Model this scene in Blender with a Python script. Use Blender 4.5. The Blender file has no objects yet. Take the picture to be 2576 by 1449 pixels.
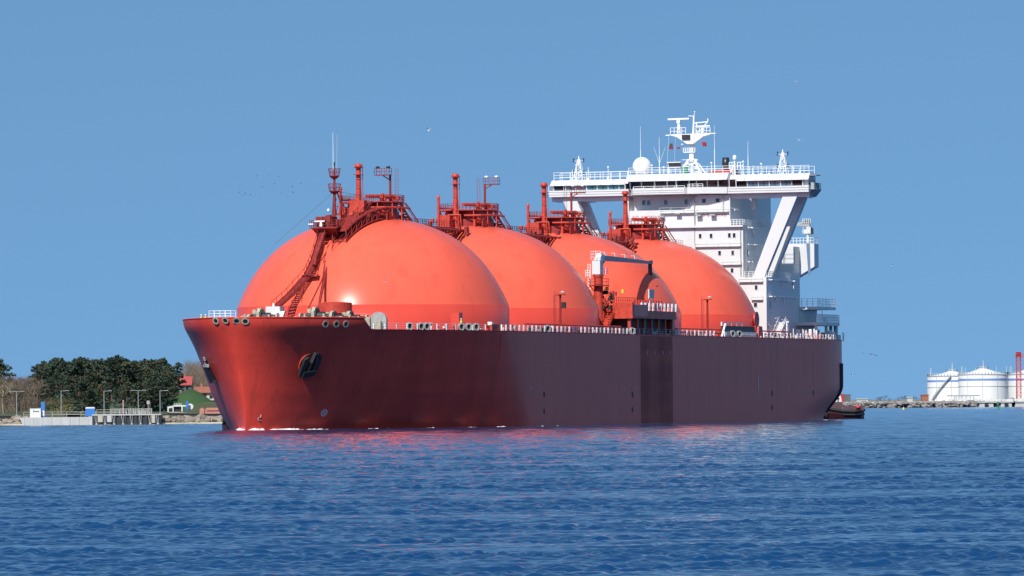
import bpy, math, random
import numpy as np
from mathutils import Vector, Matrix

R = math.radians
C = bpy.context.scene.collection
rnd = random.Random(7)

# ------------------------------------------------------------------ camera
FPX, H0, PX, PY, ROLL = 14600.0, 3.9, 1288.0, 1012.0, R(0.5)
sc = bpy.context.scene
cd = bpy.data.cameras.new('camera')
cam = bpy.data.objects.new('camera', cd)
C.objects.link(cam)
cam.location = (0, 0, H0)
cam.rotation_euler = (Matrix.Rotation(R(90), 3, 'X') @ Matrix.Rotation(-ROLL, 3, 'Z')).to_euler()
cd.sensor_width = 36
cd.lens = 36 * FPX / 2576
cd.shift_x = 0
cd.shift_y = (PY - 724.5) / 2576
cd.clip_start = 1
cd.clip_end = 90000
sc.camera = cam

# ------------------------------------------------------------------ sky and sun
SUN_EL, SUN_ROT = R(43), R(203)
w = bpy.data.worlds.new('World')
sc.world = w
w.use_nodes = True
nt = w.node_tree
bg = nt.nodes['Background']
sky = nt.nodes.new('ShaderNodeTexSky')
sky.sky_type = 'NISHITA'
sky.sun_disc = False
sky.sun_elevation = SUN_EL
sky.sun_rotation = SUN_ROT
sky.altitude = 1000
sky.air_density = 1.0
sky.dust_density = 0.5
sky.ozone_density = 4.0
tc = nt.nodes.new('ShaderNodeTexCoord')
va = nt.nodes.new('ShaderNodeVectorMath'); va.operation = 'MULTIPLY_ADD'
va.inputs[1].default_value = (1, 1, 1.1)
va.inputs[2].default_value = (0, 0, 0.375)
vn = nt.nodes.new('ShaderNodeVectorMath'); vn.operation = 'NORMALIZE'
nt.links.new(tc.outputs['Generated'], va.inputs[0])
nt.links.new(va.outputs[0], vn.inputs[0])
nt.links.new(vn.outputs[0], sky.inputs['Vector'])
tint = nt.nodes.new('ShaderNodeMix'); tint.data_type = 'RGBA'; tint.blend_type = 'MULTIPLY'
tint.inputs[0].default_value = 1.0
tint.inputs[7].default_value = (0.93, 1.13, 1.04, 1)
nt.links.new(sky.outputs[0], tint.inputs[6])
nt.links.new(tint.outputs[2], bg.inputs['Color'])
bg.inputs['Strength'].default_value = 0.12

sd = bpy.data.lights.new('sun', 'SUN')
sd.energy = 4.0
sd.angle = R(0.53)
sd.color = (1.0, 0.95, 0.88)
sun = bpy.data.objects.new('sun', sd)
C.objects.link(sun)
sdir = Vector((math.sin(SUN_ROT) * math.cos(SUN_EL), math.cos(SUN_ROT) * math.cos(SUN_EL), math.sin(SUN_EL)))
sun.rotation_euler = sdir.to_track_quat('Z', 'Y').to_euler()
sun.location = (0, 0, 300)
vs = sc.view_settings
vs.view_transform = 'Standard'; vs.look = 'None'; vs.exposure = 0.4; vs.gamma = 1.0
vs.use_curve_mapping = False
sc.cycles.max_bounces = 6
sc.cycles.caustics_reflective = False
sc.cycles.caustics_refractive = False

# ------------------------------------------------------------------ materials
def mat(name, col, rough=0.5, var=0.12, scale=0.6, stretch=(1, 1, 1), metal=0.0, spec=0.5, bump=0.0, col2=None, ior=None):
    m = bpy.data.materials.new(name); m.use_nodes = True
    t = m.node_tree; p = t.nodes['Principled BSDF']
    p.inputs['Roughness'].default_value = rough
    p.inputs['Metallic'].default_value = metal
    p.inputs['Specular IOR Level'].default_value = spec
    if ior: p.inputs['IOR'].default_value = ior
    co = t.nodes.new('ShaderNodeTexCoord')
    mp = t.nodes.new('ShaderNodeMapping'); mp.inputs['Scale'].default_value = stretch
    no = t.nodes.new('ShaderNodeTexNoise'); no.inputs['Scale'].default_value = scale
    no.inputs['Detail'].default_value = 5; no.inputs['Roughness'].default_value = 0.6
    t.links.new(co.outputs['Object'], mp.inputs[0]); t.links.new(mp.outputs[0], no.inputs['Vector'])
    cr = t.nodes.new('ShaderNodeValToRGB')
    cr.color_ramp.elements[0].position = 0.3; cr.color_ramp.elements[1].position = 0.7
    a = col2 if col2 else [c * (1 - var) for c in col]
    b = col if col2 else [min(1, c * (1 + var * 0.6)) for c in col]
    cr.color_ramp.elements[0].color = (*a, 1); cr.color_ramp.elements[1].color = (*b, 1)
    t.links.new(no.outputs['Fac'], cr.inputs[0]); t.links.new(cr.outputs[0], p.inputs['Base Color'])
    if bump:
        bn = t.nodes.new('ShaderNodeBump'); bn.inputs['Distance'].default_value = bump
        bn.inputs['Strength'].default_value = 0.6
        t.links.new(no.outputs['Fac'], bn.inputs['Height']); t.links.new(bn.outputs[0], p.inputs['Normal'])
    return m

M = {}
M['tank'] = mat('tank_orange_paint', (0.84, 0.124, 0.074), 0.24, 0.09, 0.12, (1, 1, 0.3), spec=0.14)
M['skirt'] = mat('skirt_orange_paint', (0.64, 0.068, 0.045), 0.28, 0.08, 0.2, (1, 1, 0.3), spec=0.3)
M['orange'] = mat('deck_gear_orange', (0.54, 0.055, 0.03), 0.45, 0.30, 1.3)
M['maroon'] = mat('mast_red_oxide', (0.27, 0.024, 0.018), 0.5, 0.3, 1.3)  # deep red, also darkened for the shade under the tank-top platforms
M['white'] = mat('white_ship_paint', (0.67, 0.67, 0.665), 0.4, 0.05, 0.35, (1, 1, 0.25))
M['offwhite'] = mat('weathered_white_paint', (0.66, 0.66, 0.62), 0.5, 0.2, 1.5)
M['beige'] = mat('winch_beige_paint', (0.42, 0.38, 0.28), 0.5, 0.35, 1.8)
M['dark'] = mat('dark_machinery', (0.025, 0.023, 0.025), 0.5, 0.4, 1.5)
M['black'] = mat('black_rubber', (0.012, 0.012, 0.013), 0.6, 0.3, 2.0)
M['grey'] = mat('grey_steel', (0.36, 0.38, 0.40), 0.5, 0.2, 1.0)
M['brightgrey'] = mat('chock_cast_steel', (0.36, 0.36, 0.34), 0.45, 0.25, 2.0)
M['glass_dark'] = mat('bridge_glass_dark', (0.012, 0.012, 0.02), 0.06, 0.2, 0.5, spec=0.5)
M['glass_teal'] = mat('wing_glass_teal', (0.06, 0.22, 0.27), 0.06, 0.3, 0.6, spec=0.7)  # teal base colour stands in for reflected water and horizon
M['glass_blue'] = mat('port_glass_blue', (0.05, 0.12, 0.20), 0.06, 0.3, 0.6, spec=0.7)
M['porthole'] = mat('cabin_window_glass', (0.02, 0.03, 0.045), 0.08, 0.3, 0.6)
M['slot'] = mat('slot_shade_blue_grey', (0.13, 0.20, 0.33), 0.5, 0.1, 1)  # shade inside a recess given as a flat blue-grey
M['redtext'] = mat('red_lettering', (0.55, 0.06, 0.07), 0.5, 0.15, 3)
M['markwhite'] = mat('hull_mark_white', (0.62, 0.60, 0.60), 0.5, 0.15, 3)
M['funnelblack'] = mat('funnel_soot_black', (0.035, 0.035, 0.035), 0.35, 0.5, 0.8, (1, 1, 0.2), metal=0.3)
M['yellow'] = mat('yellow_fabric', (0.65, 0.55, 0.03), 0.7, 0.1, 3)
M['coverall'] = mat('orange_coverall', (0.6, 0.10, 0.03), 0.8, 0.15, 3)
M['navy'] = mat('navy_coverall', (0.02, 0.03, 0.07), 0.8, 0.15, 3)
M['skin'] = mat('skin', (0.45, 0.25, 0.17), 0.6, 0.1, 5)
M['whiteplastic'] = mat('white_plastic', (0.82, 0.82, 0.82), 0.35, 0.03, 2)
M['green'] = mat('green_buoy_paint', (0.01, 0.28, 0.14), 0.4, 0.2, 1)
M['red'] = mat('signal_red_paint', (0.48, 0.04, 0.04), 0.45, 0.2, 1)
M['flagred'] = mat('flag_red_cloth', (0.35, 0.01, 0.03), 0.8, 0.1, 2)
M['flaggreen'] = mat('flag_green_cloth', (0.01, 0.10, 0.04), 0.8, 0.1, 2)
M['concrete'] = mat('pale_concrete', (0.50, 0.50, 0.48), 0.85, 0.15, 0.5, (1, 1, 0.4))
M['sheetpile'] = mat('dark_sheet_pile', (0.035, 0.042, 0.05), 0.6, 0.4, 0.6)
M['darkwall'] = mat('tarred_quay_wall', (0.022, 0.025, 0.03), 0.7, 0.4, 0.5)
M['blue'] = mat('blue_panel_paint', (0.03, 0.17, 0.50), 0.45, 0.1, 1)
M['rock'] = mat('granite_boulder', (0.36, 0.30, 0.24), 0.9, 0.5, 0.35, col2=(0.15, 0.12, 0.10))
M['rockfar'] = mat('breakwater_stone', (0.30, 0.27, 0.25), 0.9, 0.5, 0.2, col2=(0.16, 0.15, 0.14))
M['wetrock'] = mat('pale_beach_sand', (0.52, 0.46, 0.34), 0.9, 0.3, 0.4)
M['lawn'] = mat('spring_lawn', (0.085, 0.095, 0.035), 0.95, 0.4, 0.05, col2=(0.045, 0.055, 0.02))
M['mound'] = mat('fresh_green_turf', (0.034, 0.080, 0.022), 0.95, 0.3, 0.15)
M['pathm'] = mat('pale_gravel_path', (0.34, 0.31, 0.26), 0.9, 0.15, 0.3)
M['farland'] = mat('port_ground', (0.20, 0.19, 0.17), 0.9, 0.3, 0.05)
M['pine'] = mat('pine_needles', (0.045, 0.078, 0.044), 0.7, 0.5, 0.5, col2=(0.020, 0.038, 0.026))
M['pine2'] = mat('pine_needles_olive', (0.075, 0.092, 0.036), 0.7, 0.5, 0.5, col2=(0.034, 0.048, 0.024))
M['bark'] = mat('pine_bark', (0.12, 0.075, 0.05), 0.9, 0.3, 1)
M['palebark'] = mat('pale_bark', (0.30, 0.25, 0.16), 0.9, 0.3, 1)
M['twig'] = mat('bare_twigs', (0.15, 0.115, 0.085), 0.9, 0.3, 0.3)
M['bushm'] = mat('budding_bush', (0.12, 0.11, 0.045), 0.9, 0.4, 0.3)
M['brush'] = mat('grey_purple_brush', (0.13, 0.11, 0.11), 0.9, 0.3, 0.2)
M['rooftile'] = mat('red_roof_tile', (0.42, 0.07, 0.07), 0.6, 0.15, 0.6)
M['roofold'] = mat('old_orange_roof', (0.33, 0.12, 0.075), 0.7, 0.25, 0.4)
M['housewall'] = mat('house_plaster', (0.50, 0.45, 0.36), 0.85, 0.1, 0.5)
M['housegrey'] = mat('house_grey_wall', (0.13, 0.13, 0.14), 0.8, 0.2, 0.5)
M['salmon'] = mat('salmon_cabin_paint', (0.50, 0.20, 0.15), 0.6, 0.15, 0.6)
M['oiltank'] = mat('oil_tank_white', (0.78, 0.78, 0.78), 0.5, 0.05, 0.08, (1, 1, 0.2))
M['bandblue'] = mat('oil_tank_blue_band', (0.16, 0.27, 0.56), 0.5, 0.1, 0.3)
M['tughull'] = mat('tug_maroon_hull', (0.055, 0.012, 0.015), 0.4, 0.3, 0.5)
M['tugdeck'] = mat('tug_purple_bulwark', (0.10, 0.055, 0.07), 0.5, 0.2, 0.6)
M['foam'] = mat('sea_foam', (0.80, 0.82, 0.84), 0.8, 0.1, 2, bump=0.05)

def plate_seams(m, nseg, dz):
    # butt welds of the shell plating and long rain streaks, both very faint
    t = m.node_tree; p = t.nodes['Principled BSDF']; src = p.inputs['Base Color'].links[0].from_socket
    def N(ty, **k):
        n = t.nodes.new(ty)
        for a, v in k.items(): setattr(n, a, v)
        return n
    co = N('ShaderNodeTexCoord'); gr = N('ShaderNodeTexGradient', gradient_type='RADIAL'); t.links.new(co.outputs['Object'], gr.inputs[0])
    a = N('ShaderNodeMath', operation='MULTIPLY'); a.inputs[1].default_value = nseg; t.links.new(gr.outputs['Fac'], a.inputs[0])
    b = N('ShaderNodeMath', operation='FRACT'); t.links.new(a.outputs[0], b.inputs[0])
    c = N('ShaderNodeMath', operation='LESS_THAN'); c.inputs[1].default_value = 0.03; t.links.new(b.outputs[0], c.inputs[0])
    sx = N('ShaderNodeSeparateXYZ'); t.links.new(co.outputs['Object'], sx.inputs[0])
    d = N('ShaderNodeMath', operation='MULTIPLY'); d.inputs[1].default_value = 1 / dz; t.links.new(sx.outputs['Z'], d.inputs[0])
    e = N('ShaderNodeMath', operation='FRACT'); t.links.new(d.outputs[0], e.inputs[0])
    f = N('ShaderNodeMath', operation='LESS_THAN'); f.inputs[1].default_value = 0.03; t.links.new(e.outputs[0], f.inputs[0])
    mx = N('ShaderNodeMath', operation='MAXIMUM'); t.links.new(c.outputs[0], mx.inputs[0]); t.links.new(f.outputs[0], mx.inputs[1])
    mp = N('ShaderNodeMapping'); mp.inputs['Scale'].default_value = (1, 1, .05); no = N('ShaderNodeTexNoise'); no.inputs['Scale'].default_value = .55; no.inputs['Detail'].default_value = 4
    t.links.new(co.outputs['Object'], mp.inputs[0]); t.links.new(mp.outputs[0], no.inputs['Vector'])
    sr = N('ShaderNodeMapRange'); sr.inputs['From Min'].default_value = .52; sr.inputs['From Max'].default_value = .8; sr.inputs['To Max'].default_value = .30; t.links.new(no.outputs['Fac'], sr.inputs['Value'])
    g = N('ShaderNodeMath', operation='MULTIPLY_ADD'); g.inputs[1].default_value = .10; t.links.new(mx.outputs[0], g.inputs[0]); t.links.new(sr.outputs[0], g.inputs[2])
    mm = N('ShaderNodeMix', data_type='RGBA'); mm.inputs[7].default_value = (0.45, 0.06, 0.035, 1); t.links.new(g.outputs[0], mm.inputs[0]); t.links.new(src, mm.inputs[6]); t.links.new(mm.outputs[2], p.inputs['Base Color'])
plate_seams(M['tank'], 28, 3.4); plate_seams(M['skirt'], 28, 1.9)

# hull paint: oxide red, weld lines, faint vertical streaking, redder amidships with grazing light put into the colour
def hull_material(name, col, rough, streak, graze_tone=.75):
    m = bpy.data.materials.new(name); m.use_nodes = True
    t = m.node_tree; p = t.nodes['Principled BSDF']
    co = t.nodes.new('ShaderNodeTexCoord')
    def noise(scale, st, det=5):
        mp = t.nodes.new('ShaderNodeMapping'); mp.inputs['Scale'].default_value = st
        n = t.nodes.new('ShaderNodeTexNoise'); n.inputs['Scale'].default_value = scale; n.inputs['Detail'].default_value = det
        t.links.new(co.outputs['Object'], mp.inputs[0]); t.links.new(mp.outputs[0], n.inputs['Vector'])
        return n
    n1 = noise(0.22, (1, 1, 0.10)); n2 = noise(0.25, (0.15, 0.15, 1.2)); n3 = noise(2.5, (1, 1, 0.15))
    add = t.nodes.new('ShaderNodeMath'); add.operation = 'ADD'
    t.links.new(n1.outputs['Fac'], add.inputs[0]); t.links.new(n2.outputs['Fac'], add.inputs[1])
    add2 = t.nodes.new('ShaderNodeMath'); add2.operation = 'MULTIPLY_ADD'; add2.inputs[1].default_value = 0.35
    t.links.new(n3.outputs['Fac'], add2.inputs[0]); t.links.new(add.outputs[0], add2.inputs[2])
    cr = t.nodes.new('ShaderNodeValToRGB')
    e = cr.color_ramp.elements
    e[0].position = 0.95; e[1].position = 1.4
    e[0].color = (*[c * (1 - streak) for c in col], 1); e[1].color = (*[min(1, c * (1 + streak * 0.7)) for c in col], 1)
    sc_ = t.nodes.new('ShaderNodeMath'); sc_.operation = 'MULTIPLY'; sc_.inputs[1].default_value = 1.0
    mr = t.nodes.new('ShaderNodeMapRange'); mr.inputs['From Min'].default_value = 0.85; mr.inputs['From Max'].default_value = 1.5
    e[0].position = 0.2; e[1].position = 0.8
    t.links.new(add2.outputs[0], mr.inputs['Value']); t.links.new(mr.outputs[0], cr.inputs[0])
    # grazing light painted into the colour as a redder film on the parallel body, patchy at its edges
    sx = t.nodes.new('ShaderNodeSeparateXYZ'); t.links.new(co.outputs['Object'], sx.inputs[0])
    mx = t.nodes.new('ShaderNodeMapRange'); mx.inputs['From Min'].default_value = -6; mx.inputs['From Max'].default_value = 14; mx.inputs['To Max'].default_value = graze_tone
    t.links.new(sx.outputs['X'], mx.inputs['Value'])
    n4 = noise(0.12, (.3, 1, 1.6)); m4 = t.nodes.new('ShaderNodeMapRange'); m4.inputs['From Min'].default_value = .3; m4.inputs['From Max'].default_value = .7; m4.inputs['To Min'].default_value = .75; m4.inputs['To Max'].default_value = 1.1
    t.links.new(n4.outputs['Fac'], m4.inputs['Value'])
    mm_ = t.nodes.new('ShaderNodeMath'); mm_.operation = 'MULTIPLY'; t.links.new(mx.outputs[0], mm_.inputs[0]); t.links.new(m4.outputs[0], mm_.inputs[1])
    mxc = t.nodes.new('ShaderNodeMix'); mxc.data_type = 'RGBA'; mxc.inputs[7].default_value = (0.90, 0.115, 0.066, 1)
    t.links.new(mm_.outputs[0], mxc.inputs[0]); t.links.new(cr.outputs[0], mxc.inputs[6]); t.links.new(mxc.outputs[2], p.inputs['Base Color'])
    p.inputs['Roughness'].default_value = rough
    p.inputs['Specular IOR Level'].default_value = 0.18
    # plating: slight buckling of the shell between frames
    b = t.nodes.new('ShaderNodeBump'); b.inputs['Distance'].default_value = 0.02; b.inputs['Strength'].default_value = 0.25
    t.links.new(n2.outputs['Fac'], b.inputs['Height']); t.links.new(b.outputs[0], p.inputs['Normal'])
    return m
def hull_seams(m):
    t = m.node_tree; p = t.nodes['Principled BSDF']; src = p.inputs['Base Color'].links[0].from_socket
    def N(ty, **k):
        n = t.nodes.new(ty)
        for a, v in k.items(): setattr(n, a, v)
        return n
    co = N('ShaderNodeTexCoord'); sx = N('ShaderNodeSeparateXYZ'); t.links.new(co.outputs['Object'], sx.inputs[0]); outs = []
    for ax, dist, wd in (('X', 9.2, .022), ('Z', 2.55, .035)):
        a = N('ShaderNodeMath', operation='MULTIPLY'); a.inputs[1].default_value = 1 / dist; t.links.new(sx.outputs[ax], a.inputs[0])
        b = N('ShaderNodeMath', operation='FRACT'); t.links.new(a.outputs[0], b.inputs[0]); c = N('ShaderNodeMath', operation='LESS_THAN'); c.inputs[1].default_value = wd; t.links.new(b.outputs[0], c.inputs[0]); outs.append(c)
    mx = N('ShaderNodeMath', operation='MAXIMUM'); t.links.new(outs[0].outputs[0], mx.inputs[0]); t.links.new(outs[1].outputs[0], mx.inputs[1])
    mp = N('ShaderNodeMapping'); mp.inputs['Scale'].default_value = (1, 1, .07); no = N('ShaderNodeTexNoise'); no.inputs['Scale'].default_value = .8; no.inputs['Detail'].default_value = 5
    t.links.new(co.outputs['Object'], mp.inputs[0]); t.links.new(mp.outputs[0], no.inputs['Vector'])
    sr = N('ShaderNodeMapRange'); sr.inputs['From Min'].default_value = .55; sr.inputs['From Max'].default_value = .78; sr.inputs['To Max'].default_value = .45; t.links.new(no.outputs['Fac'], sr.inputs['Value'])
    g = N('ShaderNodeMath', operation='MULTIPLY_ADD'); g.inputs[1].default_value = .13; t.links.new(mx.outputs[0], g.inputs[0]); t.links.new(sr.outputs[0], g.inputs[2])
    mm = N('ShaderNodeMix', data_type='RGBA'); mm.inputs[7].default_value = (0.30, 0.055, 0.035, 1); t.links.new(g.outputs[0], mm.inputs[0]); t.links.new(src, mm.inputs[6]); t.links.new(mm.outputs[2], p.inputs['Base Color'])
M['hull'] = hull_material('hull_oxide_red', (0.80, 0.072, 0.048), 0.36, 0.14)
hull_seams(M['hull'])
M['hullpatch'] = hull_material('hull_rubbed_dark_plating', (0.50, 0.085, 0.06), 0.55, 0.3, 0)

# ------------------------------------------------------------------ mesh builder
class MB:
    def __init__(s): s.v = []; s.f = []; s.sm = []
    def add(s, vs, fs, smooth=False):
        o = len(s.v); s.v += [tuple(v) for v in vs]
        s.f += [tuple(i + o for i in f) for f in fs]; s.sm += [smooth] * len(fs)
        return s
    def box(s, x0, x1, y0, y1, z0, z1):
        return s.add([(x0, y0, z0), (x1, y0, z0), (x1, y1, z0), (x0, y1, z0), (x0, y0, z1), (x1, y0, z1), (x1, y1, z1), (x0, y1, z1)],
                     [(0, 3, 2, 1), (4, 5, 6, 7), (0, 1, 5, 4), (1, 2, 6, 5), (2, 3, 7, 6), (3, 0, 4, 7)])
    def bar(s, p, q, a, b=None, up=(0, 0, 1)):
        b = b or a; p = Vector(p); q = Vector(q); d = (q - p)
        if d.length < 1e-6: return s
        d.normalize(); u = Vector(up)
        if abs(d.dot(u)) > 0.98: u = Vector((1, 0, 0))
        x = d.cross(u).normalized() * a / 2; y = x.cross(d).normalized() * b / 2
        vs = [e + sx * x + sy * y for e in (p, q) for sx, sy in ((-1, -1), (1, -1), (1, 1), (-1, 1))]
        return s.add(vs, [(0, 1, 2, 3), (7, 6, 5, 4), (0, 4, 5, 1), (1, 5, 6, 2), (2, 6, 7, 3), (3, 7, 4, 0)])
    def tube(s, p, q, r0, r1=None, n=8):
        r1 = r0 if r1 is None else r1
        p = Vector(p); q = Vector(q); d = (q - p)
        if d.length < 1e-6: return s
        d.normalize(); u = Vector((0, 0, 1)) if abs(d.z) < 0.95 else Vector((1, 0, 0))
        x = d.cross(u).normalized(); y = x.cross(d)
        vs = []
        for e, r in ((p, r0), (q, r1)):
            for i in range(n):
                a = 2 * math.pi * i / n; vs.append(e + r * (math.cos(a) * x + math.sin(a) * y))
        fs = [(i, (i + 1) % n, n + (i + 1) % n, n + i) for i in range(n)]
        s.add(vs, fs, n > 5)
        return s.add([vs[i] for i in range(n)] + [vs[n + i] for i in range(n)], [tuple(range(n - 1, -1, -1)), tuple(range(n, 2 * n))])
    def path(s, pts, r, n=7):
        for a, b in zip(pts[:-1], pts[1:]): s.tube(a, b, r, r, n)
        return s
    def lathe(s, prof, cx=0, cy=0, n=32, cap=True, smooth=True):
        vs = []; fs = []
        for r, z in prof:
            for i in range(n):
                a = 2 * math.pi * i / n; vs.append((cx + r * math.cos(a), cy + r * math.sin(a), z))
        for k in range(len(prof) - 1):
            for i in range(n):
                j = (i + 1) % n; fs.append((k * n + i, k * n + j, (k + 1) * n + j, (k + 1) * n + i))
        s.add(vs, fs, smooth)
        if cap:
            for k in (0, len(prof) - 1):
                if prof[k][0] > 1e-3: s.add(vs[k * n:(k + 1) * n], [tuple(range(n))])
        return s
    def prism(s, poly, vec):
        n = len(poly); vec = Vector(vec); a = [Vector(p) for p in poly]; b = [p + vec for p in a]
        return s.add(a + b, [tuple(range(n)), tuple(range(2 * n - 1, n - 1, -1))] + [(i, (i + 1) % n, n + (i + 1) % n, n + i) for i in range(n)])
    def rail(s, pts, h=1.05, step=1.5, r=0.035, bars=2, rb=None):
        rb = rb or r * .8
        pts = [Vector(p) for p in pts]
        for a, b in zip(pts[:-1], pts[1:]):
            L = (b - a).length; n = max(1, int(round(L / step)))
            for i in range(n + 1):
                p = a.lerp(b, i / n); s.bar(p, p + Vector((0, 0, h)), r * 2)
            for k in range(bars):
                z = Vector((0, 0, h * (k + 1) / bars)); s.bar(a + z, b + z, rb * 2)
        return s
    def stair(s, p, q, wvec, n=12, t=0.06, rail=True):
        p = Vector(p); q = Vector(q); wv = Vector(wvec)
        s.bar(p, q, 0.08, 0.3); s.bar(p + wv, q + wv, 0.08, 0.3)
        for i in range(n):
            c = p.lerp(q, (i + 0.5) / n); s.bar(c, c + wv, t, 0.26)
        if rail:
            z = Vector((0, 0, 1.0))
            for o in (Vector((0, 0, 0)), wv):
                s.bar(p + o + z, q + o + z, 0.07)
                for i in range(4):
                    c = p.lerp(q, i / 3) + o; s.bar(c, c + z, 0.06)
        return s
    def ladder(s, p, q, wvec, step=0.4, r=0.03):
        p = Vector(p); q = Vector(q); wv = Vector(wvec); n = max(2, int((q - p).length / step))
        s.bar(p, q, r * 2); s.bar(p + wv, q + wv, r * 2)
        for i in range(n):
            c = p.lerp(q, (i + 0.5) / n); s.bar(c, c + wv, r * 1.6)
        return s
    def rock(s, c, r, seed):
        g = random.Random(seed)
        ph = (1 + 5 ** 0.5) / 2
        base = [(-1, ph, 0), (1, ph, 0), (-1, -ph, 0), (1, -ph, 0), (0, -1, ph), (0, 1, ph), (0, -1, -ph), (0, 1, -ph), (ph, 0, -1), (ph, 0, 1), (-ph, 0, -1), (-ph, 0, 1)]
        fs = [(0, 11, 5), (0, 5, 1), (0, 1, 7), (0, 7, 10), (0, 10, 11), (1, 5, 9), (5, 11, 4), (11, 10, 2), (10, 7, 6), (7, 1, 8), (3, 9, 4), (3, 4, 2), (3, 2, 6), (3, 6, 8), (3, 8, 9), (4, 9, 5), (2, 4, 11), (6, 2, 10), (8, 6, 7), (9, 8, 1)]
        sx, sy, sz = g.uniform(.8, 1.4), g.uniform(.8, 1.3), g.uniform(.5, .9)
        a = g.uniform(0, 6.28); ca, sa = math.cos(a), math.sin(a)
        vs = []
        for x, y, z in base:
            k = r / 1.9 * g.uniform(.75, 1.2); x, y, z = x * k * sx, y * k * sy, z * k * sz
            vs.append((c[0] + x * ca - y * sa, c[1] + x * sa + y * ca, c[2] + z))
        return s.add(vs, fs)
    def mesh(s, name):
        me = bpy.data.meshes.new(name); me.from_pydata(s.v, [], s.f)
        me.polygons.foreach_set('use_smooth', s.sm); me.update(); return me
    def build(s, name, m, parent=None, loc=None):
        me = s.mesh(name); me.materials.append(m)
        o = bpy.data.objects.new(name, me); C.objects.link(o)
        if parent: o.parent = parent
        if loc: o.location = loc
        return o

def tag(o, label=None, cat=None, group=None, kind=None):
    if label: o['label'] = label
    if cat: o['category'] = cat
    if group: o['group'] = group
    if kind: o['kind'] = kind
    return o
def empty(name, loc=(0, 0, 0), rz=0, parent=None):
    o = bpy.data.objects.new(name, None); C.objects.link(o); o.location = loc; o.rotation_euler = (0, 0, rz)
    o.empty_display_size = 0.5
    if parent: o.parent = parent
    return o
KIDS = {}
def copy_tree(o, parent=None):
    c = o.copy(); C.objects.link(c); c.parent = parent
    for ch in list(o.children): copy_tree(ch, c)
    return c

# measured photo points -> world / ship coordinates
def unrot(px, py):
    dx, dy = px - PX, py - PY; c, s = math.cos(ROLL), math.sin(ROLL)
    return dx * c - dy * s, dx * s + dy * c
def at(px, py, Y):
    u, v = unrot(px, py); return Vector((u / FPX * Y, Y, H0 - v / FPX * Y))
SX, SY = -22.1, 930.0
ROT = math.atan2(0.945, 0.327)
def SB(px, py, b):
    u, v = unrot(px, py); k = u / FPX
    T = (k * (SY - .327 * b) - SX - .945 * b) / (.327 - .945 * k); Y = SY + .945 * T - .327 * b
    return T, b, H0 - v * Y / FPX
def ST(px, py, T):
    u, v = unrot(px, py); k = u / FPX
    b = (k * (SY + .945 * T) - SX - .327 * T) / (.945 + .327 * k); Y = SY + .945 * T - .327 * b
    return T, b, H0 - v * Y / FPX
def L(T, b, z): return Vector((T, -b, z))          # ship frame: aft, to port, up
def c4(x, y): return 1341.7 + x * .2083, 268.3 + y * .2083
def c5(x, y): return 1677.1 + x * .2083, 268.3 + y * .2083
def c6(x, y): return 1744.2 + x * .24073, 523.2 + y * .24073
def cl(x, y): return x * .2344, 845.2 + y * .2344
def cr_(x, y): return 2039.3 + x * .20834, 838.5 + y * .20834

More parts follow.
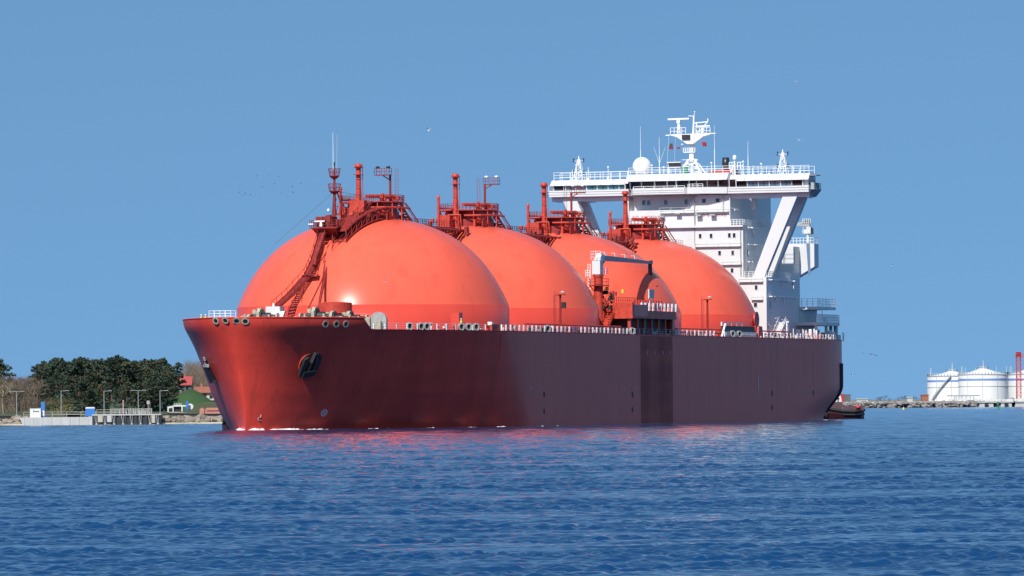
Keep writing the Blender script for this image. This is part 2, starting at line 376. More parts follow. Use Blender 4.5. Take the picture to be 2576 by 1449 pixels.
# ------------------------------------------------------------------ water
def make_water():
    ang = np.concatenate([np.linspace(-180, -14, 60), np.linspace(-13.6, -6.2, 30), np.linspace(-6.1, 6.1, 460), np.linspace(6.2, 13.6, 30), np.linspace(14, 180, 60)])
    ang = np.radians(np.unique(ang))
    rad = np.concatenate([np.geomspace(3, 108, 40), np.geomspace(108.2, 1100, 3400), np.geomspace(1101, 3000, 1300), np.geomspace(3010, 45000, 100)])
    A_, R_ = np.meshgrid(ang, rad)
    X = R_ * np.sin(A_); Y = R_ * np.cos(A_)
    Z = np.zeros_like(X)
    g = np.random.default_rng(3)
    sp_r = np.gradient(rad)[:, None] * np.ones_like(A_)
    sp_a = R_ * np.gradient(ang)[None, :]
    dense = np.clip((np.radians(8) - np.abs(A_)) / np.radians(1.5), 0, 1)
    wind = R(80)
    # slow gusts: patches where the wavelets are stronger or weaker
    gust = np.zeros_like(X)
    for i in range(14):
        lx, ly = g.uniform(60, 260), g.uniform(14, 70); ph = g.uniform(0, 6.28)
        gust += np.sin(2 * np.pi * (X / lx * g.choice([-1, 1]) + Y / ly) + ph)
    for i in range(22):
        lx, ly = g.uniform(5, 34), g.uniform(3.5, 16); ph = g.uniform(0, 6.28)
        gust += 0.8 * np.sin(2 * np.pi * (X / lx * g.choice([-1, 1]) + Y / ly) + ph)
    gust = 1.0 + 0.26 * gust / 1.6
    gust = np.clip(gust, 0.45, 2.2)
    wl = np.concatenate([np.geomspace(0.28, 1.2, 88), np.geomspace(1.4, 14, 22)])
    for lam in wl:
        th = wind + g.normal(0, 0.9 if lam < 1.3 else 0.3)
        kx, ky = np.cos(th) * 2 * np.pi / lam, np.sin(th) * 2 * np.pi / lam
        slope = 0.031 if lam < 1.3 else 0.021 if lam < 5.5 else 0.006
        amp = slope * lam / (2 * np.pi) * g.uniform(.7, 1.3)
        need = sp_r * abs(np.sin(th)) + sp_a * abs(np.cos(th))
        fade = np.clip((lam / np.maximum(need, 1e-3) - 1.6) / 1.4, 0, 1)
        s = np.sin(kx * X + ky * Y + g.uniform(0, 6.28))
        s = s + 0.25 * (s * s - 0.5)
        Z += amp * fade * dense * s * (gust if lam < 1.3 else 1)
    n, m = len(rad), len(ang)
    me = bpy.data.meshes.new('water')
    co = np.stack([X, Y, Z], -1).reshape(-1, 3).astype(np.float32)
    i = np.arange((n - 1) * (m - 1)); r_, c_ = i // (m - 1), i % (m - 1)
    a = r_ * m + c_
    quads = np.stack([a, a + 1, a + m + 1, a + m], -1)[:, ::-1]
    me.vertices.add(len(co)); me.vertices.foreach_set('co', co.ravel())
    me.loops.add(quads.size); me.loops.foreach_set('vertex_index', quads.ravel().astype(np.int32))
    me.polygons.add(len(quads)); me.polygons.foreach_set('loop_start', np.arange(0, quads.size, 4, dtype=np.int32))
    me.polygons.foreach_set('use_smooth', np.ones(len(quads), dtype=bool))
    me.update(calc_edges=True); me.validate()
    m_ = bpy.data.materials.new('harbour_water'); m_.use_nodes = True
    t = m_.node_tree; p = t.nodes['Principled BSDF']
    p.inputs['Base Color'].default_value = (0.004, 0.040, 0.125, 1)
    p.inputs['Roughness'].default_value = 0.05
    p.inputs['IOR'].default_value = 1.333
    co_ = t.nodes.new('ShaderNodeNewGeometry')
    def wn(scale, st, det):
        mp = t.nodes.new('ShaderNodeMapping'); mp.inputs['Scale'].default_value = st
        n_ = t.nodes.new('ShaderNodeTexNoise'); n_.inputs['Scale'].default_value = scale; n_.inputs['Detail'].default_value = det
        t.links.new(co_.outputs['Position'], mp.inputs[0]); t.links.new(mp.outputs[0], n_.inputs['Vector']); return n_
    n1 = wn(1.6, (0.7, 1, 1), 4); n2 = wn(0.22, (0.7, 1, 1), 4)
    b1 = t.nodes.new('ShaderNodeBump'); b1.inputs['Strength'].default_value = 1; b1.inputs['Distance'].default_value = 0.05
    b2 = t.nodes.new('ShaderNodeBump'); b2.inputs['Strength'].default_value = 1; b2.inputs['Distance'].default_value = 0.10
    t.links.new(n1.outputs['Fac'], b1.inputs['Height']); t.links.new(n2.outputs['Fac'], b2.inputs['Height'])
    t.links.new(b1.outputs[0], b2.inputs['Normal']); t.links.new(b2.outputs[0], p.inputs['Normal'])
    me.materials.append(m_)
    o = bpy.data.objects.new('water', me); C.objects.link(o)
    tag(o, 'rippled deep blue harbour water across the foreground', 'water', kind='structure')
make_water()

# ------------------------------------------------------------------ the carrier: hull
ship = empty('gas_carrier', (SX, SY, 0), ROT)
tag(ship, 'huge red gas carrier with four orange domed tanks and a white bridge', 'ship')

QZ = [(0, 1.48), (2.5, 1.53), (5.6, 1.53), (9.3, 1.44), (13.1, 1.33), (15.8, 1.32), (18, 1.32)]
ZKN = 16.6          # knuckle: the bulwark above it stands vertical
def interp(tab, z):
    if z <= tab[0][0]: return tab[0][1]
    for (a, b), (c, d) in zip(tab[:-1], tab[1:]):
        if z <= c: return b + (d - b) * (z - a) / (c - a)
    return tab[-1][1]
def t_stem(z): return -(55.66 + 5.72 * (min(max(z, 0), ZKN) / ZKN) ** 1.7)
def t_par(z): return 8 - 12 * min(max(z, 0), ZKN) / 15.5
TEND = 200.5
def half(T, z):
    zz = min(max(z, 0), ZKN)
    ts, tp = t_stem(zz), t_par(zz)
    if T <= ts: return 0.0
    if T < tp:
        x = (T - ts) / (tp - ts); return 24 * (1 - (1 - x) ** interp(QZ, zz)) ** (1.0 - .5 * (min(zz, 15.7) / 15.7) ** .8)
    k = min(1, zz / 6.5); k = k * k * (3 - 2 * k)
    t0 = 155 + 23 * k; drop = 7 - 4.0 * k
    if T <= t0: return 24.0
    e = (T - t0) / (TEND - t0)
    return 24 - drop * e ** 2.2
def ztop(T):
    if T < -43.6: return 17.0
    if T < -41.6:
        k = (T + 43.6) / 2.0; return 17.0 - 1.8 * (k * k * (3 - 2 * k))
    return 15.2
def make_hull():
    mb = MB(); K = 26
    s1 = [0.0, .0008, .003, .007, .012, .02, .03, .042, .056, .072, .09, .11, .132, .156, .182]
    fr = s1 + list(np.linspace(.21, 1, 34))
    cols = []
    for f in fr: cols.append(('b', f))
    for f in np.linspace(0.03, 1, 40): cols.append(('m', f))
    def pt(col, k):
        kind, f = col
        T0 = None
        # station position depends on height: from the raked stem to the start of the parallel body, then aft
        zt = 15.2
        for _ in range(3):
            z = -2.5 + (zt + 2.5) * k / K
            if kind == 'b': T = t_stem(z) + f * (t_par(z) - t_stem(z))
            else: T = t_par(z) + f * (TEND - t_par(z))
            zt = ztop(T)
        z = -2.5 + (zt + 2.5) * k / K
        if kind == 'b': T = t_stem(z) + f * (t_par(z) - t_stem(z))
        else: T = t_par(z) + f * (TEND - t_par(z))
        return T, half(T, z), z
    for side in (1, -1):
        vs = []; n = len(cols)
        for k in range(K + 1):
            for c in cols:
                T, b, z = pt(c, k); vs.append(L(T, side * b, z))
        fs = []
        for k in range(K):
            for i in range(n - 1):
                q = (k * n + i, k * n + i + 1, (k + 1) * n + i + 1, (k + 1) * n + i)
                fs.append(q if side == 1 else q[::-1])
        mb.add(vs, fs, True)
        if side == 1: port_edge = [vs[k * n + n - 1] for k in range(K + 1)]
    for k in range(K):
        a, b = port_edge[k], port_edge[k + 1]
        a2, b2 = Vector((a.x, -a.y, a.z)), Vector((b.x, -b.y, b.z))
        mb.add([a, a2, b2, b], [(0, 1, 2, 3)])
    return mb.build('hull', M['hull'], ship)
hull = make_hull()
# deck plating closing the hull
dk = MB()
Ts = [t_stem(16) + .3 + x for x in np.linspace(0, 17.2, 24)] + list(np.linspace(-43, 199.3, 90))
for a, b in zip(Ts[:-1], Ts[1:]):
    za = 15.9 if b < -43.2 else 15.0
    ha, hb = half(a, za) - .05, half(b, za) - .05
    dk.add([L(a, ha, za), L(b, hb, za), L(b, -hb, za), L(a, -ha, za)], [(0, 1, 2, 3)])
dk.build('deck', M['maroon'], hull)
# bulwark cap rail on the forecastle and sheer strake line on the main deck
cap = MB()
pts = [L(T, half(T, 17.0), 17.0) for T in np.linspace(t_stem(17) + .02, -43.6, 46)]
ptsS = [Vector((p.x, -p.y, p.z)) for p in pts]
cap.path(ptsS[::-1] + pts, .09, 6)
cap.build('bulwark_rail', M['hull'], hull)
sheer = MB()
sheer.path([L(T, half(T, 15.2), 15.2) for T in np.linspace(-41.4, 199.3, 80)], .07, 6)
sheer.build('sheer_rail', M['maroon'], hull)
# the stained band of plating below the loading manifold
ta, tb = SB(1612, 940, 24)[0], SB(1692, 940, 24)[0]
pm = MB(); pm.box(ta, tb, -24.03, -23.9, .15, 15.0)
pm.build('manifold_side_plating', M['hullpatch'], hull)

def surf(px, py):
    """ship point where a measured photo point meets the port side of the hull"""
    best = None
    for i in range(1201):
        b = 24.0 * i / 1200; T, _, z = SB(px, py, b); e = abs(half(T, z) - b) + (.02 * b if T < -50 else 0)
        if best is None or e < best[0]: best = (e, T, b, z)
    return best[1:]
def surf_frame(T, b, z):
    d = .3
    t = L(T + d, half(T + d, z), z) - L(T - d, half(T - d, z), z)
    u = L(T, half(T, z + d), z + d) - L(T, half(T, z - d), z - d)
    t.normalize(); nrm = t.cross(u).normalized()
    if nrm.y > 0: nrm = -nrm
    u = nrm.cross(t).normalized()
    if u.z < 0: u = -u
    return t, u, nrm
def stbd_surf(px, py):
    best = None
    for i in range(2, 2000):
        bb = -0.01 * i; T, _, z = SB(px, py, bb); e = abs(half(T, z) + bb)
        if half(T, z) < .05: continue
        if best is None or e < best[0]: best = (e, T, bb, z)
        elif best[0] < .05: break
    return best[1:]

# fairleads in the bow bulwark: oval rims with dark throats
def fairlead(c, t, u, n, rx, rz):
    mb = MB(); N = 14
    for (ka, oa), (kb, ob) in (((1.0, .0), (1.0, .06)), ((1.0, .06), (.62, .06)), ((.62, .06), (.62, -.02))):
        vs = []
        for k, o in ((ka, oa), (kb, ob)):
            for i in range(N):
                a = 2 * math.pi * i / N; vs.append(c + n * o + t * (rx * k * math.cos(a)) + u * (rz * k * math.sin(a)))
        mb.add(vs, [(i, (i + 1) % N, N + (i + 1) % N, N + i) for i in range(N)], True)
    o = mb.build('fairlead', M['beige'], hull)
    th = MB(); th.add([c + n * .04 + t * (rx * .64 * math.cos(2 * math.pi * i / N)) + u * (rz * .64 * math.sin(2 * math.pi * i / N)) for i in range(N)], [tuple(range(N))])
    th.tube(c + n * .03 - t * .22 - u * .35 * rz, c + n * .03 - t * .22 + u * .35 * rz, .08, n=8)
    th.build('throat', M['black'], o)
for px, py, st in ((543, 807, 1), (567, 806, 1), (595, 807, 0), (617, 808, 0), (819, 815, 0), (846, 815, 0), (870, 815, 0)):
    if st: T, b, z = stbd_surf(px, py)
    else: T, b, z = surf(px, py)
    if st:
        t, u, n = surf_frame(T, -b, z); t, u, n = [Vector((q.x, -q.y, q.z)) for q in (t, u, n)]
    else: t, u, n = surf_frame(T, b, z)
    fairlead(L(T, b, z), t, u, n, .62 if px > 800 else .62, .55)
# port anchor in its pocket
T, b, z = surf(773, 915); t, u, n = surf_frame(T, b, z); c = L(T, b, z)
ap = MB(); N = 18
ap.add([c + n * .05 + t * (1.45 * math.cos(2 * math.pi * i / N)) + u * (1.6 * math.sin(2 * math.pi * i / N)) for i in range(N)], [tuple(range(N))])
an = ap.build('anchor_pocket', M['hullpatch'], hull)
ab = MB()
ab.bar(c + n * .5 + u * 2.1 + t * .7, c + n * .6 - u * 1.6 - t * .2, .5, .5)
ab.prism([c + n * .35 - u * 2.0 - t * 1.1, c + n * .35 - u * 1.5 + t * 1.1, c + n * .35 - u * .7 + t * 1.2, c + n * .35 - u * 1.0 - t * .9], n * .7)
ab.prism([c + n * .4 - t * 1.6 - u * 1.5, c + n * .4 - t * .8 - u * 1.7, c + n * .4 - t * .7 + u * 1.4, c + n * .4 - t * 1.3 + u * 1.0], n * .5)
ab.prism([c + n * .4 + t * .8 - u * 1.0, c + n * .4 + t * 1.6 - u * .6, c + n * .4 + t * 1.7 + u * 1.6, c + n * .4 + t * .9 + u * 2.3], n * .5)
ab.build('anchor', M['dark'], hull)
lipm = MB(); lipm.path([c + n * .12 + t * (1.5 * math.cos(a)) + u * (1.7 * math.sin(a)) for a in np.linspace(1.6, 4.6, 14)], .12, 7)
lipm.build('anchor_bolster', M['hullpatch'], hull)
# starboard anchor hanging at the flare
T, b, z = stbd_surf(533, 930); t, u, n = surf_frame(T, -b, z); t, u, n = [Vector((q.x, -q.y, q.z)) for q in (t, u, n)]
c = L(T, b, z)
ab = MB(); d1 = (u * 1.0 - t * .35).normalized()
ab.bar(c + n * .45 + d1 * 1.9, c + n * .5 - d1 * .6, .5, .45)
ab.prism([c + n * .3 + d1 * .9 - t * 1.3, c + n * .3 + d1 * .9 + t * 1.3, c + n * .3 - d1 * 1.9 + t * 1.1, c + n * .1 - d1 * 1.9 - t * 1.1], n * .6)
ab.bar(c + n * .5 - d1 * 1.9 - t * 1.3, c + n * .5 - d1 * 1.9 + t * 1.3, .5, .5)
ab.build('anchor', M['dark'], hull)
ab = MB(); ab.bar(c + n * .6 + d1 * 1.0 - t * 1.35, c + n * .6 + d1 * 1.0 + t * 1.35, .35, .5); ab.tube(c + n * .5 + d1 * 1.2, c + n * .45 + d1 * 2.4, .28, .16)
ab.build('anchor_crown', M['brightgrey'], hull)
# bow thruster mark (ring and cross), bulbous-bow mark, load line, draught scale, tug points
def on_hull(px, py, off=.03):
    T, b, z = surf(px, py); t, u, n = surf_frame(T, b, z); return L(T, b, z) + n * off, t, u, n
c, t, u, n = on_hull(815, 1038, .05)
mk = MB(); N = 20
mk.add([c + (t * math.cos(2 * math.pi * i / N) + u * math.sin(2 * math.pi * i / N)) * k for k in (.62, .42) for i in range(N)], [(i, (i + 1) % N, N + (i + 1) % N, N + i) for i in range(N)])
for d in ((t + u) * .707, (t - u) * .707):
    e = d.cross(n).normalized() * .085
    mk.add([c + d * .44 - e, c + d * .44 + e, c - d * .44 + e, c - d * .44 - e], [(0, 1, 2, 3)])
mk.build('thruster_mark', M['markwhite'], hull)
mk = MB()
pts = [on_hull(656, 1043)[0], on_hull(656, 1049.5)[0], on_hull(651, 1050.5)[0], on_hull(648.5, 1054)[0], on_hull(650, 1057.5)[0], on_hull(656.5, 1058)[0]]
for a, b_ in zip(pts[:-1], pts[1:]): mk.bar(a, b_, .1, .03)
mk.build('bulb_mark', M['markwhite'], hull)
mk = MB(); a = SB(1908, 947, 24.03); b_ = SB(1908, 976, 24.03); mk.box(a[0] - .14, a[0] + .14, -24.04, -23.9, b_[2], a[2])
e_ = SB(1908, 1003, 24.03); mk.box(a[0] - .05, a[0] + .05, -24.04, -23.9, e_[2], b_[2])
mk.build('draught_scale', M['markwhite'], hull)
for px, ys in ((1369, (992, 1035)), (1591, (993, 1031)), (1942, (989, 1025)), (2046, (988, 1024))):
    for py in ys:
        T, b, z = surf(px, py); mk = MB(); b0 = half(T, z)
        mk.box(T - .32, T + .32, -b0 - .03, -b0 + .3, z - .42, z + .42)
        mk.build('tug_bollard_recess', M['black'], hull)
mk = MB()
for px, py in ((1336, 978), (1360, 977), (1411, 980), (1570, 979), (1600, 978), (1823 - 195, 887), (1848 - 200, 887), (1668, 887), (1686, 887)):
    T, b, z = SB(px, py, 24.05); mk.box(T - .07, T + .07, -24.07, -24.0, z - .3, z + .3)
mk.build('hull_stencil_ticks', M['markwhite'], hull)
# vertical butt weld at the start of the parallel body and long plate seams
mk = MB(); T0_ = SB(1264, 880, 24)[0]
mk.bar(L(T0_, half(T0_, 15) + .0, 15.0), L(T0_, half(T0_, 10.5), 10.5), .16, .06)
mk.build('butt_seam', M['hullpatch'], hull)
mk = MB()
for z, Ta, Tb in ((6.6, 20, 150), (4.4, 60, 150), (10.5, 22, 64), (8.8, 85, 165)):
    for T in np.arange(Ta, Tb, 4.0): mk.box(T, T + 3.99, -24.016, -23.9, z - .03, z + .03)
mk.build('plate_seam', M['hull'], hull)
# stern fender strips at the quarter
for dT in (0, 3.2):
    mk = MB(); Tq = 193.2 + dT
    mk.path([L(Tq + .15 * (11 - z) * 0, half(Tq, z) + .05, z) for z in np.linspace(10.8, 1.5, 9)], .28, 6)
    mk.build('quarter_fender', M['black'], hull)

# ------------------------------------------------------------------ cargo tanks
RT, ZS, ZT = 21.75, 19.4, 33.65
def dome_profile():
    pr = []; h = ZT - ZS; Rc = (RT * RT + h * h) / (2 * h)
    for i in range(41):
        a = math.pi / 2 * i / 40
        re, ze = RT * math.cos(a), h * math.sin(a)
        rc = math.sqrt(max(0, Rc * Rc - (ze + Rc - h) ** 2))
        wq = .12 + .88 * (i / 40) ** 1.3; pr.append((wq * re + (1 - wq) * rc if i < 40 else 0.0, ZS + ze))
    return pr
def make_tank():
    t = MB().lathe(dome_profile(), n=160, cap=False).build('cargo_tank', M['tank'], ship)
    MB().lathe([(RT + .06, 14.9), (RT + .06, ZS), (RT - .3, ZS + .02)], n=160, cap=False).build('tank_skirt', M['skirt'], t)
    # tower house on the crown
    tw = MB()
    tw.lathe([(4.3, ZT - 1.0), (4.3, ZT + .9), (3.9, ZT + .95)], n=24, smooth=False)
    tw.box(-3.2, 3.4, -3.0, 3.0, ZT - .2, ZT + 2.3)
    tw.build('dome_tower', M['maroon'], t)
    pl = MB(); pl.lathe([(5.2, ZT + 2.35), (5.2, ZT + 2.5)], n=12, smooth=False)
    for i in range(12):
        a = 2 * math.pi * i / 12; p = Vector((5.0 * math.cos(a), 5.0 * math.sin(a), 0))
        pl.bar(p + Vector((0, 0, ZT - .6)), p + Vector((0, 0, ZT + 2.4)), .16)
        pl.bar(p * .8 + Vector((0, 0, ZT + .6)), p + Vector((0, 0, ZT + 2.3)), .1)
    pl.build('top_platform', M['orange'], t)
    rl = MB(); pts = [(5.1 * math.cos(2 * math.pi * i / 16), 5.1 * math.sin(2 * math.pi * i / 16), ZT + 2.5) for i in range(17)]
    rl.rail(pts, 1.05, .6, .03, 3); rl.build('platform_railing', M['maroon'], t)
    vm = MB(); o = L(-4.6, -.6, 0)
    vm.tube(o + Vector((0, 0, ZT - .8)), o + Vector((0, 0, ZT + 4.2)), .46, n=14); vm.tube(o + Vector((0, 0, ZT + 4.2)), o + Vector((0, 0, ZT + 7.9)), .39, n=14)
    vm.tube(o + Vector((.15, .34, ZT + 2)), o + Vector((.15, .34, ZT + 6.8)), .12, n=8)
    vm.lathe([(.34, ZT + 7.7), (.58, ZT + 7.9), (.62, ZT + 8.25), (.5, ZT + 8.45), (.25, ZT + 8.55), (0, ZT + 8.56)], o.x, o.y, 16)
    vm.lathe([(.95, ZT + 7.95), (.95, ZT + 8.02)], o.x, o.y, 8, smooth=False); vm.lathe([(.95, ZT + 6.75), (.95, ZT + 6.82)], o.x, o.y, 8, smooth=False)
    for z in (ZT + 1.5, ZT + 3, ZT + 4.5, ZT + 6): vm.lathe([(.46, z), (.46, z + .12)], o.x, o.y, 14)
    vm.ladder(o + Vector((.2, -.6, ZT + 2.6)), o + Vector((.2, -.6, ZT + 8.0)), (.35, .1, 0), .4, .03)
    vm.build('vent_mast', M['orange'], t)
    rp = MB(); o = L(-7.5, -2.6, 0); rp.tube(o + Vector((0, 0, ZT - 1.0)), o + Vector((0, 0, ZT + 4.6)), .24, n=10); rp.lathe([(.3, ZT + 4.4), (.26, ZT + 4.75), (0, ZT + 4.85)], o.x, o.y, 10)
    rp.bar(o + Vector((0, 0, ZT + 4.1)), o + L(.2, .9, ZT + 4.1), .05)
    rp.build('riser_pipe', M['orange'], t)
    pp = MB()
    zb = ZT + 3.35
    pp.tube(L(-4.2, .6, zb), L(-1.0, 3.0, zb), .30, n=10); pp.tube(L(-1.0, 3.0, zb), L(1.6, 3.0, zb), .34, n=10); pp.tube(L(1.4, 3.0, zb), L(1.8, 3.0, zb), .45, n=10)
    pp.path([L(-4.5, -.3, ZT + 2.7), L(-6.0, -2.0, ZT + 2.7), L(-7.5, -2.6, ZT + 2.7)], .16)
    pp.path([L(-4.8, 1.0, ZT + 1.5), L(-4.9, 4.0, ZT + 1.5), L(-2.5, 5.4, ZT + 1.5), L(2.5, 5.5, ZT + 1.5)], .16)
    pp.path([L(-4.2, 2.6, ZT - .6), L(-4.2, 2.6, ZT + .8), L(-3.2, 4.0, ZT + .8), L(-3.2, 4.0, ZT - .9)], .2)
    pp.path([L(-5.2, -1.8, ZT - .9), L(-5.2, -1.8, ZT + 1.6), L(-5.0, 0.4, ZT + 1.6), L(-5.0, 0.4, ZT + .2)], .13)
    pp.build('cargo_pipe', M['orange'], t)
    g = random.Random(5)
    for i in range(15):
        a = g.uniform(0, 6.28); r = g.uniform(3.8, 6.4); x, y = r * math.cos(a), r * math.sin(a); z0 = ZT - .02 * r * r
        h = g.uniform(.6, 2.0); sp_ = MB(); sp_.tube((x, y, z0 - .3), (x, y, z0 + h), g.uniform(.08, .2), n=7)
        sp_.tube((x, y, z0 + h * .8), (x + g.uniform(-1, 1), y + g.uniform(-1, 1), z0 + h * .8), .1, n=6)
        if i % 3 == 0: sp_.box(x - .3, x + .3, y - .3, y + .3, z0 + h - .3, z0 + h + .25)
        sp_.build('standpipe', M['orange'] if i % 2 else M['maroon'], t)
    for i in range(8):
        a = g.uniform(-2.4, -.2); r = g.uniform(2.4, 4.6); x, y = r * math.cos(a), r * math.sin(a)
        h = g.uniform(.5, 1.4); sp_ = MB(); sp_.tube((x, y, ZT + 2.4), (x, y, ZT + 2.5 + h), g.uniform(.08, .22), n=7)
        sp_.box(x - .28, x + .28, y - .25, y + .25, ZT + 2.4 + h * .5, ZT + 2.6 + h * .8); sp_.build('relief_valve', M['orange'], t)
    cb = MB(); cb.add(*(lambda c, hx, hy, z0, z1: ([(c.x - hx, c.y - hy, z0), (c.x + hx, c.y - hy, z0), (c.x + hx, c.y + hy, z0), (c.x - hx, c.y + hy, z0), (c.x - hx, c.y - hy, z1), (c.x + hx, c.y - hy, z1), (c.x + hx, c.y + hy, z1), (c.x - hx, c.y + hy, z1)], [(0, 3, 2, 1), (4, 5, 6, 7), (0, 1, 5, 4), (1, 2, 6, 5), (2, 3, 7, 6), (3, 0, 4, 7)]))(L(-6.6, -1.6, 0), .9, .95, ZT - .6, ZT + 1.55))
    cb.build('control_cabinet', M['orange'], t)
    st = MB(); st.stair(L(4.2, 3.2, ZT + 2.45), L(9.0, 4.2, ZT - 1.5), L(.2, -.9, 0) , 10)
    st.rail([L(9, 4.2, ZT - 1.4), L(14.5, 4.6, ZT - 3.4)], 1.0, 1.2, .03, 2)
    st.bar(L(3.4, 4.4, ZT + 2.4), L(6.8, 5.4, ZT - .6), .14); st.bar(L(1.6, 4.9, ZT + 1.6), L(-.8, 5.2, ZT + .2), .14)
    st.build('access_stair', M['orange'], t)
    return t
def add_light_mast(t, big=1):
    lm = MB(); o = L(5.6, 1.0, 0)
    lm.tube(o + Vector((0, 0, ZT + 1.5)), o + Vector((0, 0, ZT + 7.0)), .2, n=10)
    lm.build('light_mast', M['maroon'], t)
    pf = MB(); s = -1 if big == 1 else 1
    p0 = o + L(s * .6, s * 1.0, ZT + 7.05)
    pf.box(p0.x - .5, p0.x + .5, p0.y - 1.3, p0.y + 1.3, ZT + 6.95, ZT + 7.1); pf.rail([(p0.x - .5, p0.y - 1.3, ZT + 7.1), (p0.x + .5, p0.y - 1.3, ZT + 7.1), (p0.x + .5, p0.y + 1.3, ZT + 7.1), (p0.x - .5, p0.y + 1.3, ZT + 7.1), (p0.x - .5, p0.y - 1.3, ZT + 7.1)], 1.0, 1.0, .03, 2)
    pf.bar(o + Vector((0, 0, ZT + 6.2)), p0 - Vector((0, 0, .1)), .15)
    lm2 = MB(); q = o + L(-s * .3, -s * .75, 0)
    lm2.ladder(q + Vector((0, 0, ZT + 2.5)), q + Vector((0, 0, ZT + 8.1)), L(0, -s * .5, 0), .45, .025)
    pf.build('lamp_platform', M['maroon'], t); lm2.build('mast_ladder', M['maroon'], t)
    for k in (-.9, .9): fl = MB(); fl.lathe([(.05, ZT + 8.05), (.3, ZT + 8.15), (.34, ZT + 8.4), (0, ZT + 8.5)], p0.x, p0.y + k, 10); fl.build('floodlight', M['dark'] if big == 1 else M['whiteplastic'], t)
tanks = [make_tank()]
for i in (1, 2, 3):
    c = copy_tree(tanks[0], ship); c.location.x = 46.0 * i; tanks.append(c)
add_light_mast(tanks[0], 1); add_light_mast(tanks[1], 2); add_light_mast(tanks[2], 3)
# catwalks with cargo pipes joining the tank tops
def catwalk(T0):
    mb = MB()
    for b in (-.9, .9): mb.bar(L(T0 + 8, b, ZT - .9), L(T0 + 39.5, b, ZT - .9), .2, .45)
    for T in np.arange(8, 39, .8): mb.bar(L(T0 + T, -.9, ZT - .75), L(T0 + T, .9, ZT - .75), .5, .06)
    for b, r in ((1.6, .34), (2.3, .22), (2.8, .16), (-1.6, .3)): mb.tube(L(T0 + 5, b, ZT - 1.2), L(T0 + 41, b, ZT - 1.2), r, n=9)
    for T in (14.5, 19, 23, 27, 31.5):
        for b in (-2, 3): mb.bar(L(T0 + T, b, ZT - 1.5), L(T0 + T + (19 if T < 19 else -19 if T > 27 else 0) * .05, b * .8, ZT - 3.6), .2)
        mb.bar(L(T0 + T, -2.2, ZT - 1.55), L(T0 + T, 3.2, ZT - 1.55), .22)
    for s in (14, 32):
        mb.bar(L(T0 + 23, 2.6, ZT - 3.4), L(T0 + s, 2.6, ZT - 1.6), .16); mb.bar(L(T0 + 23, -1.6, ZT - 3.4), L(T0 + s, -1.6, ZT - 1.6), .16)
    g = random.Random(int(T0))
    for i in range(16):
        T = g.uniform(9, 38); b = g.uniform(1, 3.4); z = ZT - g.uniform(.3, 1.6)
        mb.box(T0 + T - .3, T0 + T + g.uniform(.2, .8), -b - .25, -b + .25, z - .3, z + .35)
    o = mb.build('catwalk', M['maroon'], ship)
    rl = MB(); rl.rail([L(T0 + 8, 1.0, ZT - .7), L(T0 + 39, 1.0, ZT - .7)], 1.05, 1.3, .03, 3); rl.rail([L(T0 + 10, 3.4, ZT - .9), L(T0 + 17, 3.4, ZT - .9)], 1.0, 1.0, .03, 3)
    rl.build('catwalk_railing', M['maroon'], o)
for i in range(3): catwalk(46.0 * i)
catwalk_aft = MB().tube(L(143, 1.6, ZT - 1.2), L(163.5, 1.6, ZT - 1.2), .34, n=9).tube(L(143, 2.4, ZT - 1.2), L(163.5, 2.4, ZT - 1.2), .2, n=9)
catwalk_aft.rail([L(146, 1.0, ZT - .8), L(163, 1.0, ZT - .8)], 1.0, 1.2, .03, 2)
catwalk_aft.build('aft_pipe_bridge', M['maroon'], ship)

# ------------------------------------------------------------------ foremast, forward trunk and the stairs down the first dome
def zdome(r):
    pr = dome_profile()
    for (a, z0), (b, z1) in zip(pr[:-1], pr[1:]):
        if b <= r <= a: return z0 + (z1 - z0) * (a - r) / max(1e-6, a - b)
    return ZS
T_, FB, zz = ST(842, 560, -12.0)
fm = MB(); o = L(-12, FB, 0)
fm.tube(o + Vector((0, 0, 33.0)), o + Vector((0, 0, 41.0)), .27, .18, 10)
for dx, dy in ((1.3, -1.5), (1.3, .9)): fm.bar(o + Vector((dx, dy, 33.0)), o + Vector((dx * .25, dy * .25, 37.3)), .17)
for z in (34.0, 35.2, 36.4): fm.bar(o + Vector((0, 0, z)), o + Vector((1.3 * (37.6 - z) / 7.5, -1.5 * (37.6 - z) / 7.5, z)), .11)
for a, b_ in ((34.0, 35.2), (35.2, 36.4)): fm.bar(o + Vector((0, 0, a)), o + Vector((1.3 * (37.6 - b_) / 7.5, -1.5 * (37.6 - b_) / 7.5, b_)), .09)
foremast = fm.build('foremast', M['maroon'], ship)
for z, r, dx in ((37.6, .95, 0), (40.0, .9, .0)):
    cn = MB(); cn.lathe([(r * .45, z - .45), (r * .9, z - .05), (r * .9, z + .05)], o.x, o.y, 12, smooth=False)
    for i in range(12):
        a = 2 * math.pi * i / 12; d = Vector((math.cos(a), math.sin(a), 0)); cn.bar(o + d * r * .85 + Vector((0, 0, z)), o + d * r * 1.08 + Vector((0, 0, z + 1.15)), .06)
    for zz2, k in ((z + .6, .97), (z + 1.15, 1.08)):
        ps = [o + Vector((r * k * math.cos(2 * math.pi * i / 12), r * k * math.sin(2 * math.pi * i / 12), zz2)) for i in range(13)]
        for a, b_ in zip(ps[:-1], ps[1:]): cn.bar(a, b_, .05)
    cn.build('crows_nest', M['maroon'], foremast)
tp = MB(); tp.tube(o + Vector((0, 0, 40.9)), o + Vector((0, 0, 41.9)), .1, .08); tp.tube(o + Vector((0, 0, 41.6)), o + Vector((0, 0, 42.2)), .13)
tp.build('mast_lantern', M['dark'], foremast)
wa = MB(); wa.tube(o + L(.2, -.25, 41.0), o + L(.2, -.25, 46.9), .065, .03, 6); wa.tube(o + L(.2, .35, 41), o + L(.2, .45, 46.5), .018, .012, 5)
wa.build('whip_antenna', M['whiteplastic'], foremast)
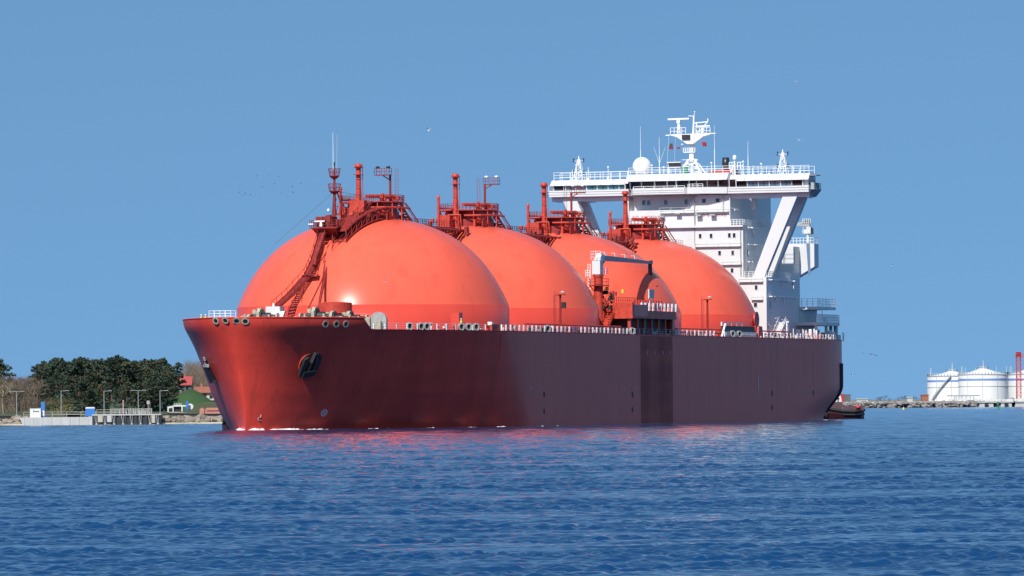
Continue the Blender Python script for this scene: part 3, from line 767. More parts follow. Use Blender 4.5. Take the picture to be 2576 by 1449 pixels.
# stays
sy = MB(); sy.tube(o + Vector((0, 0, 37.6)), L(-18.5, -9.5, 29.2), .022, n=4); sy.tube(o + Vector((0, 0, 37.6)), L(-6.2, .5, 37.0), .022, n=4); sy.build('stay_wire', M['dark'], foremast)
# platform in front of the dome with consoles, radar and braces
pf = MB(); o = L(-13.2, FB - .2, 0); zp = 31.6
pf.prism([o + Vector((-2.6, -2.0, zp)), o + Vector((2.6, -2.0, zp)), o + Vector((2.6, 2.6, zp)), o + Vector((-2.6, 2.6, zp))], (0, 0, .2))
pf.prism([o + Vector((-2.4, -1.8, zp - .03)), o + Vector((-2.4, 2.4, zp - .03)), o + Vector((2.0, 1.2, zp - 1.9)), o + Vector((2.0, -.6, zp - 1.9))], (.6, 0, .05))
g = random.Random(11)
for i in range(20):
    x, y = g.uniform(-2.2, 2.2), g.uniform(-1.7, 2.3); h = g.uniform(.4, 2.0); s_ = g.uniform(.15, .4)
    pf.box(o.x + x - s_, o.x + x + s_, o.y + y - s_, o.y + y + s_, zp + .2, zp + .2 + h)
pf.box(o.x - 1.8, o.x + .8, o.y - .8, o.y + 1.9, zp + 1.3, zp + 1.9)
front = pf.build('mast_platform', M['maroon'], ship)
rl = MB(); rl.rail([o + Vector((2.6, 2.6, zp + .2)), o + Vector((-2.6, 2.6, zp + .2)), o + Vector((-2.6, -2.0, zp + .2)), o + Vector((2.6, -2.0, zp + .2))], 1.1, .8, .035, 3); rl.build('platform_railing', M['maroon'], front)
rd = MB(); rd.bar(o + Vector((-2.7, .0, zp + 1.15)), o + Vector((-2.5, 1.9, zp + 1.15)), .18, .2); rd.tube(o + Vector((-2.5, .7, zp + .3)), o + Vector((-2.5, .7, zp + 1.1)), .28, .2); rd.lathe([(.0, zp + 2.6), (.25, zp + 2.75), (.2, zp + 3.1), (0, zp + 3.2)], o.x - .5, o.y + .2, 10); rd.bar(o + Vector((-2.7, 2.7, zp + .7)), o + Vector((-2.7, 1.9, zp + .7)), .3, .2)
rd.build('radar_scanner', M['whiteplastic'], front)
br = MB()
for dy in (-1.6, 2.2):
    br.bar(o + Vector((-2.2, dy, zp)), o + Vector((2.6, dy * .5, zp - 3.2)), .2); br.bar(o + Vector((1.2, dy, zp)), o + Vector((2.8, dy * .5, zp - 3.2)), .18)
br.bar(o + Vector((-1.4, -1.6, zp - .5)), o + Vector((2.0, 1.6, zp - 2.6)), .14); br.bar(o + Vector((-1.4, 2.0, zp - .5)), o + Vector((2.0, -1.6, zp - 2.6)), .14); br.bar(o + Vector((2.4, -1.6, zp - 2.4)), o + Vector((2.4, 2.0, zp - 2.4)), .18)
br.build('platform_brace', M['maroon'], front)
# wedge-shaped trunk buttress standing on the dome below the platform
tr = MB(); ya, yb = -(FB + .9), -(FB - 2.0)
tr.prism([(-13.8, ya, 29.0), (-13.8, ya, 23.4 - .4), (-19.0, ya, 22.5), (-17.0, ya, 29.0)][0:0] or [(-15.6, ya, 29.0), (-9.5, ya, 29.2), (-9.5, ya, 26.0), (-19.2, ya, 23.0)], (0, yb - ya, 0))
tr.build('trunk_buttress', M['tank'], ship)
# stair run from the platform up to the tank top
st = MB()
st.stair(L(-12.6, FB + 2.9, 31.2), L(-6.2, FB + 4.2, 36.0), L(.1, -1.0, 0), 16, .07); st.stair(L(-16.2, FB + 1.2, 27.6), L(-12.6, FB + 2.9, 31.2), L(.1, -1.0, 0), 9, .07)
st.build('tower_stair', M['maroon'], ship)
tt = MB(); n_ = 7
def trp(f_, w_, up): 
    T = -14.6 + 9.4 * f_; b = FB + .6 + 2.6 * f_ + w_; return L(T, b, zdome(math.hypot(T, b)) + up)
for w_ in (0, 2.3):
    for up in (.35, 1.9): tt.path([trp(i / n_, w_, up) for i in range(n_ + 1)], .11, 6)
    for i in range(n_):
        tt.bar(trp(i / n_, w_, .1), trp(i / n_, w_, 2.4), .14); tt.bar(trp(i / n_, w_, .35), trp((i + 1) / n_, w_, 1.9), .1)
for i in range(n_ + 1): tt.bar(trp(i / n_, 0, 1.9), trp(i / n_, 2.3, 1.9), .12); tt.bar(trp(i / n_, 0, .35), trp(i / n_, 2.3, .35), .12)
for i in range(n_): tt.prism([trp(i / n_, .1, 1.95), trp((i + .92) / n_, .1, 1.95), trp((i + .92) / n_, 2.2, 1.95), trp(i / n_, 2.2, 1.95)], (0, 0, .06))
tt.build('stair_truss', M['maroon'], ship)
g = random.Random(4)
for i in range(9):
    T = -13.0 + 8 * i / 9; b = FB + g.uniform(.6, 3.6); z0 = zdome(math.hypot(T, b)); h = g.uniform(1.2, 2.6)
    q = MB(); q.tube(L(T, b, z0 - .1), L(T, b, z0 + h), .12, n=6); q.tube(L(T, b, z0 + h), L(T + 1.2, b + .5, z0 + h + .3), .12, n=6); q.box(T - .22, T + .22, -b - .22, -b + .22, z0 + h - .5, z0 + h); q.build('valve_stand', M['maroon'], ship)
st2 = MB(); st2.prism([L(-9.9, FB + 1.3, 34.0), L(-9.9, FB + 2.3, 34.2), L(-10.4, FB + 1.7, 31.2)], (.5, 0, 0)); st2.box(-8.6, -7.2, -(FB + 3.7), -(FB + 1.2), 34.2, 36.2)
st2.build('cable_chute', M['orange'], ship)
# long stairway down the front of dome one: measured zig-zag
def front_pt(px, py, T): t_, b, z = ST(px, py, T); return L(t_, b, z)
legs = [((823, 575), (800, 655), -14.6, -18.4), ((800, 655), (783, 692), -18.4, -20.0), ((783, 692), (740, 740), -20.2, -22.6), ((740, 740), (700, 776), -22.6, -25.0)]
gw = MB()
for (a, b_, Ta, Tb) in legs:
    p, q = front_pt(*a, Ta), front_pt(*b_, Tb)
    gw.stair(p, q, L(.15, -1.25, 0), max(6, int((p - q).length / .36)), .07)
gw.bar(front_pt(783, 692, -20.1) - Vector((0, 1.2, 0)), front_pt(783, 692, -20.1) + Vector((0, 1.5, 0)), 1.2, .12)
gwo = gw.build('gangway_stair', M['maroon'], ship)
sup = MB()
for (a, b_, Ta, Tb) in legs:
    p = front_pt(*a, Ta)
    for d in (-.6, .6):
        e = p + Vector((0, d, 0)); r = math.hypot(e.x + 3.4, e.y); sup.bar(e, Vector((e.x + 3.4, e.y, max(15.5, zdome(min(r, 21.5)) - .2))), .12)
# two long slanting pipes beside the stairs
sup.path([front_pt(814, 590, -15.2), front_pt(796, 640, -18.0), front_pt(790, 668, -19.5)], .32)
sup.path([front_pt(826, 655, -17.0), front_pt(803, 768, -25.0), front_pt(800, 785, -26)], .2); sup.path([front_pt(818, 655, -17.5), front_pt(812, 700, -20), front_pt(776, 775, -25.5)], .12)
sup.build('stair_support', M['maroon'], gwo)

# ------------------------------------------------------------------ foredeck gear
def winch(px, py, T, k=1.0, flip=1):
    t_, b, z = ST(px, py, T); z0 = 15.9
    o = empty('mooring_winch', L(t_, b, z0), 0, ship)
    f_ = MB(); f_.box(-1.2, 1.2, -.25, .25, 0, 1.9 * k); f_.prism([(-1.2, -.28, 1.9 * k), (1.2, -.28, 1.9 * k), (.7, -.28, 2.5 * k), (-.4, -.28, 2.5 * k)], (0, .56, 0)); f_.box(-1.0, 1.0, 1.2, 1.5, 0, 1.6 * k); f_.box(-1.0, 1.0, -1.9, -1.6, 0, 1.6 * k); f_.box(-1.4, 1.4, -2.6, 2.4, 0, .3)
    f_.build('winch_frame', M['beige'], o)
    d = MB()
    def ytube(y0, y1, r): d.tube((0, y0, 1.25 * k), (0, y1, 1.25 * k), r, n=16)
    ytube(-1.6, -.3, .62 * k); ytube(.3, 1.2, .62 * k); ytube(-.45, -.3, 1.05 * k); ytube(.3, .42, 1.05 * k); ytube(1.5, 2.3, .4 * k); ytube(-2.7, -1.9, .36 * k)
    d.build('rope_drum', M['dark'], o)
    e = MB(); e.tube((0, -2.95, 1.25 * k), (0, -2.7, 1.25 * k), .62 * k, n=14); e.tube((0, 2.3, 1.25 * k), (0, 2.5, 1.25 * k), .5 * k, n=14); e.box(-.5, .6, .5, 1.1, 1.2, 2.3 * k); e.build('warping_head', M['beige'], o)
    return o
winch(655, 790, -44, 1.1); winch(628, 795, -48, .7); winch(793, 790, -40.5, 1.15); winch(838, 797, -39.8, .9); winch(880, 797, -37, .9)
bk = MB()
for px, py, T in ((610, 797, -50), (690, 798, -46), (745, 800, -45), (768, 800, -44), (858, 800, -40), (815, 798, -42)):
    t_, b, z = ST(px, py, T)
    for d in (-.35, .35): bk.tube(L(t_ + d, b, 15.9), L(t_ + d, b, 17.25), .18, n=9); bk.lathe([(.25, 17.2), (.25, 17.3), (0, 17.32)], t_ + d, -b, 9)
bk.build('mooring_bitts', M['beige'], ship)
bt = MB(); t_, b, z = ST(699, 787, -42)
bt.box(t_ - 1, t_ + 1, -b - .7, -b + 1.6, 15.9, 18.9); bt.prism([L(t_ - 1.2, b - .2, 18.0), L(t_ - 1.2, b + 1.6, 18.2), L(t_ - 1.8, b + 1.4, 17.0), L(t_ - 1.8, b - .3, 17.0)], (.8, 0, 0)); bt.box(t_ - .2, t_ + .1, -b + .5, -b + .8, 18.9, 19.4)
bt.build('deck_locker', M['white'], ship)
# railing on the raised bow step
rl = MB(); a = ST(526, 795, -53); b_ = ST(581, 795, -53)
rl.rail([L(-53, a[1], 17.0), L(-53, b_[1], 17.0)], 1.2, .8, .04, 3); rl.rail([L(-51, a[1], 17.0), L(-51, b_[1], 17.0)], 1.2, 1.6, .03, 3); rl.bar(L(-53, a[1], 17.0), L(-53, b_[1], 17.0), .1)
rl.bar(L(-53, a[1], 16.9), L(-53, a[1], 15.9), .12); rl.bar(L(-53, b_[1], 16.9), L(-53, b_[1], 15.9), .12)
rl.build('bow_railing', M['whiteplastic'], ship)
# round orange mushroom hatch in front of dome one
hm = MB(); t_, b, z = ST(843, 770, -31); hm.lathe([(1.6, 15.3), (1.6, 17.3), (2.65, 17.9), (2.65, 19.5), (2.4, 19.6), (0, 19.75)], t_, -b, 28, smooth=False)
hm.build('hatch_tower', M['orange'], ship)

# ------------------------------------------------------------------ main deck edge: railings, chocks, reels
def deck_rail(T0, T1, m='whiteplastic', step=.8, r=.05, h=1.1, bars=3):
    mb = MB(); n = max(2, int((T1 - T0) / 6)); pts = [L(T, half(T, 15.2) - .25, 15.1) for T in np.linspace(T0, T1, n + 1)]
    mb.rail(pts, h, step, r, bars, .022)
    return mb.build('deck_railing', M[m], ship)
def Tat(px, py=830):
    return surf(px, py)[0]
deck_rail(Tat(918, 822), Tat(1150), step=2.6, r=.08); deck_rail(Tat(1150), Tat(1225), step=2.4, r=.08)
deck_rail(Tat(1266), Tat(1395), step=2.3, r=.11); deck_rail(Tat(1396), Tat(1600), step=2.3, r=.11); deck_rail(Tat(1601), Tat(1700), 'grey', 2.4, .09)
deck_rail(Tat(1712), Tat(1800), step=2.3, r=.11); deck_rail(Tat(1925), 197.5, step=2.3, r=.10)
# inner clutter just behind the rail: valves, rollers, vents in white, yellow and dark
g = random.Random(21)
for T in np.arange(-30, 196, 1.45):
    h = half(T, 15.2) - g.uniform(.8, 2.2); r = g.random(); z1 = 15.0 + g.uniform(.4, 1.3); T = float(T)
    nm, m_ = ('deck_fitting', 'offwhite') if r < .42 else ('deck_valve', 'dark') if r < .62 else ('deck_pipe', 'orange')
    s_ = g.uniform(.12, .4); tgt = MB()
    if g.random() < .5: tgt.box(T - s_, T + s_, -h - s_, -h + s_, 15.0, z1)
    else: tgt.tube(L(T, h, 15.0), L(T + g.uniform(-.5, .5), h, z1), s_ * .5, n=7); tgt.tube(L(T - .5, h, z1), L(T + .5, h, z1), .1, n=6)
    tgt.build(nm, M[m_], ship)
dp = MB()
for b, z, r in ((22.6, 15.9, .18), (22.2, 16.5, .12)): dp.tube(L(10, b, z), L(60, b, z), r, n=8); dp.tube(L(86, b, z), L(160, b, z), r, n=8)
dp.build('deck_pipe_run', M['orange'], ship)
# Panama chocks: pairs of white-rimmed dark rings standing on the deck edge
def chock(px, sc_=1.0):
    T = Tat(px, 822); b = half(T, 15.2) - .2; t, u, n = surf_frame(T, half(T, 14.5), 14.5); c = L(T, b, 15.75)
    mb = MB(); N = 14; u = Vector((0, 0, 1)); n = Vector((n.x, n.y, 0)).normalized(); t = u.cross(n)
    n = (n * .75 + Vector((-.6, 0, 0))).normalized(); t = u.cross(n)
    for (ka, oa), (kb, ob) in (((1, -.25), (1, .25)), ((1, .25), (.66, .25)), ((.66, .25), (.66, -.2))):
        vs = [c + n * o + (t * math.cos(2 * math.pi * i / N) * .62 + u * math.sin(2 * math.pi * i / N) * .78) * k * sc_ for k, o in ((ka, oa), (kb, ob)) for i in range(N)]
        mb.add(vs, [(i, (i + 1) % N, N + (i + 1) % N, N + i) for i in range(N)], True)
    o = mb.build('mooring_chock', M['brightgrey'], ship)
    th = MB(); th.add([c + n * .02 + (t * math.cos(2 * math.pi * i / N) * .62 + u * math.sin(2 * math.pi * i / N) * .78) * .68 * sc_ for i in range(N)], [tuple(range(N))]); th.build('throat', M['black'], o)
for px in (1036, 1065, 1079, 1165, 1183, 1202, 1380, 1592, 1845, 1862): chock(px, .8)
rr = MB(); t_, b, z = SB(969, 806, 19.5); t_ = Tat(969, 822) + 2; b = half(t_, 15.2) - 2.2
rr.tube(L(t_ - .4, b, 16.6), L(t_ + .2, b, 16.6), 1.35, n=24); rr.box(t_ - .35, t_ + .3, -b - 1.3, -b + 1.3, 15.0, 16.2)
rr.build('rope_reel', M['brightgrey'], ship)
rr = MB(); rr.box(t_ - .9, t_ - .6, -b + 1.2, -b + 2.0, 15, 17.2); rr.box(t_ - 1.2, t_ - .6, -b - .7, -b + .2, 15, 16.5); rr.build('reel_motor', M['beige'], ship)
bo = MB(); a = Tat(1238, 830); e_ = Tat(1264, 830); bo.box(a, e_, -half(a, 15) - .02, -half(a, 15) + .3, 15.0, 16.2); bo.build('bulwark_plate', M['hullpatch'], ship)
bo = MB(); t_, b, z = SB(1135, 800, 19); bo.box(t_ - .8, t_ + .8, -20.6, -19.2, 15, 18.0); bo.build('deck_store', M['skirt'], ship)
wbx = MB(); wbx.box(Tat(1242), Tat(1242) + .9, -23.2, -22.5, 16.1, 16.6); wbx.build('life_ring_box', M['whiteplastic'], ship)

# deck lamp posts
def deck_post(px, ytop, b, dark=True):
    T, _, z = SB(px, 825, b); _, _, zt = SB(px, ytop, b)
    o = MB(); p = L(T, b, 0); o.tube(p + Vector((0, 0, 15)), p + Vector((0, 0, zt - .7)), .2, .17, 10); o.bar(p + Vector((0, -.2, zt - .8)), p + Vector((0, .8, zt - .7)), .12, .1); o.box(T - .7, T + .7, -b - .7, -b + .5, zt - .72, zt - .62); o.tube(p + Vector((-.3, .9, 15)), p + Vector((-.3, .9, zt)), .035, n=5); o.ladder(p + Vector((-.1, .75, 15.5)), p + Vector((-.1, .75, zt - .6)), (0, .35, 0), .5, .025)
    q = o.build('deck_lamp_post', M['maroon'], ship)
    h = MB(); h.lathe([(.4, zt - .35), (.42, zt - .2), (.1, zt - .05)], T - .2, -b - .5, 10); h.build('flood_lamp', M['brightgrey'], q)
    if dark:
        k = MB(); k.box(T - .3, T + .3, -b - .9, -b - .3, zt - 2.9, zt - 1.9); k.build('junction_box', M['dark'], q)
deck_post(1410, 731, 23.0); deck_post(1780, 744, 23.0, False)

# ------------------------------------------------------------------ deck crane
CT, CB = 60.8, 18.0
cr = empty('deck_crane', L(CT, CB, 15.0), 0, ship)
pd = MB(); pd.tube((0, 0, 0), (0, 0, 10.4), .8, .75, 20); pd.lathe([(.9, 10.0), (.9, 10.4)], 0, 0, 20)
pd.build('pedestal', M['orange'], cr)
pf = MB(); pf.lathe([(1.8, 8.45), (1.8, 8.6)], 0, 0, 10, smooth=False); pf.rail([(1.75 * math.cos(2 * math.pi * i / 10), 1.75 * math.sin(2 * math.pi * i / 10), 8.6) for i in range(11)], 1.05, 1.2, .035, 2)
for i in range(5):
    a = 2 * math.pi * i / 5; d = Vector((math.cos(a), math.sin(a), 0)); pf.bar(d * .8 + Vector((0, 0, 7.5)), d * 1.7 + Vector((0, 0, 8.4)), .12)
pf.build('crane_platform', M['maroon'], cr)
hs = MB(); hs.box(-.95, .8, -.62, .8, 10.4, 12.7); hs.prism([(-.6, -.5, 12.7), (2.0, -.5, 12.7), (2.2, -.5, 13.7), (.6, -.5, 13.8), (-.6, -.5, 13.1)], (0, 1.0, 0))
hs.box(.3, 1.2, -.4, .4, 13.7, 14.05)
hs.build('crane_house', M['white'], cr)
rl = MB(); rl.rail([(-1.2, -.8, 12.8), (-1.2, .9, 12.8), (.2, .9, 12.8)], 1.5, .8, .035, 3); rl.rail([(.9, -1.0, 10.4), (2.0, -1.0, 10.4), (2.0, .8, 10.4)], 1.1, .7, .035, 2); rl.ladder((-1.2, 1.0, 7.8), (-1.2, 1.0, 12.2), (0, .45, 0), .4, .04); rl.rail([(-1.4, 1.1, 9.9), (-1.4, 1.8, 9.9)], 1.2, .4, .04, 3)
rl.build('crane_ladder', M['whiteplastic'], cr)
BE = 29.0
bm = MB(); bm.prism([(.8, -.4, 12.55), (3.0, -.4, 12.75), (BE, -.35, 12.75), (BE + .5, -.35, 12.85), (BE + .4, -.35, 13.15), (14, -.35, 13.5), (5, -.4, 13.62), (1.0, -.4, 13.6)], (0, .8, 0)); bm.bar((.9, 0, 11.4), (3.2, 0, 12.8), .3, .3)
bm.build('boom', M['grey'], cr)  # white boom coloured grey, its shade put into the paint
rl = MB()
for x in (2.6, 8.0, 13.5, 19.0):
    z = 13.62 - max(0, x - 5) * .02
    rl.rail([(x, -.35, z), (x + 1.4, -.35, z - .03)], .6, .7, .03, 2); rl.bar((x, -.35, z + .6), (x, .35, z + .6), .05)
rl.build('boom_railing', M['whiteplastic'], cr)
hk = MB(); hk.bar((BE + .2, 0, 13.0), (BE + .2, 0, 10.4), .4, .3); hk.bar((BE - .9, 0, 12.8), (BE - .9, 0, 11.2), .25, .18); hk.tube((BE + .2, 0, 10.5), (BE - .1, 0, 9.9), .25, .12); hk.lathe([(.25, 12.9), (.38, 13.1), (.25, 13.4)], BE + .3, 0, 10)
hk.build('hook_block', M['dark'], cr)
# crutch the boom rests near, with ladder
ct_ = MB(); o = L(CT + BE + 1.6, CB + 1.0, 0)
ct_.bar(o + Vector((0, 0, 15)), o + Vector((-.2, 0, 23.8)), .35, .35); ct_.bar(o + Vector((-2.6, 0, 23.6)), o + Vector((2.2, 0, 23.9)), .3, .5); ct_.bar(o + Vector((-.2, 0, 21.6)), o + Vector((-2.4, 0, 23.6)), .3, .3); ct_.bar(o + Vector((.2, 0, 21.6)), o + Vector((2.0, 0, 23.6)), .25, .25); ct_.prism([o + Vector((-2.6, -.4, 23.9)), o + Vector((-.4, -.4, 23.0)), o + Vector((1.2, -.4, 24.0))], (0, .8, 0))
ct_.build('boom_crutch', M['maroon'], ship)
ct2 = MB(); ct2.ladder(o + Vector((-.9, -.5, 17.6)), o + Vector((1.4, -.4, 21.8)), (.9, -.25, 0), .38, .07); ct2.rail([o + Vector((2.4, -.5, 17.5)), o + Vector((4.8, -.5, 17.5))], 1.1, .8, .04, 2); ct2.ladder(o + Vector((.5, .5, 15)), o + Vector((.5, .5, 24)), (.5, 0, 0), .4, .04)
ct2.build('crutch_ladder', M['orange'], ship)

# ------------------------------------------------------------------ loading manifold platform
ma, mb_ = 62.0, 86.5
mf = MB()
mf.box(ma, mb_, -23.6, -17.2, 18.1, 19.3)
mf.box(ma - .3, ma + .6, -23.7, -20.2, 17.9, 20.6)
mf.prism([L(ma - .3, 20.1, 18.6), L(ma - .3, 17.3, 19.7), L(ma - .3, 17.3, 20.2), L(ma - .3, 20.1, 20.2)], (.6, 0, 0))
mf.box(ma - .2, mb_, -23.75, -23.4, 17.95, 18.35)
for T in np.arange(ma + .4, mb_, 3.9): mf.box(T - .25, T + .25, -23.2, -22.7, 15.0, 18.1); mf.bar(L(T, 19, 15), L(T + 2, 19, 18.1), .3)
mfo = mf.build('manifold_platform', M['orange'], ship)
mk = MB(); mk.box(ma + .7, ma + 8, -23.72, -23.5, 18.2, 20.3); mk.build('spill_screen', M['skirt'], mfo)
kk = MB(); kk.box(ma + 2, mb_ - 1, -22.0, -18.5, 15.0, 18.05); kk.build('underdeck_shade_box', M['dark'], mfo)  # dark box standing in for shade in the open space below the platform
rl = MB(); rl.rail([L(ma + 5.5, 23.5, 19.3), L(mb_ + .4, 23.5, 19.3)], 1.35, 2.1, .15, 2, .03); rl.build('manifold_railing', M['whiteplastic'], mfo)
pv = MB(); g = random.Random(9)
for T in np.arange(ma + 7, mb_ - 1, 1.5):
    pv.tube(L(T, 20.5, 19.2), L(T, 20.5, 20.4), .3, n=9); pv.tube(L(T, 20.5, 20.3), L(T, 23.0, 20.1), .34, n=10); pv.tube(L(T, 22.9, 20.1), L(T, 23.1, 20.1), .5, n=10); pv.box(T - .3, T + .3, -21.8, -21.2, 20.2, 21.2)
pv.build('loading_pipes', M['orange'], mfo)
fr = MB()
for i in range(42):
    b = g.uniform(17.2, 20.2); z = g.uniform(18.6, 22.4); T = ma + g.uniform(-1.2, 2.0); s_ = g.uniform(.1, .35)
    fr.box(T - s_, T + s_, -b - s_, -b + s_, z - s_, z + s_); fr.bar(L(T, b, z), L(T + g.uniform(-.6, .6), b + g.uniform(-.8, .8), z + g.uniform(-1, .4)), .12)
fr.rail([L(ma - 1, 16.6, 20.2), L(ma - 1, 20.0, 20.2)], 1.1, .5, .05, 3); fr.rail([L(ma - .2, 20.2, 20.6), L(ma + 14, 20.2, 20.6)], 1.0, 1.0, .04, 2)
fr.build('manifold_machinery', M['orange'], mfo)
fr = MB()
for i in range(16):
    b = g.uniform(17.4, 20.2); z = g.uniform(19.6, 22.8); T = ma + g.uniform(-1.4, 1.0); fr.box(T - .2, T + .2, -b - .22, -b + .22, z - .35, z + .3)
fr.build('hydraulic_unit', M['dark'], mfo)
yl = MB()
for b, z in ((17.6, 22.8), (19.4, 23.0), (22.2, 22.5)): yl.tube(L(ma - .8, b, z - .3), L(ma - .8, b, z + .3), .3, n=10)
yl.build('valve_wheel', M['yellow'], mfo)
wb = MB(); wb.box(ma + 10.4, ma + 13.2, -23.3, -23.1, 21.4, 23.0); wb.bar(L(ma + 10.8, 23.2, 19.3), L(ma + 10.8, 23.2, 21.5), .12); wb.bar(L(ma + 12.8, 23.2, 19.3), L(ma + 12.8, 23.2, 21.5), .12)
wb.build('notice_board', M['offwhite'], mfo)
st = MB(); st.stair(L(ma - 3.4, 19.9, 15.0), L(ma - .3, 20.5, 18.9), L(.1, -1.3, 0), 10, .08); st.build('manifold_stair', M['orange'], mfo)
cf = MB(); cf.box(mb_ + .2, mb_ + 1.2, -23.0, -20.0, 15, 20.0); cf.build('manifold_end_frame', M['skirt'], mfo)

# hose-handling reel and gangway beam on the after deck
hb = empty('hose_reel', L(*[SB(1895, 812, 21.5)[0], 21.5, 15.0]), 0, ship)
w_ = MB(); w_.tube((0, .5, 3.5), (0, -.5, 3.5), 1.15, n=20); w_.tube((0, .7, 3.5), (0, .5, 3.5), 1.5, n=20); w_.tube((0, -.5, 3.5), (0, -.7, 3.5), 1.5, n=20)
w_.build('reel_drum', M['red'], hb)
w_ = MB(); w_.box(-1.4, 1.4, -.9, .9, 0, 2.4); w_.prism([(-1.6, -1.4, 0), (1.6, -1.4, 0), (1.0, -1.4, 2.3), (-1.0, -1.4, 2.3)], (0, .4, 0)); w_.build('reel_base', M['red'], hb)
gb = MB(); a, e_ = SB(1822, 822, 23)[0], SB(1895, 822, 23)[0]; gb.box(a, e_, -23.3, -22.4, 16.1, 17.2); gb.build('gangway_beam', M['dark'], ship)
gr = MB(); gr.rail([L(a - 1.5, 23.5, 15.1), L(e_, 23.5, 15.1)], 1.0, .8, .08, 2); gr.rail([L(a - 1, 22.8, 17.2), L(e_ - 6, 22.8, 17.2)], .6, 3.2, .1, 1)
gr.bar(L(a - 2.2, 23.2, 15.1), L(a, 23.2, 17.5), .3); gr.build('gangway_railing', M['whiteplastic'], ship)
rl = MB(); rl.rail([L(SB(1858, 800, 21)[0], 20.5, 17.8), L(SB(1885, 800, 21)[0], 20.5, 17.8)], 1.3, .7, .05, 2); rl.bar(L(SB(1858, 800, 21)[0], 20.5, 17.75), L(SB(1885, 800, 21)[0], 20.5, 17.75), .15); rl.build('reel_railing', M['orange'], ship)

# ------------------------------------------------------------------ accommodation block
FT = 164.0
ac = MB()
ac.box(FT, FT + 21.8, -16.9, 16.9, 15.0, 26.8)
ac.box(FT + .004, FT + 20, -12.45, 12.45, 26.8, 36.2)
ac.box(FT - .7, FT + 20.2, -12.6, 12.6, 36.2, 36.55)
ac.box(FT + 2.4, FT + 16, -9.9, 9.9, 36.55, 42.4)
ac.box(FT + .3, FT + 2.4, -9.9, 9.9, 36.55, 39.6)
acc = ac.build('superstructure', M['white'], ship)
# forward half of the upper storey, its inboard edge sloping
up = MB(); up.prism([L(FT + .3, 3.6, 42.3), L(FT + .3, 9.9, 42.3), L(FT + .3, 9.9, 39.6), L(FT + .3, .9, 39.6)], (2.1, 0, 0)); up.build('upper_wing_panel', M['white'], acc)
up = MB(); up.prism([L(FT + .3, -9.9, 42.3), L(FT + .3, -12.2, 42.3), L(FT + .3, -11.0, 41.4), L(FT + .3, -10.3, 40.0), L(FT + .3, -9.9, 37.5)], (2.1, 0, 0)); up.build('corner_gusset', M['white'], acc)
# curved casing under the port side of the bridge
cv = MB(); N = 10
pr = [L(FT + 3.0 + 7 * math.sin(a), 9.9 + 2.2 * (1 - math.cos(a)), 0) for a in np.linspace(0, math.pi / 2, N)]
vs = [p + Vector((0, 0, z)) for z in (36.55, 42.3) for p in pr]
cv.add(vs, [(i, i + 1, N + i + 1, N + i) for i in range(N - 1)], True); cv.box(FT + 10, FT + 19.5, -12.1, -9.5, 36.55, 42.3)
cv.tube(L(FT + 7, 12.6, 39.6), L(FT + 7, 12.6, 42.2), .5, n=12)
cv.build('vent_casing', M['white'], acc)
def wall_window(px, py, T, wd, hg, m='porthole', parent=None, nm='window'):
    t_, b, z = ST(px, py, T); o = MB(); o.box(T - .05, T + .1, -b - wd / 2, -b + wd / 2, z - hg / 2, z + hg / 2)
    q = o.build(nm, M[m], parent or acc)
    f_ = MB(); k = .05; x0, x1, y0, y1, z0, z1 = T - .08, T + .05, -b - wd / 2 - k, -b + wd / 2 + k, z - hg / 2 - k, z + hg / 2 + k
    f_.box(x0, x1, y0, y0 + k, z0, z1); f_.box(x0, x1, y1 - k, y1, z0, z1); f_.box(x0, x1, y0 + k, y1 - k, z1 - k, z1); f_.box(x0 - .03, x1, y0 + k, y1 - k, z0, z0 + k)
    f_.build('window_frame', M['white'], q)
for x, y in ((72, 293), (186, 291), (377, 285), (427, 285), (275, 470), (412, 468), (405, 652), (657, 830)): wall_window(*c6(x, y), FT, .5, .78)
wall_window(*c6(650, 1012), FT, .62, .75)
for x, y in ((450, 1138), (617, 1133)): wall_window(*c5(x, y), FT + .3, .72, .72)
for x, y in ((1333, 1160), (1392, 1160), (1600, 1157), (1843, 1148)): wall_window(*c4(x, y), FT + 2.4, .62, .85, 'glass_blue')
# handrails along the wall ledges
for (x0, x1, y) in ((20, 500, 405), (300, 505, 592), (480, 728, 772), (610, 728, 958)):
    a, b_ = ST(*c6(x0, y), FT), ST(*c6(x1, y), FT)
    pa, pb = L(FT - .35, a[1], a[2]), L(FT - .35, b_[1], a[2])
    lg = MB(); lg.bar(pa, pb, .5, .06); lg.rail([pa - Vector((.2, 0, 0)), pb - Vector((.2, 0, 0))], .95, 2.4, .028, 1); lg.build('ledge_railing', M['offwhite'], acc)
for crop, x0, x1, y in ((c5, 345, 740, 1272), (c5, -90, 330, 1285)):
    a, b_ = ST(*crop(x0, y), FT - .4), ST(*crop(x1, y), FT - .4); pa, pb = L(FT - .1, a[1], a[2]), L(FT - .1, b_[1], a[2])
    lg = MB(); lg.bar(pa, pb, .6, .06); lg.rail([pa - Vector((.25, 0, 0)), pb - Vector((.25, 0, 0))], .95, 2.2, .028, 1); lg.build('ledge_railing', M['offwhite'], acc)
pc = MB(); a = ST(*c5(333, 1100), FT - .1); pc.bar(L(FT - .1, a[1], 41.9), L(FT - .1, a[1], 33.0), .12); pc.bar(L(FT - .1, a[1] + 5.6, 42.3), L(FT - .1, a[1] + 5.6, 38.9), .08)
pc.path([L(FT - .1, -5.2, 38.4), L(FT - .1, -5.2, 34.9), L(FT - .1, -7.8, 34.9)], .08); pc.path([L(FT - .15, 12.0, 36), L(FT - .15, 12.0, 27)], .08); pc.path([L(FT - .15, 13.1, 26.8), L(FT - .15, 13.1, 35)], .05)
pc.build('downpipe', M['brightgrey'], acc)
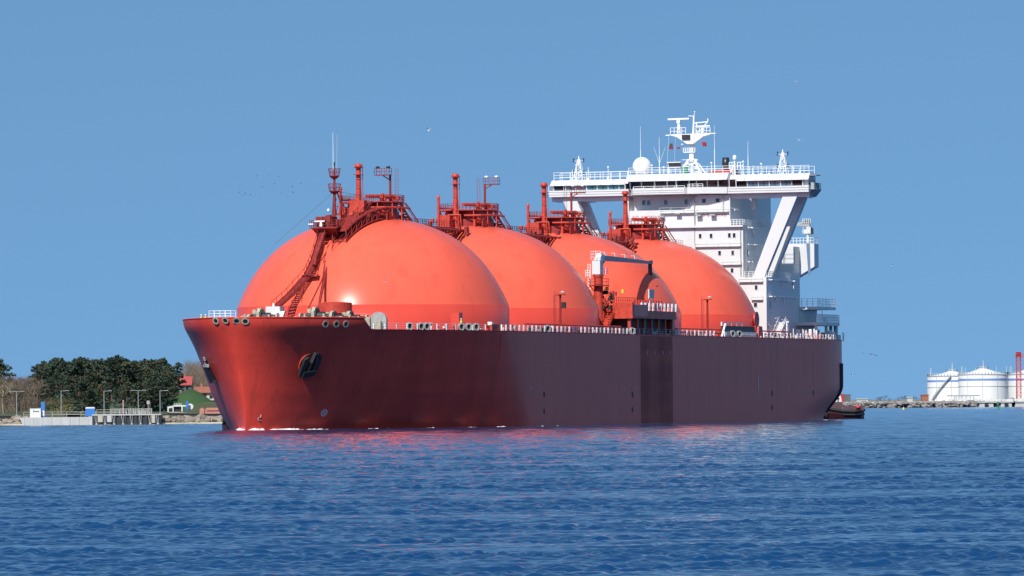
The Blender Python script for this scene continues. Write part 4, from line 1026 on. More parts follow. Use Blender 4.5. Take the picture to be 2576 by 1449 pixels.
# lamps on the front wall
lm = MB()
for x, y in ((135, 1290), (385, 1312), (555, 1305)):
    a = ST(*c5(x, y), FT - .5); p = L(FT - .5, a[1], a[2]); lm.box(p.x - .3, p.x + .5, p.y - .5, p.y + .5, p.z - .15, p.z + .12)
a = ST(*c4(1545, 1325), FT - .5); lm.box(FT - .6, FT, -a[1] - .5, -a[1] + .5, a[2] - .15, a[2] + .12)
lm.build('wall_floodlight', M['grey'], acc)
def text_obj(s, size, m, p, xdir, parent, nm, ext=.01):
    cu = bpy.data.curves.new(nm, 'FONT'); cu.body = s; cu.size = size; cu.extrude = ext; cu.align_x = 'CENTER'; cu.space_character = 1.25; cu.space_word = 1.6
    o = bpy.data.objects.new(nm + '_tmp', cu); C.objects.link(o)
    dg = bpy.context.evaluated_depsgraph_get(); me = bpy.data.meshes.new_from_object(o.evaluated_get(dg))
    bpy.data.objects.remove(o); bpy.data.curves.remove(cu)
    q = bpy.data.objects.new(nm, me); C.objects.link(q); me.materials.clear(); me.materials.append(m)
    x = Vector(xdir).normalized(); z = Vector((0, 0, 1)); y = x.cross(z)
    q.matrix_local = Matrix(((x.x, z.x, -y.x * -1, p[0]), (x.y, z.y, y.y, p[1]), (x.z, z.z, y.z, p[2]), (0, 0, 0, 1)))
    q.matrix_local = Matrix.Translation(p) @ Matrix((x, z, x.cross(z))).transposed().to_4x4()
    if parent: q.parent = parent
    return q
for px, py in ((1625, 546), (1791, 541)):
    t_, b, z = ST(px, py, FT); text_obj('NO SMOKING', .72, M['redtext'], L(FT + .28, b, z - .25), (0, -1, 0), acc, 'warning_lettering', .03)
# lower aft decks on the port side, with rails, ladders and posts
lr = MB()
for z, b0, T0, T1 in ((26.8, 16.8, FT + .3, FT + 21.5), (36.55, 12.4, FT + 1, FT + 20)): lr.rail([L(T0, b0, z), L(T1, b0, z)], 1.1, 1.0, .04, 3)
lr.rail([L(FT + .2, 12.6, 26.8), L(FT + .2, 16.6, 26.8)], 1.05, .8, .035, 3); lr.rail([L(FT + .2, 10.0, 36.55), L(FT + .2, 12.4, 36.55)], 1.05, .6, .04, 3)
lr.build('balcony_railing', M['whiteplastic'], acc)
# pipes, awnings and lamps on the shaded port wall
g = random.Random(31)
for (x0, x1, y, b, T0) in ((560, 720, 380, 12.45, 0), (560, 640, 562, 12.45, 0), (785, 1050, 750, 16.9, 0), (785, 1080, 925, 16.9, 0), (560, 655, 205, 12.45, 0)):
    Ta, _, z = SB(*c6(x0, y), b); Tb = SB(*c6(x1, y), b)[0]
    T = Ta
    while T < Tb:
        n_ = g.uniform(.6, 1.6); sp = MB(); sp.box(T, T + n_, -b - g.uniform(.4, .8), -b + .1, z - .08, z + .1); sp.build('wall_ledge', M['whiteplastic'], acc); T += n_ + g.uniform(.3, 1.6)
    sp = MB(); sp.tube(L((Ta + Tb) / 2, b + .25, z), L((Ta + Tb) / 2, b + .25, z - 1.2), .12, n=7); sp.build('wall_pipe', M['whiteplastic'], acc)
for x, y0, y1, b in ((1040, 780, 855, 16.95), (625, 235, 300, 12.5), (855, 930, 970, 16.95), (570, 450, 490, 12.5)):
    Ta, _, z0 = SB(*c6(x, y0), b); z1 = SB(*c6(x, y1), b)[2]; sp = MB(); sp.tube(L(Ta, b + .1, z0), L(Ta, b + .1, z1), .13, n=7); sp.build('wall_pipe', M['whiteplastic'], acc)
sw = MB()
for x, y, b in ((570, 470, 12.46), (570, 650, 12.46), (805, 1015, 16.92)):
    Ta, _, z = SB(*c6(x, y), b); sw.box(Ta - .35, Ta + .35, -b - .03, -b + .1, z - .7, z + .7)
sw.build('side_door', M['grey'], acc)

# ------------------------------------------------------------------ bridge
br = MB()
ZF = 42.35
def bb(T0, T1, b0, b1, z0, z1): br.box(T0, T1, -b1, -b0, z0, z1)
bb(FT + .5, FT + 4.5, -25.2, -9.9, ZF - .75, ZF + .1); bb(FT + .5, FT + 4.5, 9.9, 25.2, ZF - .75, ZF + .1)      # box girders under the wings
bb(FT - .6, FT + 5.2, -25.4, -9.7, ZF + .1, ZF + 1.3); bb(FT - .6, FT + 5.2, 9.7, 25.4, ZF + .1, ZF + 1.3)       # wing fascias
br.prism([L(FT + .6, -9.7, ZF), L(FT - 2.6, -8.2, ZF + .15), L(FT - 2.6, 1.9, ZF + .15), L(FT - 2.0, 2.3, ZF + .15), L(FT - 2.0, 5.4, ZF + .15), L(FT - 1.0, 9.7, ZF + .1), L(FT + 9, 9.7, ZF), L(FT + 9, -9.7, ZF)], (0, 0, 1.2))
bb(FT + .25, FT + 9, -9.5, 9.5, ZF + 1.2, 45.3)
bb(FT + .6, FT + 5, -25.1, -9.5, ZF + 1.3, 45.0); bb(FT + .6, FT + 5, 9.5, 25.1, ZF + 1.3, 45.0)
bridge = br.build('bridge', M['white'], ship)
fl = MB()
for b0, b1 in ((-25.4, -9.7), (9.7, 25.4)):
    for dz in (.5, .95): fl.box(FT - .66, FT - .6, -b1, -b0, ZF + dz, ZF + dz + .05)
for dz in (.45, .85): fl.box(FT - 2.66, FT - 2.6, -1.9, 8.2, ZF + dz, ZF + dz + .05)
fl.build('fascia_moulding', M['grey'], bridge)
# sloped visor above the windows
vz = MB()
def visor(b0, b1, Tf, z0, z1, dep=1.3, back=5.0):
    vz.prism([L(Tf, b0, z0), L(Tf + dep, b0, z1), L(Tf + back, b0, z1), L(Tf + back, b0, z0)], L(0, b1 - b0, 0))
visor(-25.3, -9.9, FT - .5, 44.55, 45.6); visor(9.9, 25.3, FT - .5, 44.75, 45.95); visor(-9.9, 9.9, FT - 1.9, 45.0, 46.35, 1.5, 11)
vz.build('bridge_roof', M['white'], bridge)
vr = MB()
for b in np.linspace(-24.4, -10.6, 7): vr.bar(L(FT - .53, b, 44.55), L(FT + .78, b - .12, 45.63), .07, .07)
for b in np.linspace(10.6, 24.4, 7): vr.bar(L(FT - .53, b, 44.75), L(FT + .78, b - .12, 45.98), .07, .07)
for b in np.linspace(-9.2, 9.2, 8): vr.bar(L(FT - 1.93, b, 45.0), L(FT - .4, b - .12, 46.38), .07, .07)
vr.build('visor_rib', M['brightgrey'], bridge)
# window panes: wing to wing
def pane(x0, x1, crop, T, zb, zt, m, lean=.25):
    a, b_ = ST(*crop(x0, 960), T)[1], ST(*crop(x1, 960), T)[1]
    o = MB(); o.prism([L(T, a, zb), L(T, b_, zb), L(T - lean, b_, zt), L(T - lean, a, zt)], (.12, 0, 0)); q = o.build('window', M[m], bridge)
    fr_ = MB()
    for e in (a - .1, b_ + .1): fr_.bar(L(T - .05, e, zb - .1), L(T - lean - .05, e, zt + .1), .16, .12)
    fr_.build('mullion', M['white'], q)
    if b_ - a > 1.6 and m != 'glass_dark':
        md = MB(); c_ = (a + b_) / 2; md.bar(L(T - .03, c_, zb), L(T - lean - .03, c_, zt), .12, .06); md.build('window_bar', M['dark'], q)
for x0, x1 in ((255, 365), (400, 510), (525, 635), (655, 768), (785, 900), (915, 1030), (1045, 1103)): pane(x0, x1, c4, FT + .3, 43.66, 44.6, 'glass_teal' if x0 > 300 else 'glass_dark')
pane(1118, 1164, c4, FT - .3, 43.72, 44.7, 'glass_dark')
for x0, x1 in ((1180, 1305), (1315, 1460), (1478, 1612), (1630, 1718)): pane(x0, x1, c4, FT - .3, 43.58, 45.05, 'glass_dark')
pane(1740, 1880, c4, FT - .9, 43.7, 45.05, 'glass_dark')
for x0, x1 in ((285, 360), (370, 490), (500, 615), (635, 745), (765, 835)): pane(x0, x1, c5, FT - .3, 43.65, 45.05, 'glass_dark')
for x0, x1 in ((850, 970), (985, 1105), (1117, 1235), (1250, 1370), (1385, 1508), (1520, 1640)): pane(x0, x1, c5, FT + .3, 43.66, 44.85, 'glass_blue' if 900 < x0 < 1500 else 'glass_dark')
rl = MB(); rl.rail([L(FT - 2.5, -8.1, 43.65), L(FT - 2.5, 1.9, 43.65)], .35, 2.0, .045, 1); rl.rail([L(FT - 1.9, 2.4, 43.6), L(FT - 1.9, 5.3, 43.6)], .7, .9, .045, 2); rl.build('window_rail', M['whiteplastic'], bridge)
we = MB(); we.box(FT + .6, FT + 5, -26.2, -25.1, ZF + .6, ZF + .75); we.rail([L(FT + .6, 26.1, ZF + .7), L(FT + 5, 26.1, ZF + .7)], 1.1, .8, .05, 3); we.box(FT + 1, FT + 4.6, -25.9, -25.2, ZF + .75, ZF + 1.9); we.box(FT + .2, FT + 3, -26.7, -25.2, 45.5, 45.65); we.prism([L(FT + 1, 25.2, ZF - .7), L(FT + 5, 25.2, ZF - .7), L(FT + 5, 26.2, ZF + .5), L(FT + 1, 26.2, ZF + .5)], (0, -.1, .1))
we.build('wing_end_console', M['grey'], bridge)
we = MB(); we.rail([L(FT - .4, -25.6, ZF + .6), L(FT + 3, -25.6, ZF + .6)], 1.8, .8, .05, 4); we.build('wing_end_railing', M['whiteplastic'], bridge)
wp = MB(); wp.box(FT + .5, FT + 4.9, -25.16, -25.1, 43.75, 44.7); wp.build('wing_side_window', M['glass_dark'], bridge)
rl = MB()
rl.rail([L(FT + 1.2, -25, 45.6), L(FT + 1.2, -10.4, 45.6)], 1.5, 1.6, .04, 3); rl.rail([L(FT + 1.2, 10.2, 45.95), L(FT + 1.2, 25, 45.95)], 1.5, 1.6, .04, 3); rl.rail([L(FT + .6, -10, 46.35), L(FT + .6, 10, 46.35)], 1.3, 1.5, .04, 3)
rl.rail([L(FT + 4.8, -25, 45.6), L(FT + 4.8, 25, 45.9)], 1.5, 2.0, .035, 2)
rl.build('roof_railing', M['whiteplastic'], bridge)
# struts carrying the wings
for T0 in (FT + .2, FT + 6.0):
    for s in (1, -1):
        k = MB(); d = 1.5
        if s == 1:
            z_b, b_b, b_t = 26.8, 14.4, 20.4
        else: z_b, b_b, b_t = 26.8, 14.4, 20.4
        poly = [L(T0, s * (b_b - .2), z_b), L(T0, s * (b_b + 2.0), z_b), L(T0, s * (b_t + 2.5), ZF - .7), L(T0, s * (b_t - .3), ZF - .7)]
        k.prism(poly, (d, 0, 0)); k.build('wing_strut', M['white'], ship)
k = MB(); k.box(FT + 4.5, FT + 10.6, -23.0, -19.8, ZF - .7, ZF - .1); k.box(FT + 4.5, FT + 10.6, 19.8, 23.0, ZF - .7, ZF - .1); k.build('strut_beam', M['white'], ship)

# roof gear
def whip(px, ytop, ybase, T=FT + 3, r=.085, thin=False):
    _, b, z0 = ST(px, ybase, T); _, _, z1 = ST(px, ytop, T)
    o = MB(); p = L(T, b, 0); zm = z0 + (z1 - z0) * .5
    o.tube(p + Vector((0, 0, 45.6)), p + Vector((0, 0, zm)), r, r * .9, 7); o.tube(p + Vector((0, 0, zm)), p + Vector((0, 0, z1)), r * .6, r * .35, 6)
    return o.build('whip_antenna', M['whiteplastic'], bridge)
whip(1612, 318, 440, FT + 4); whip(1659, 345, 440, FT + 4); whip(1798, 315, 436); whip(1882, 355, 435)
v = MB(); _, b, z = ST(1659, 405, FT + 4)
for d in (-1.1, 1.2): v.tube(L(FT + 4, b, z - .5), L(FT + 4, b + d, z + 2.6), .03, .02, 5)
v.build('whip_antenna', M['whiteplastic'], bridge)
_, b, z = ST(1615, 419, FT + 3)
rd = MB(); rr_ = 1.78; rd.lathe([(rr_ * math.cos(a), z + rr_ * math.sin(a)) for a in np.linspace(-1.15, math.pi / 2 - .001, 24)], FT + 3, -b, 36); rd.lathe([(.9, 45.8), (.75, z - 1.6)], FT + 3, -b, 16)
rd.build('satellite_dome', M['whiteplastic'], bridge)
# magnetic compass house / small observation post beside the mast
_, b, z = ST(1697, 414, FT + 2); cs = MB()
cs.box(FT + 1.6, FT + 2.8, -b - 1.3, -b + 1.4, z + .3, z + .5); cs.bar(L(FT + 2, b - 1.1, 46.3), L(FT + 2, b - 1.1, z), .3); cs.bar(L(FT + 2, b + 1.1, 46.3), L(FT + 2, b + 1.1, z), .12); cs.box(FT + 1.7, FT + 2.7, -b - 1.2, -b + 1.2, z - .6, z - .45)
cs.build('binnacle_shelter', M['white'], bridge)
cs = MB(); cs.box(FT + 1.75, FT + 2.65, -b - 1.15, -b + 1.1, z - .45, z + .3); cs.build('binnacle_glass', M['dark'], bridge)
g = random.Random(17)
for px in (1440, 1450, 1480, 1530, 1580, 1640, 1670, 1683, 1760, 1776, 1790, 1838, 1870, 1895, 1915, 1935, 1995, 2012):
    _, b, z = ST(px, 440, FT + 2); h = g.uniform(1.0, 2.6); sm = MB(); sm.tube(L(FT + 2, b, 45.6), L(FT + 2, b, 45.8 + h), .1, .05, 7); sm.box(FT + 1.8, FT + 2.2, -b - .22, -b + .22, 45.6, 46.2)
    if g.random() < .5: sm.lathe([(0, 45.7 + h), (.2, 45.8 + h), (.2, 46 + h), (0, 46.1 + h)], FT + 2, -b, 10)
    sm.build('roof_fitting', M['whiteplastic'], bridge)
bx = MB(); _, b, z = ST(1724, 436, FT + 2); bx.box(FT + 1.5, FT + 2.5, -b - .4, -b + .4, 46.3, 47.7); bx.build('green_locker', M['green'], bridge)
bx = MB(); _, b, z = ST(1820, 437, FT + 4); bx.box(FT + 3.6, FT + 5.2, -b - 2.5, -b + 2.5, 46.3, 47.0); bx.build('life_raft_cover', M['red'], bridge)
dm = MB(); _, b, z = ST(1848, 397, FT + 3); dm.lathe([(.0, z + .55), (.3, z + .4), (.38, z), (.3, z - .45), (0, z - .5)][::-1], FT + 3, -b, 14); dm.tube(L(FT + 3, b, 46), L(FT + 3, b, z - .4), .2, .16, 10)
dm.bar(L(FT + 3.2, b - 1.0, 46), L(FT + 3, b, 48.2), .14); dm.rail([L(FT + 3.5, b - 1.2, z - 2.1), L(FT + 3.5, b + 1.5, z - 2.1)], 1.3, .5, .06, 2)
dm.build('satcom_mast', M['whiteplastic'], bridge)
# signal masts at the wing ends
def signal_mast(px, ytop):
    _, b, z1 = ST(px, ytop, FT + 3); o = MB(); p = L(FT + 3, b, 0); z0 = 45.7
    for dx, dy in ((-.7, -.95), (-.7, .95), (.8, -.95), (.8, .95)):
        o.bar(p + Vector((dx, dy, z0)), p + Vector((dx * .15, dy * .18, z1 - .6)), .13)
    for k in range(5):
        f0, f1 = k / 5, (k + 1) / 5; s0, s1 = 1 - .83 * f0, 1 - .83 * f1; za, zb = z0 + (z1 - .6 - z0) * f0, z0 + (z1 - .6 - z0) * f1
        o.bar(p + Vector((-.7 * s0, -.95 * s0, za)), p + Vector((-.7 * s1, .95 * s1, zb)), .07); o.bar(p + Vector((-.7 * s0, .95 * s0, za)), p + Vector((-.7 * s1, -.95 * s1, zb)), .07); o.bar(p + Vector((-.7 * s1, -.95 * s1, zb)), p + Vector((-.7 * s1, .95 * s1, zb)), .07)
    o.tube(p + Vector((0, 0, z1 - 2)), p + Vector((0, 0, z1)), .16, .12, 8); o.bar(p + Vector((0, -1.0, z1 - .9)), p + Vector((0, 1.0, z1 - .9)), .08); o.bar(p + Vector((0, -.9, z1 - 3.1)), p + Vector((0, .9, z1 - 3.1)), .08)
    q = o.build('signal_mast', M['whiteplastic'], bridge)
    l = MB()
    for dy in (-.98, .98):
        for z in (z1 - .55, z1 - .95, z1 - 2.8, z1 - 3.2): l.lathe([(.0, z - .17), (.14, z - .14), (.14, z + .14), (0, z + .17)], p.x - .1, p.y + dy, 8)
    l.build('signal_lamp', M['dark'], q)
signal_mast(1456, 393); signal_mast(1969, 376)
# main radar mast
_, MBb, z = ST(1741, 440, FT + 5); MT = FT + 5; o = L(MT, MBb, 0)
mm = MB()
for dx, dy in ((-1.7, -2.3), (-1.7, 2.3), (1.7, -2.3), (1.7, 2.3)): mm.bar(o + Vector((dx, dy, 46.2)), o + Vector((dx * .2, dy * .25, 52.2)), .3)
for f0 in (.15, .45, .72):
    s0 = 1 - .78 * f0; z0 = 46.2 + 6 * f0
    mm.bar(o + Vector((-1.7 * s0, -2.3 * s0, z0)), o + Vector((-1.7 * s0, 2.3 * s0, z0)), .2); f1 = min(1, f0 + .3); s1 = 1 - .78 * f1; z1 = 46.2 + 6 * f1
    mm.bar(o + Vector((-1.7 * s0, -2.3 * s0, z0)), o + Vector((-1.7 * s1, 2.3 * s1, z1)), .14); mm.bar(o + Vector((-1.7 * s0, 2.3 * s0, z0)), o + Vector((-1.7 * s1, -2.3 * s1, z1)), .14)
mm.tube(o + Vector((0, 0, 46.2)), o + Vector((0, 0, 53)), .3, .3, 10)
mm.box(o.x - .35, o.x + .35, o.y - .4, o.y + .4, 52.0, 56.2)
mm.tube(o + Vector((0, -.25, 56)), o + Vector((0, -.45, 60.6)), .26, .16, 9); mm.bar(o + Vector((0, -.45, 60.5)), o + Vector((0, .6, 60.6)), .14)
mm.tube(o + Vector((0, -.5, 60.5)), o + Vector((0, -.6, 61.6)), .07); mm.lathe([(0, 61.5), (.16, 61.6), (.16, 61.9), (0, 62)], o.x, o.y - .6, 8)
mm.bar(o + Vector((0, -.9, 57)), o + Vector((0, -1.0, 59.4)), .2); mm.bar(o + Vector((0, -.5, 59.2)), o + Vector((0, -3.2, 59.4)), .18); mm.bar(o + Vector((0, -3.1, 59.3)), o + Vector((0, -1.1, 57.3)), .14); mm.tube(o + Vector((0, -3.2, 59.4)), o + Vector((0, -3.2, 60.0)), .12)
for z in (50.2, 52.1): mm.bar(o + Vector((0, -1.2, z)), o + Vector((0, 2.0, z)), .18)
mm.box(o.x - .6, o.x + .4, o.y - .8, o.y + 1.5, 53.1, 53.25); mm.rail([o + Vector((-.6, 1.5, 53.2)), o + Vector((-.6, -.8, 53.2))], 1.1, .5, .06, 2); mm.bar(o + Vector((-.4, .5, 55.4)), o + Vector((-.4, 2.0, 55.4)), .2)
mast = mm.build('radar_mast', M['whiteplastic'], ship)
pf = MB(); pf.prism([o + Vector((-1.2, 4.0, 57.0)), o + Vector((-1.2, -4.2, 57.0)), o + Vector((-1.2, -2.6, 56.75)), o + Vector((-1.2, -.6, 55.4)), o + Vector((-1.2, .6, 55.4)), o + Vector((-1.2, 2.6, 56.75))], (1.3, 0, 0)); pf.bar(o + Vector((-1, 4.8, 57.0)), o + Vector((-1, -5, 57.15)), .15)
pf.build('mast_yard', M['whiteplastic'], mast)
rl = MB(); rl.rail([o + Vector((-1.2, 3.8, 57.05)), o + Vector((-1.2, .8, 57.05))], 1.3, .8, .05, 2); rl.rail([o + Vector((-1.2, -1.2, 57.05)), o + Vector((-1.2, -4, 57.05))], 1.2, .8, .05, 2); rl.build('yard_railing', M['whiteplastic'], mast)
rs = MB(); rs.tube(o + Vector((-.4, 2.4, 57.0)), o + Vector((-.4, 2.4, 59.3)), .5, .25, 8); rs.box(o.x - .7, o.x - .1, o.y + 2.1, o.y + 2.75, 59.2, 59.8); rs.bar(o + Vector((-.5, 4.5, 60.0)), o + Vector((-.3, .4, 60.05)), .3, .3); rs.build('radar_scanner', M['whiteplastic'], mast)
rs = MB(); rs.tube(o + Vector((-.4, -2.3, 57.0)), o + Vector((-.4, -2.3, 58.3)), .55, .3, 8); rs.bar(o + Vector((-.5, -.9, 58.55)), o + Vector((-.3, -3.7, 58.6)), .26, .26); rs.build('radar_scanner', M['whiteplastic'], mast)
dk_ = MB(); dk_.box(o.x - 1.5, o.x - 1.2, o.y - .1, o.y + 1.5, 56.4, 57.0); dk_.build('navigation_lamp_box', M['dark'], mast)
hl = MB(); hl.tube(o + Vector((-1, 4.2, 57)), L(FT + 2, MBb - 4.0, 49.0), .018, n=4); hl.tube(o + Vector((-1, 2.9, 57)), L(FT + 2, MBb - 2.6, 47), .015, n=4); hl.build('halyard', M['whiteplastic'], mast)
ZM = ([46.2, 52.2, 53.2, 56.2, 57.0, 60.6, 62.0], [46.2, 49.2, 50.6, 52.6, 53.8, 57.4, 58.2])
def squeeze(ob):
    for v in ob.data.vertices: v.co.z = float(np.interp(v.co.z, *ZM))
    for ch in ob.children: squeeze(ch)
squeeze(mast)
# flags
def flag(pts, m, label, name):
    mb = MB(); n = 7; (A_, B_, C_, D_) = [Vector(p) for p in pts]
    nr = (B_ - A_).cross(D_ - A_).normalized()
    vs = []
    for j in range(n):
        for i in range(n):
            u, v = i / (n - 1), j / (n - 1); p = A_.lerp(B_, u).lerp(D_.lerp(C_, u), v); vs.append(p + nr * .12 * math.sin(6 * u + 2 * v) * u)
    mb.add(vs, [(j * n + i, j * n + i + 1, (j + 1) * n + i + 1, (j + 1) * n + i) for j in range(n - 1) for i in range(n - 1)], True)
    ob = mb.build(name, m); md = ob.modifiers.new('thickness', 'SOLIDIFY'); md.thickness = .02
    tag(ob, label, 'flag'); return ob
SM = Matrix.Translation((SX, SY, 0)) @ Matrix.Rotation(ROT, 4, 'Z')
def sw_(p): return SM @ Vector(p)
def sf_(p):
    p = Vector(p); p.z = float(np.interp(p.z, *ZM)); return SM @ p
flag([sf_(o + Vector((-1, -2.3, 55.9))), sf_(o + Vector((-1, -3.1, 55.8))), sf_(o + Vector((-1, -3.15, 54.6))), sf_(o + Vector((-1, -2.4, 54.7)))], M['flagred'], 'dark red flag flying under the yard of the white radar mast', 'flag')
f2 = flag([sf_(o + Vector((-1, 4.0, 55.6))), sf_(o + Vector((-1, 3.5, 55.7))), sf_(o + Vector((-1, 3.4, 54.0))), sf_(o + Vector((-1, 4.2, 54.1)))], M['flagred'], 'small green and red flag drooping on the outer halyard', 'flag')
f3 = flag([sf_(o + Vector((-1.03, 4.0, 55.6))), sf_(o + Vector((-1.03, 3.5, 55.7))), sf_(o + Vector((-1.03, 3.45, 54.8))), sf_(o + Vector((-1.03, 4.1, 54.75)))], M['flaggreen'], None, 'flag_canton')
f3.pop('label', None); f3.pop('category', None); f3.parent = f2
flag([sf_(o + Vector((-1, 2.6, 54.6))), sf_(o + Vector((-1, 2.1, 54.6))), sf_(o + Vector((-1, 2.1, 54.1))), sf_(o + Vector((-1, 2.7, 54.1)))], M['flagred'], 'tiny red and white pennant on the inner halyard of the mast', 'flag')
# funnel
_, b, z = ST(1822, 420, FT + 24); fu = MB()
fu.box(FT + 22, FT + 29, -b - 4.5, -b + 4.5, 26.8, 44); fn = fu.build('funnel_casing', M['white'], ship)
fu = MB(); zt = ST(1822, 396, FT + 24)[2]; fu.lathe([(.72, 43.5), (.76, zt - 2.2), (.72, zt - 1.2), (.64, zt), (.55, zt + .02)], FT + 25, -b, 22); fu.build('exhaust_uptake', M['funnelblack'], fn)
fu = MB(); fu.tube((FT + 24, -b + 2.2, 44), (FT + 24, -b + 2.2, 47.6), .35, .5, 10); fu.build('exhaust_pipe', M['dark'], fn)

# after casing at the port quarter with its slanted foot, and the provision crane on it
CS = 190.0
cs = MB()
bi, bo_ = 12.5, 18.7
cs.prism([L(CS, bi, 33.6), L(CS, bo_, 33.6), L(CS, bo_, 29.2), L(CS, bi + 1.2, 26.4), L(CS, bi - 1, 26.4), L(CS, bi - 1, 33.6)], (3.0, 0, 0))
cs.box(CS - 4.2, CS, -15.8, -8, 15, 33.0)
caso = cs.build('engine_casing', M['white'], ship)
k = MB(); T_a, _, z = SB(*c6(985, 500), 15.9); k.box(CS - 3.4, CS - .7, -15.86, -15.7, z - 1.5, z + 1.6); k.build('casing_window', M['glass_teal'], caso)
k = MB(); a = ST(*c6(1200, 500), CS)[1]; k.prism([L(CS - .03, a - .35, 33.6), L(CS - .03, a + .35, 33.6), L(CS - .03, a + .45, 27.9), L(CS - .03, a, 27.6)], (.1, 0, 0)); k.build('casing_slot_shade', M['slot'], caso)  # flat strip coloured like the shade of a recess
rl = MB(); rl.rail([L(CS + .1, bo_ - .1, 33.6), L(CS + .1, bi - 2, 33.6)], 1.1, .7, .045, 2); rl.rail([L(CS + .1, bo_ - .1, 33.6), L(CS + 2.9, bo_ - .1, 33.6)], 1.1, 1.0, .045, 2); rl.rail([L(CS - 4, 15.7, 27.0), L(CS, 15.7, 27.0)], 1.1, .6, .06, 2); rl.build('casing_railing', M['whiteplastic'], caso)
_, b, z = ST(*c6(1220, 300), CS + 3); pcn = empty('provision_crane', L(CS + 1.6, b, 33.6), 0, ship); pcn.scale = (.8, .62, .64)
k = MB(); k.tube((0, 0, 0), (0, 0, 5.0), .5, .42, 12); k.box(-.7, .9, -1.1, .3, 3.0, 5.0); k.build('crane_post', M['offwhite'], pcn)
k = MB(); k.prism([(-.2, -.5, 5.0), (-.2, -.7, 6.6), (-.2, 1.5, 6.6), (-.2, 6.8, 6.0), (-.2, 6.8, 5.5), (-.2, 2.0, 5.3)], (.7, 0, 0)); k.bar((0, 1.9, 5.3), (0, .2, 3.2), .25); k.build('crane_jib', M['grey'], pcn)
k = MB(); k.box(-.4, .8, -.4, 1.2, 6.6, 7.1); k.box(-.3, .3, -1.6, -.9, 2.8, 4.6); k.build('crane_winch', M['dark'], pcn)
k = MB(); k.rail([(-.5, -1.0, 6.0), (-.5, 1.6, 6.0)], 1.4, .6, .05, 3); k.rail([(-.6, 1.6, 3.0), (-.6, .4, 3.0)], 1.2, .5, .05, 2); k.rail([(-.2, 5.8, 6.1), (-.2, 4.4, 6.1)], .8, .7, .04, 2); k.build('crane_railing', M['whiteplastic'], pcn)
k = MB(); k.box(-.6, .6, .2, 1.2, 3.0, 4.2); k.build('crane_cab', M['offwhite'], pcn)

# stern mooring deck house with posts, stairs and rails
sh = MB()
_, bA, zA = ST(*c6(1410, 1000), 196); zU = ST(*c6(1300, 1035), 192)[2]
sh.box(186, 198, -20.6, -10, zU - .55, zU)              # upper shelter deck
sh.box(183, 198.4, -21.2, -10, zU - 3.6, zU - 3.0)      # lower shelter deck
sh.box(186, 197.5, -17.0, -6, 15, zU - .5)
sho = sh.build('stern_shelter', M['white'], ship)
rl = MB(); rl.rail([L(186, 20.5, zU), L(198, 20.5, zU)], 1.5, 1.0, .05, 3); rl.rail([L(186, 20.5, zU), L(186, 12, zU)], 1.5, 1.0, .05, 3); rl.rail([L(183, 21.1, zU - 3.0), L(198.4, 21.1, zU - 3)], 1.5, .7, .06, 3); rl.build('shelter_railing', M['whiteplastic'], sho)
ps = MB()
for T, b in ((183.5, 20.8), (190.5, 20.8), (197.5, 20.8), (198.2, 19.5)): ps.box(T - .25, T + .25, -b - .25, -b + .25, 15, zU - 3.6)
ps.bar(L(199.2, 20, 15.2), L(197.0, 20.5, zU - 3.1), .25); ps.bar(L(199.4, 18, 15.2), L(198.0, 18.5, zU - 2), .2)
ps.build('shelter_post', M['white'], sho)
stt = MB(); a = SB(*c6(900, 1320), 20.5); e_ = SB(*c6(970, 1105), 20.5)
stt.stair(L(a[0] - 1.0, 20.6, 15.1), L(e_[0] - .6, 20.6, zU - 3.2), L(0, -1.3, 0), 14, .08); stt.bar(L(a[0] - 1.0, 20.7, 15.4), L(e_[0] - .6, 20.7, zU - 3.0), .12, .7); stt.build('stern_stair', M['white'], sho)
ld = MB(); a = SB(*c6(972, 1320), 21.3); ld.ladder(L(a[0], 21.4, 15.1), L(a[0], 21.4, zU - 3.0), L(.95, 0, 0), .62, .1); ld.build('stern_ladder', M['whiteplastic'], sho)
g = random.Random(77)
for i in range(60):
    T = g.uniform(166, 198); b = g.uniform(17.3, 22.5); z = g.choice([15.0, 15.0, 15.0, zU - 3.0 if T > 184 else 15.0]); s_ = g.uniform(.12, .35); h = g.uniform(.4, 2.3)
    cl_ = MB(); cl_.box(T - s_, T + s_, -b - s_, -b + s_, z, z + h) if g.random() < .4 else cl_.tube(L(T, b, z), L(T + g.uniform(-.6, .6), b, z + h), .08, n=6)
    cl_.build('stern_fitting', M['whiteplastic'], ship)
cl_ = MB()
for i in range(26):
    T = g.uniform(164.5, 172); z = g.uniform(16.5, 19.5); b = g.uniform(16.9, 18.6); cl_.bar(L(T, b, z), L(T + g.uniform(.5, 2), b + .3, z + g.uniform(-.7, .4)), .12)
cl_.build('block_front_pipes', M['whiteplastic'], ship)
for i in range(22):
    T = g.uniform(188, 199); b = g.uniform(17, 20.8); s_ = g.uniform(.15, .4); cl_ = MB(); cl_.box(T - s_, T + s_, -b - s_, -b + s_, 15, 15 + g.uniform(.5, 1.8)); cl_.build('stern_winch_gear', M['dark'], ship)

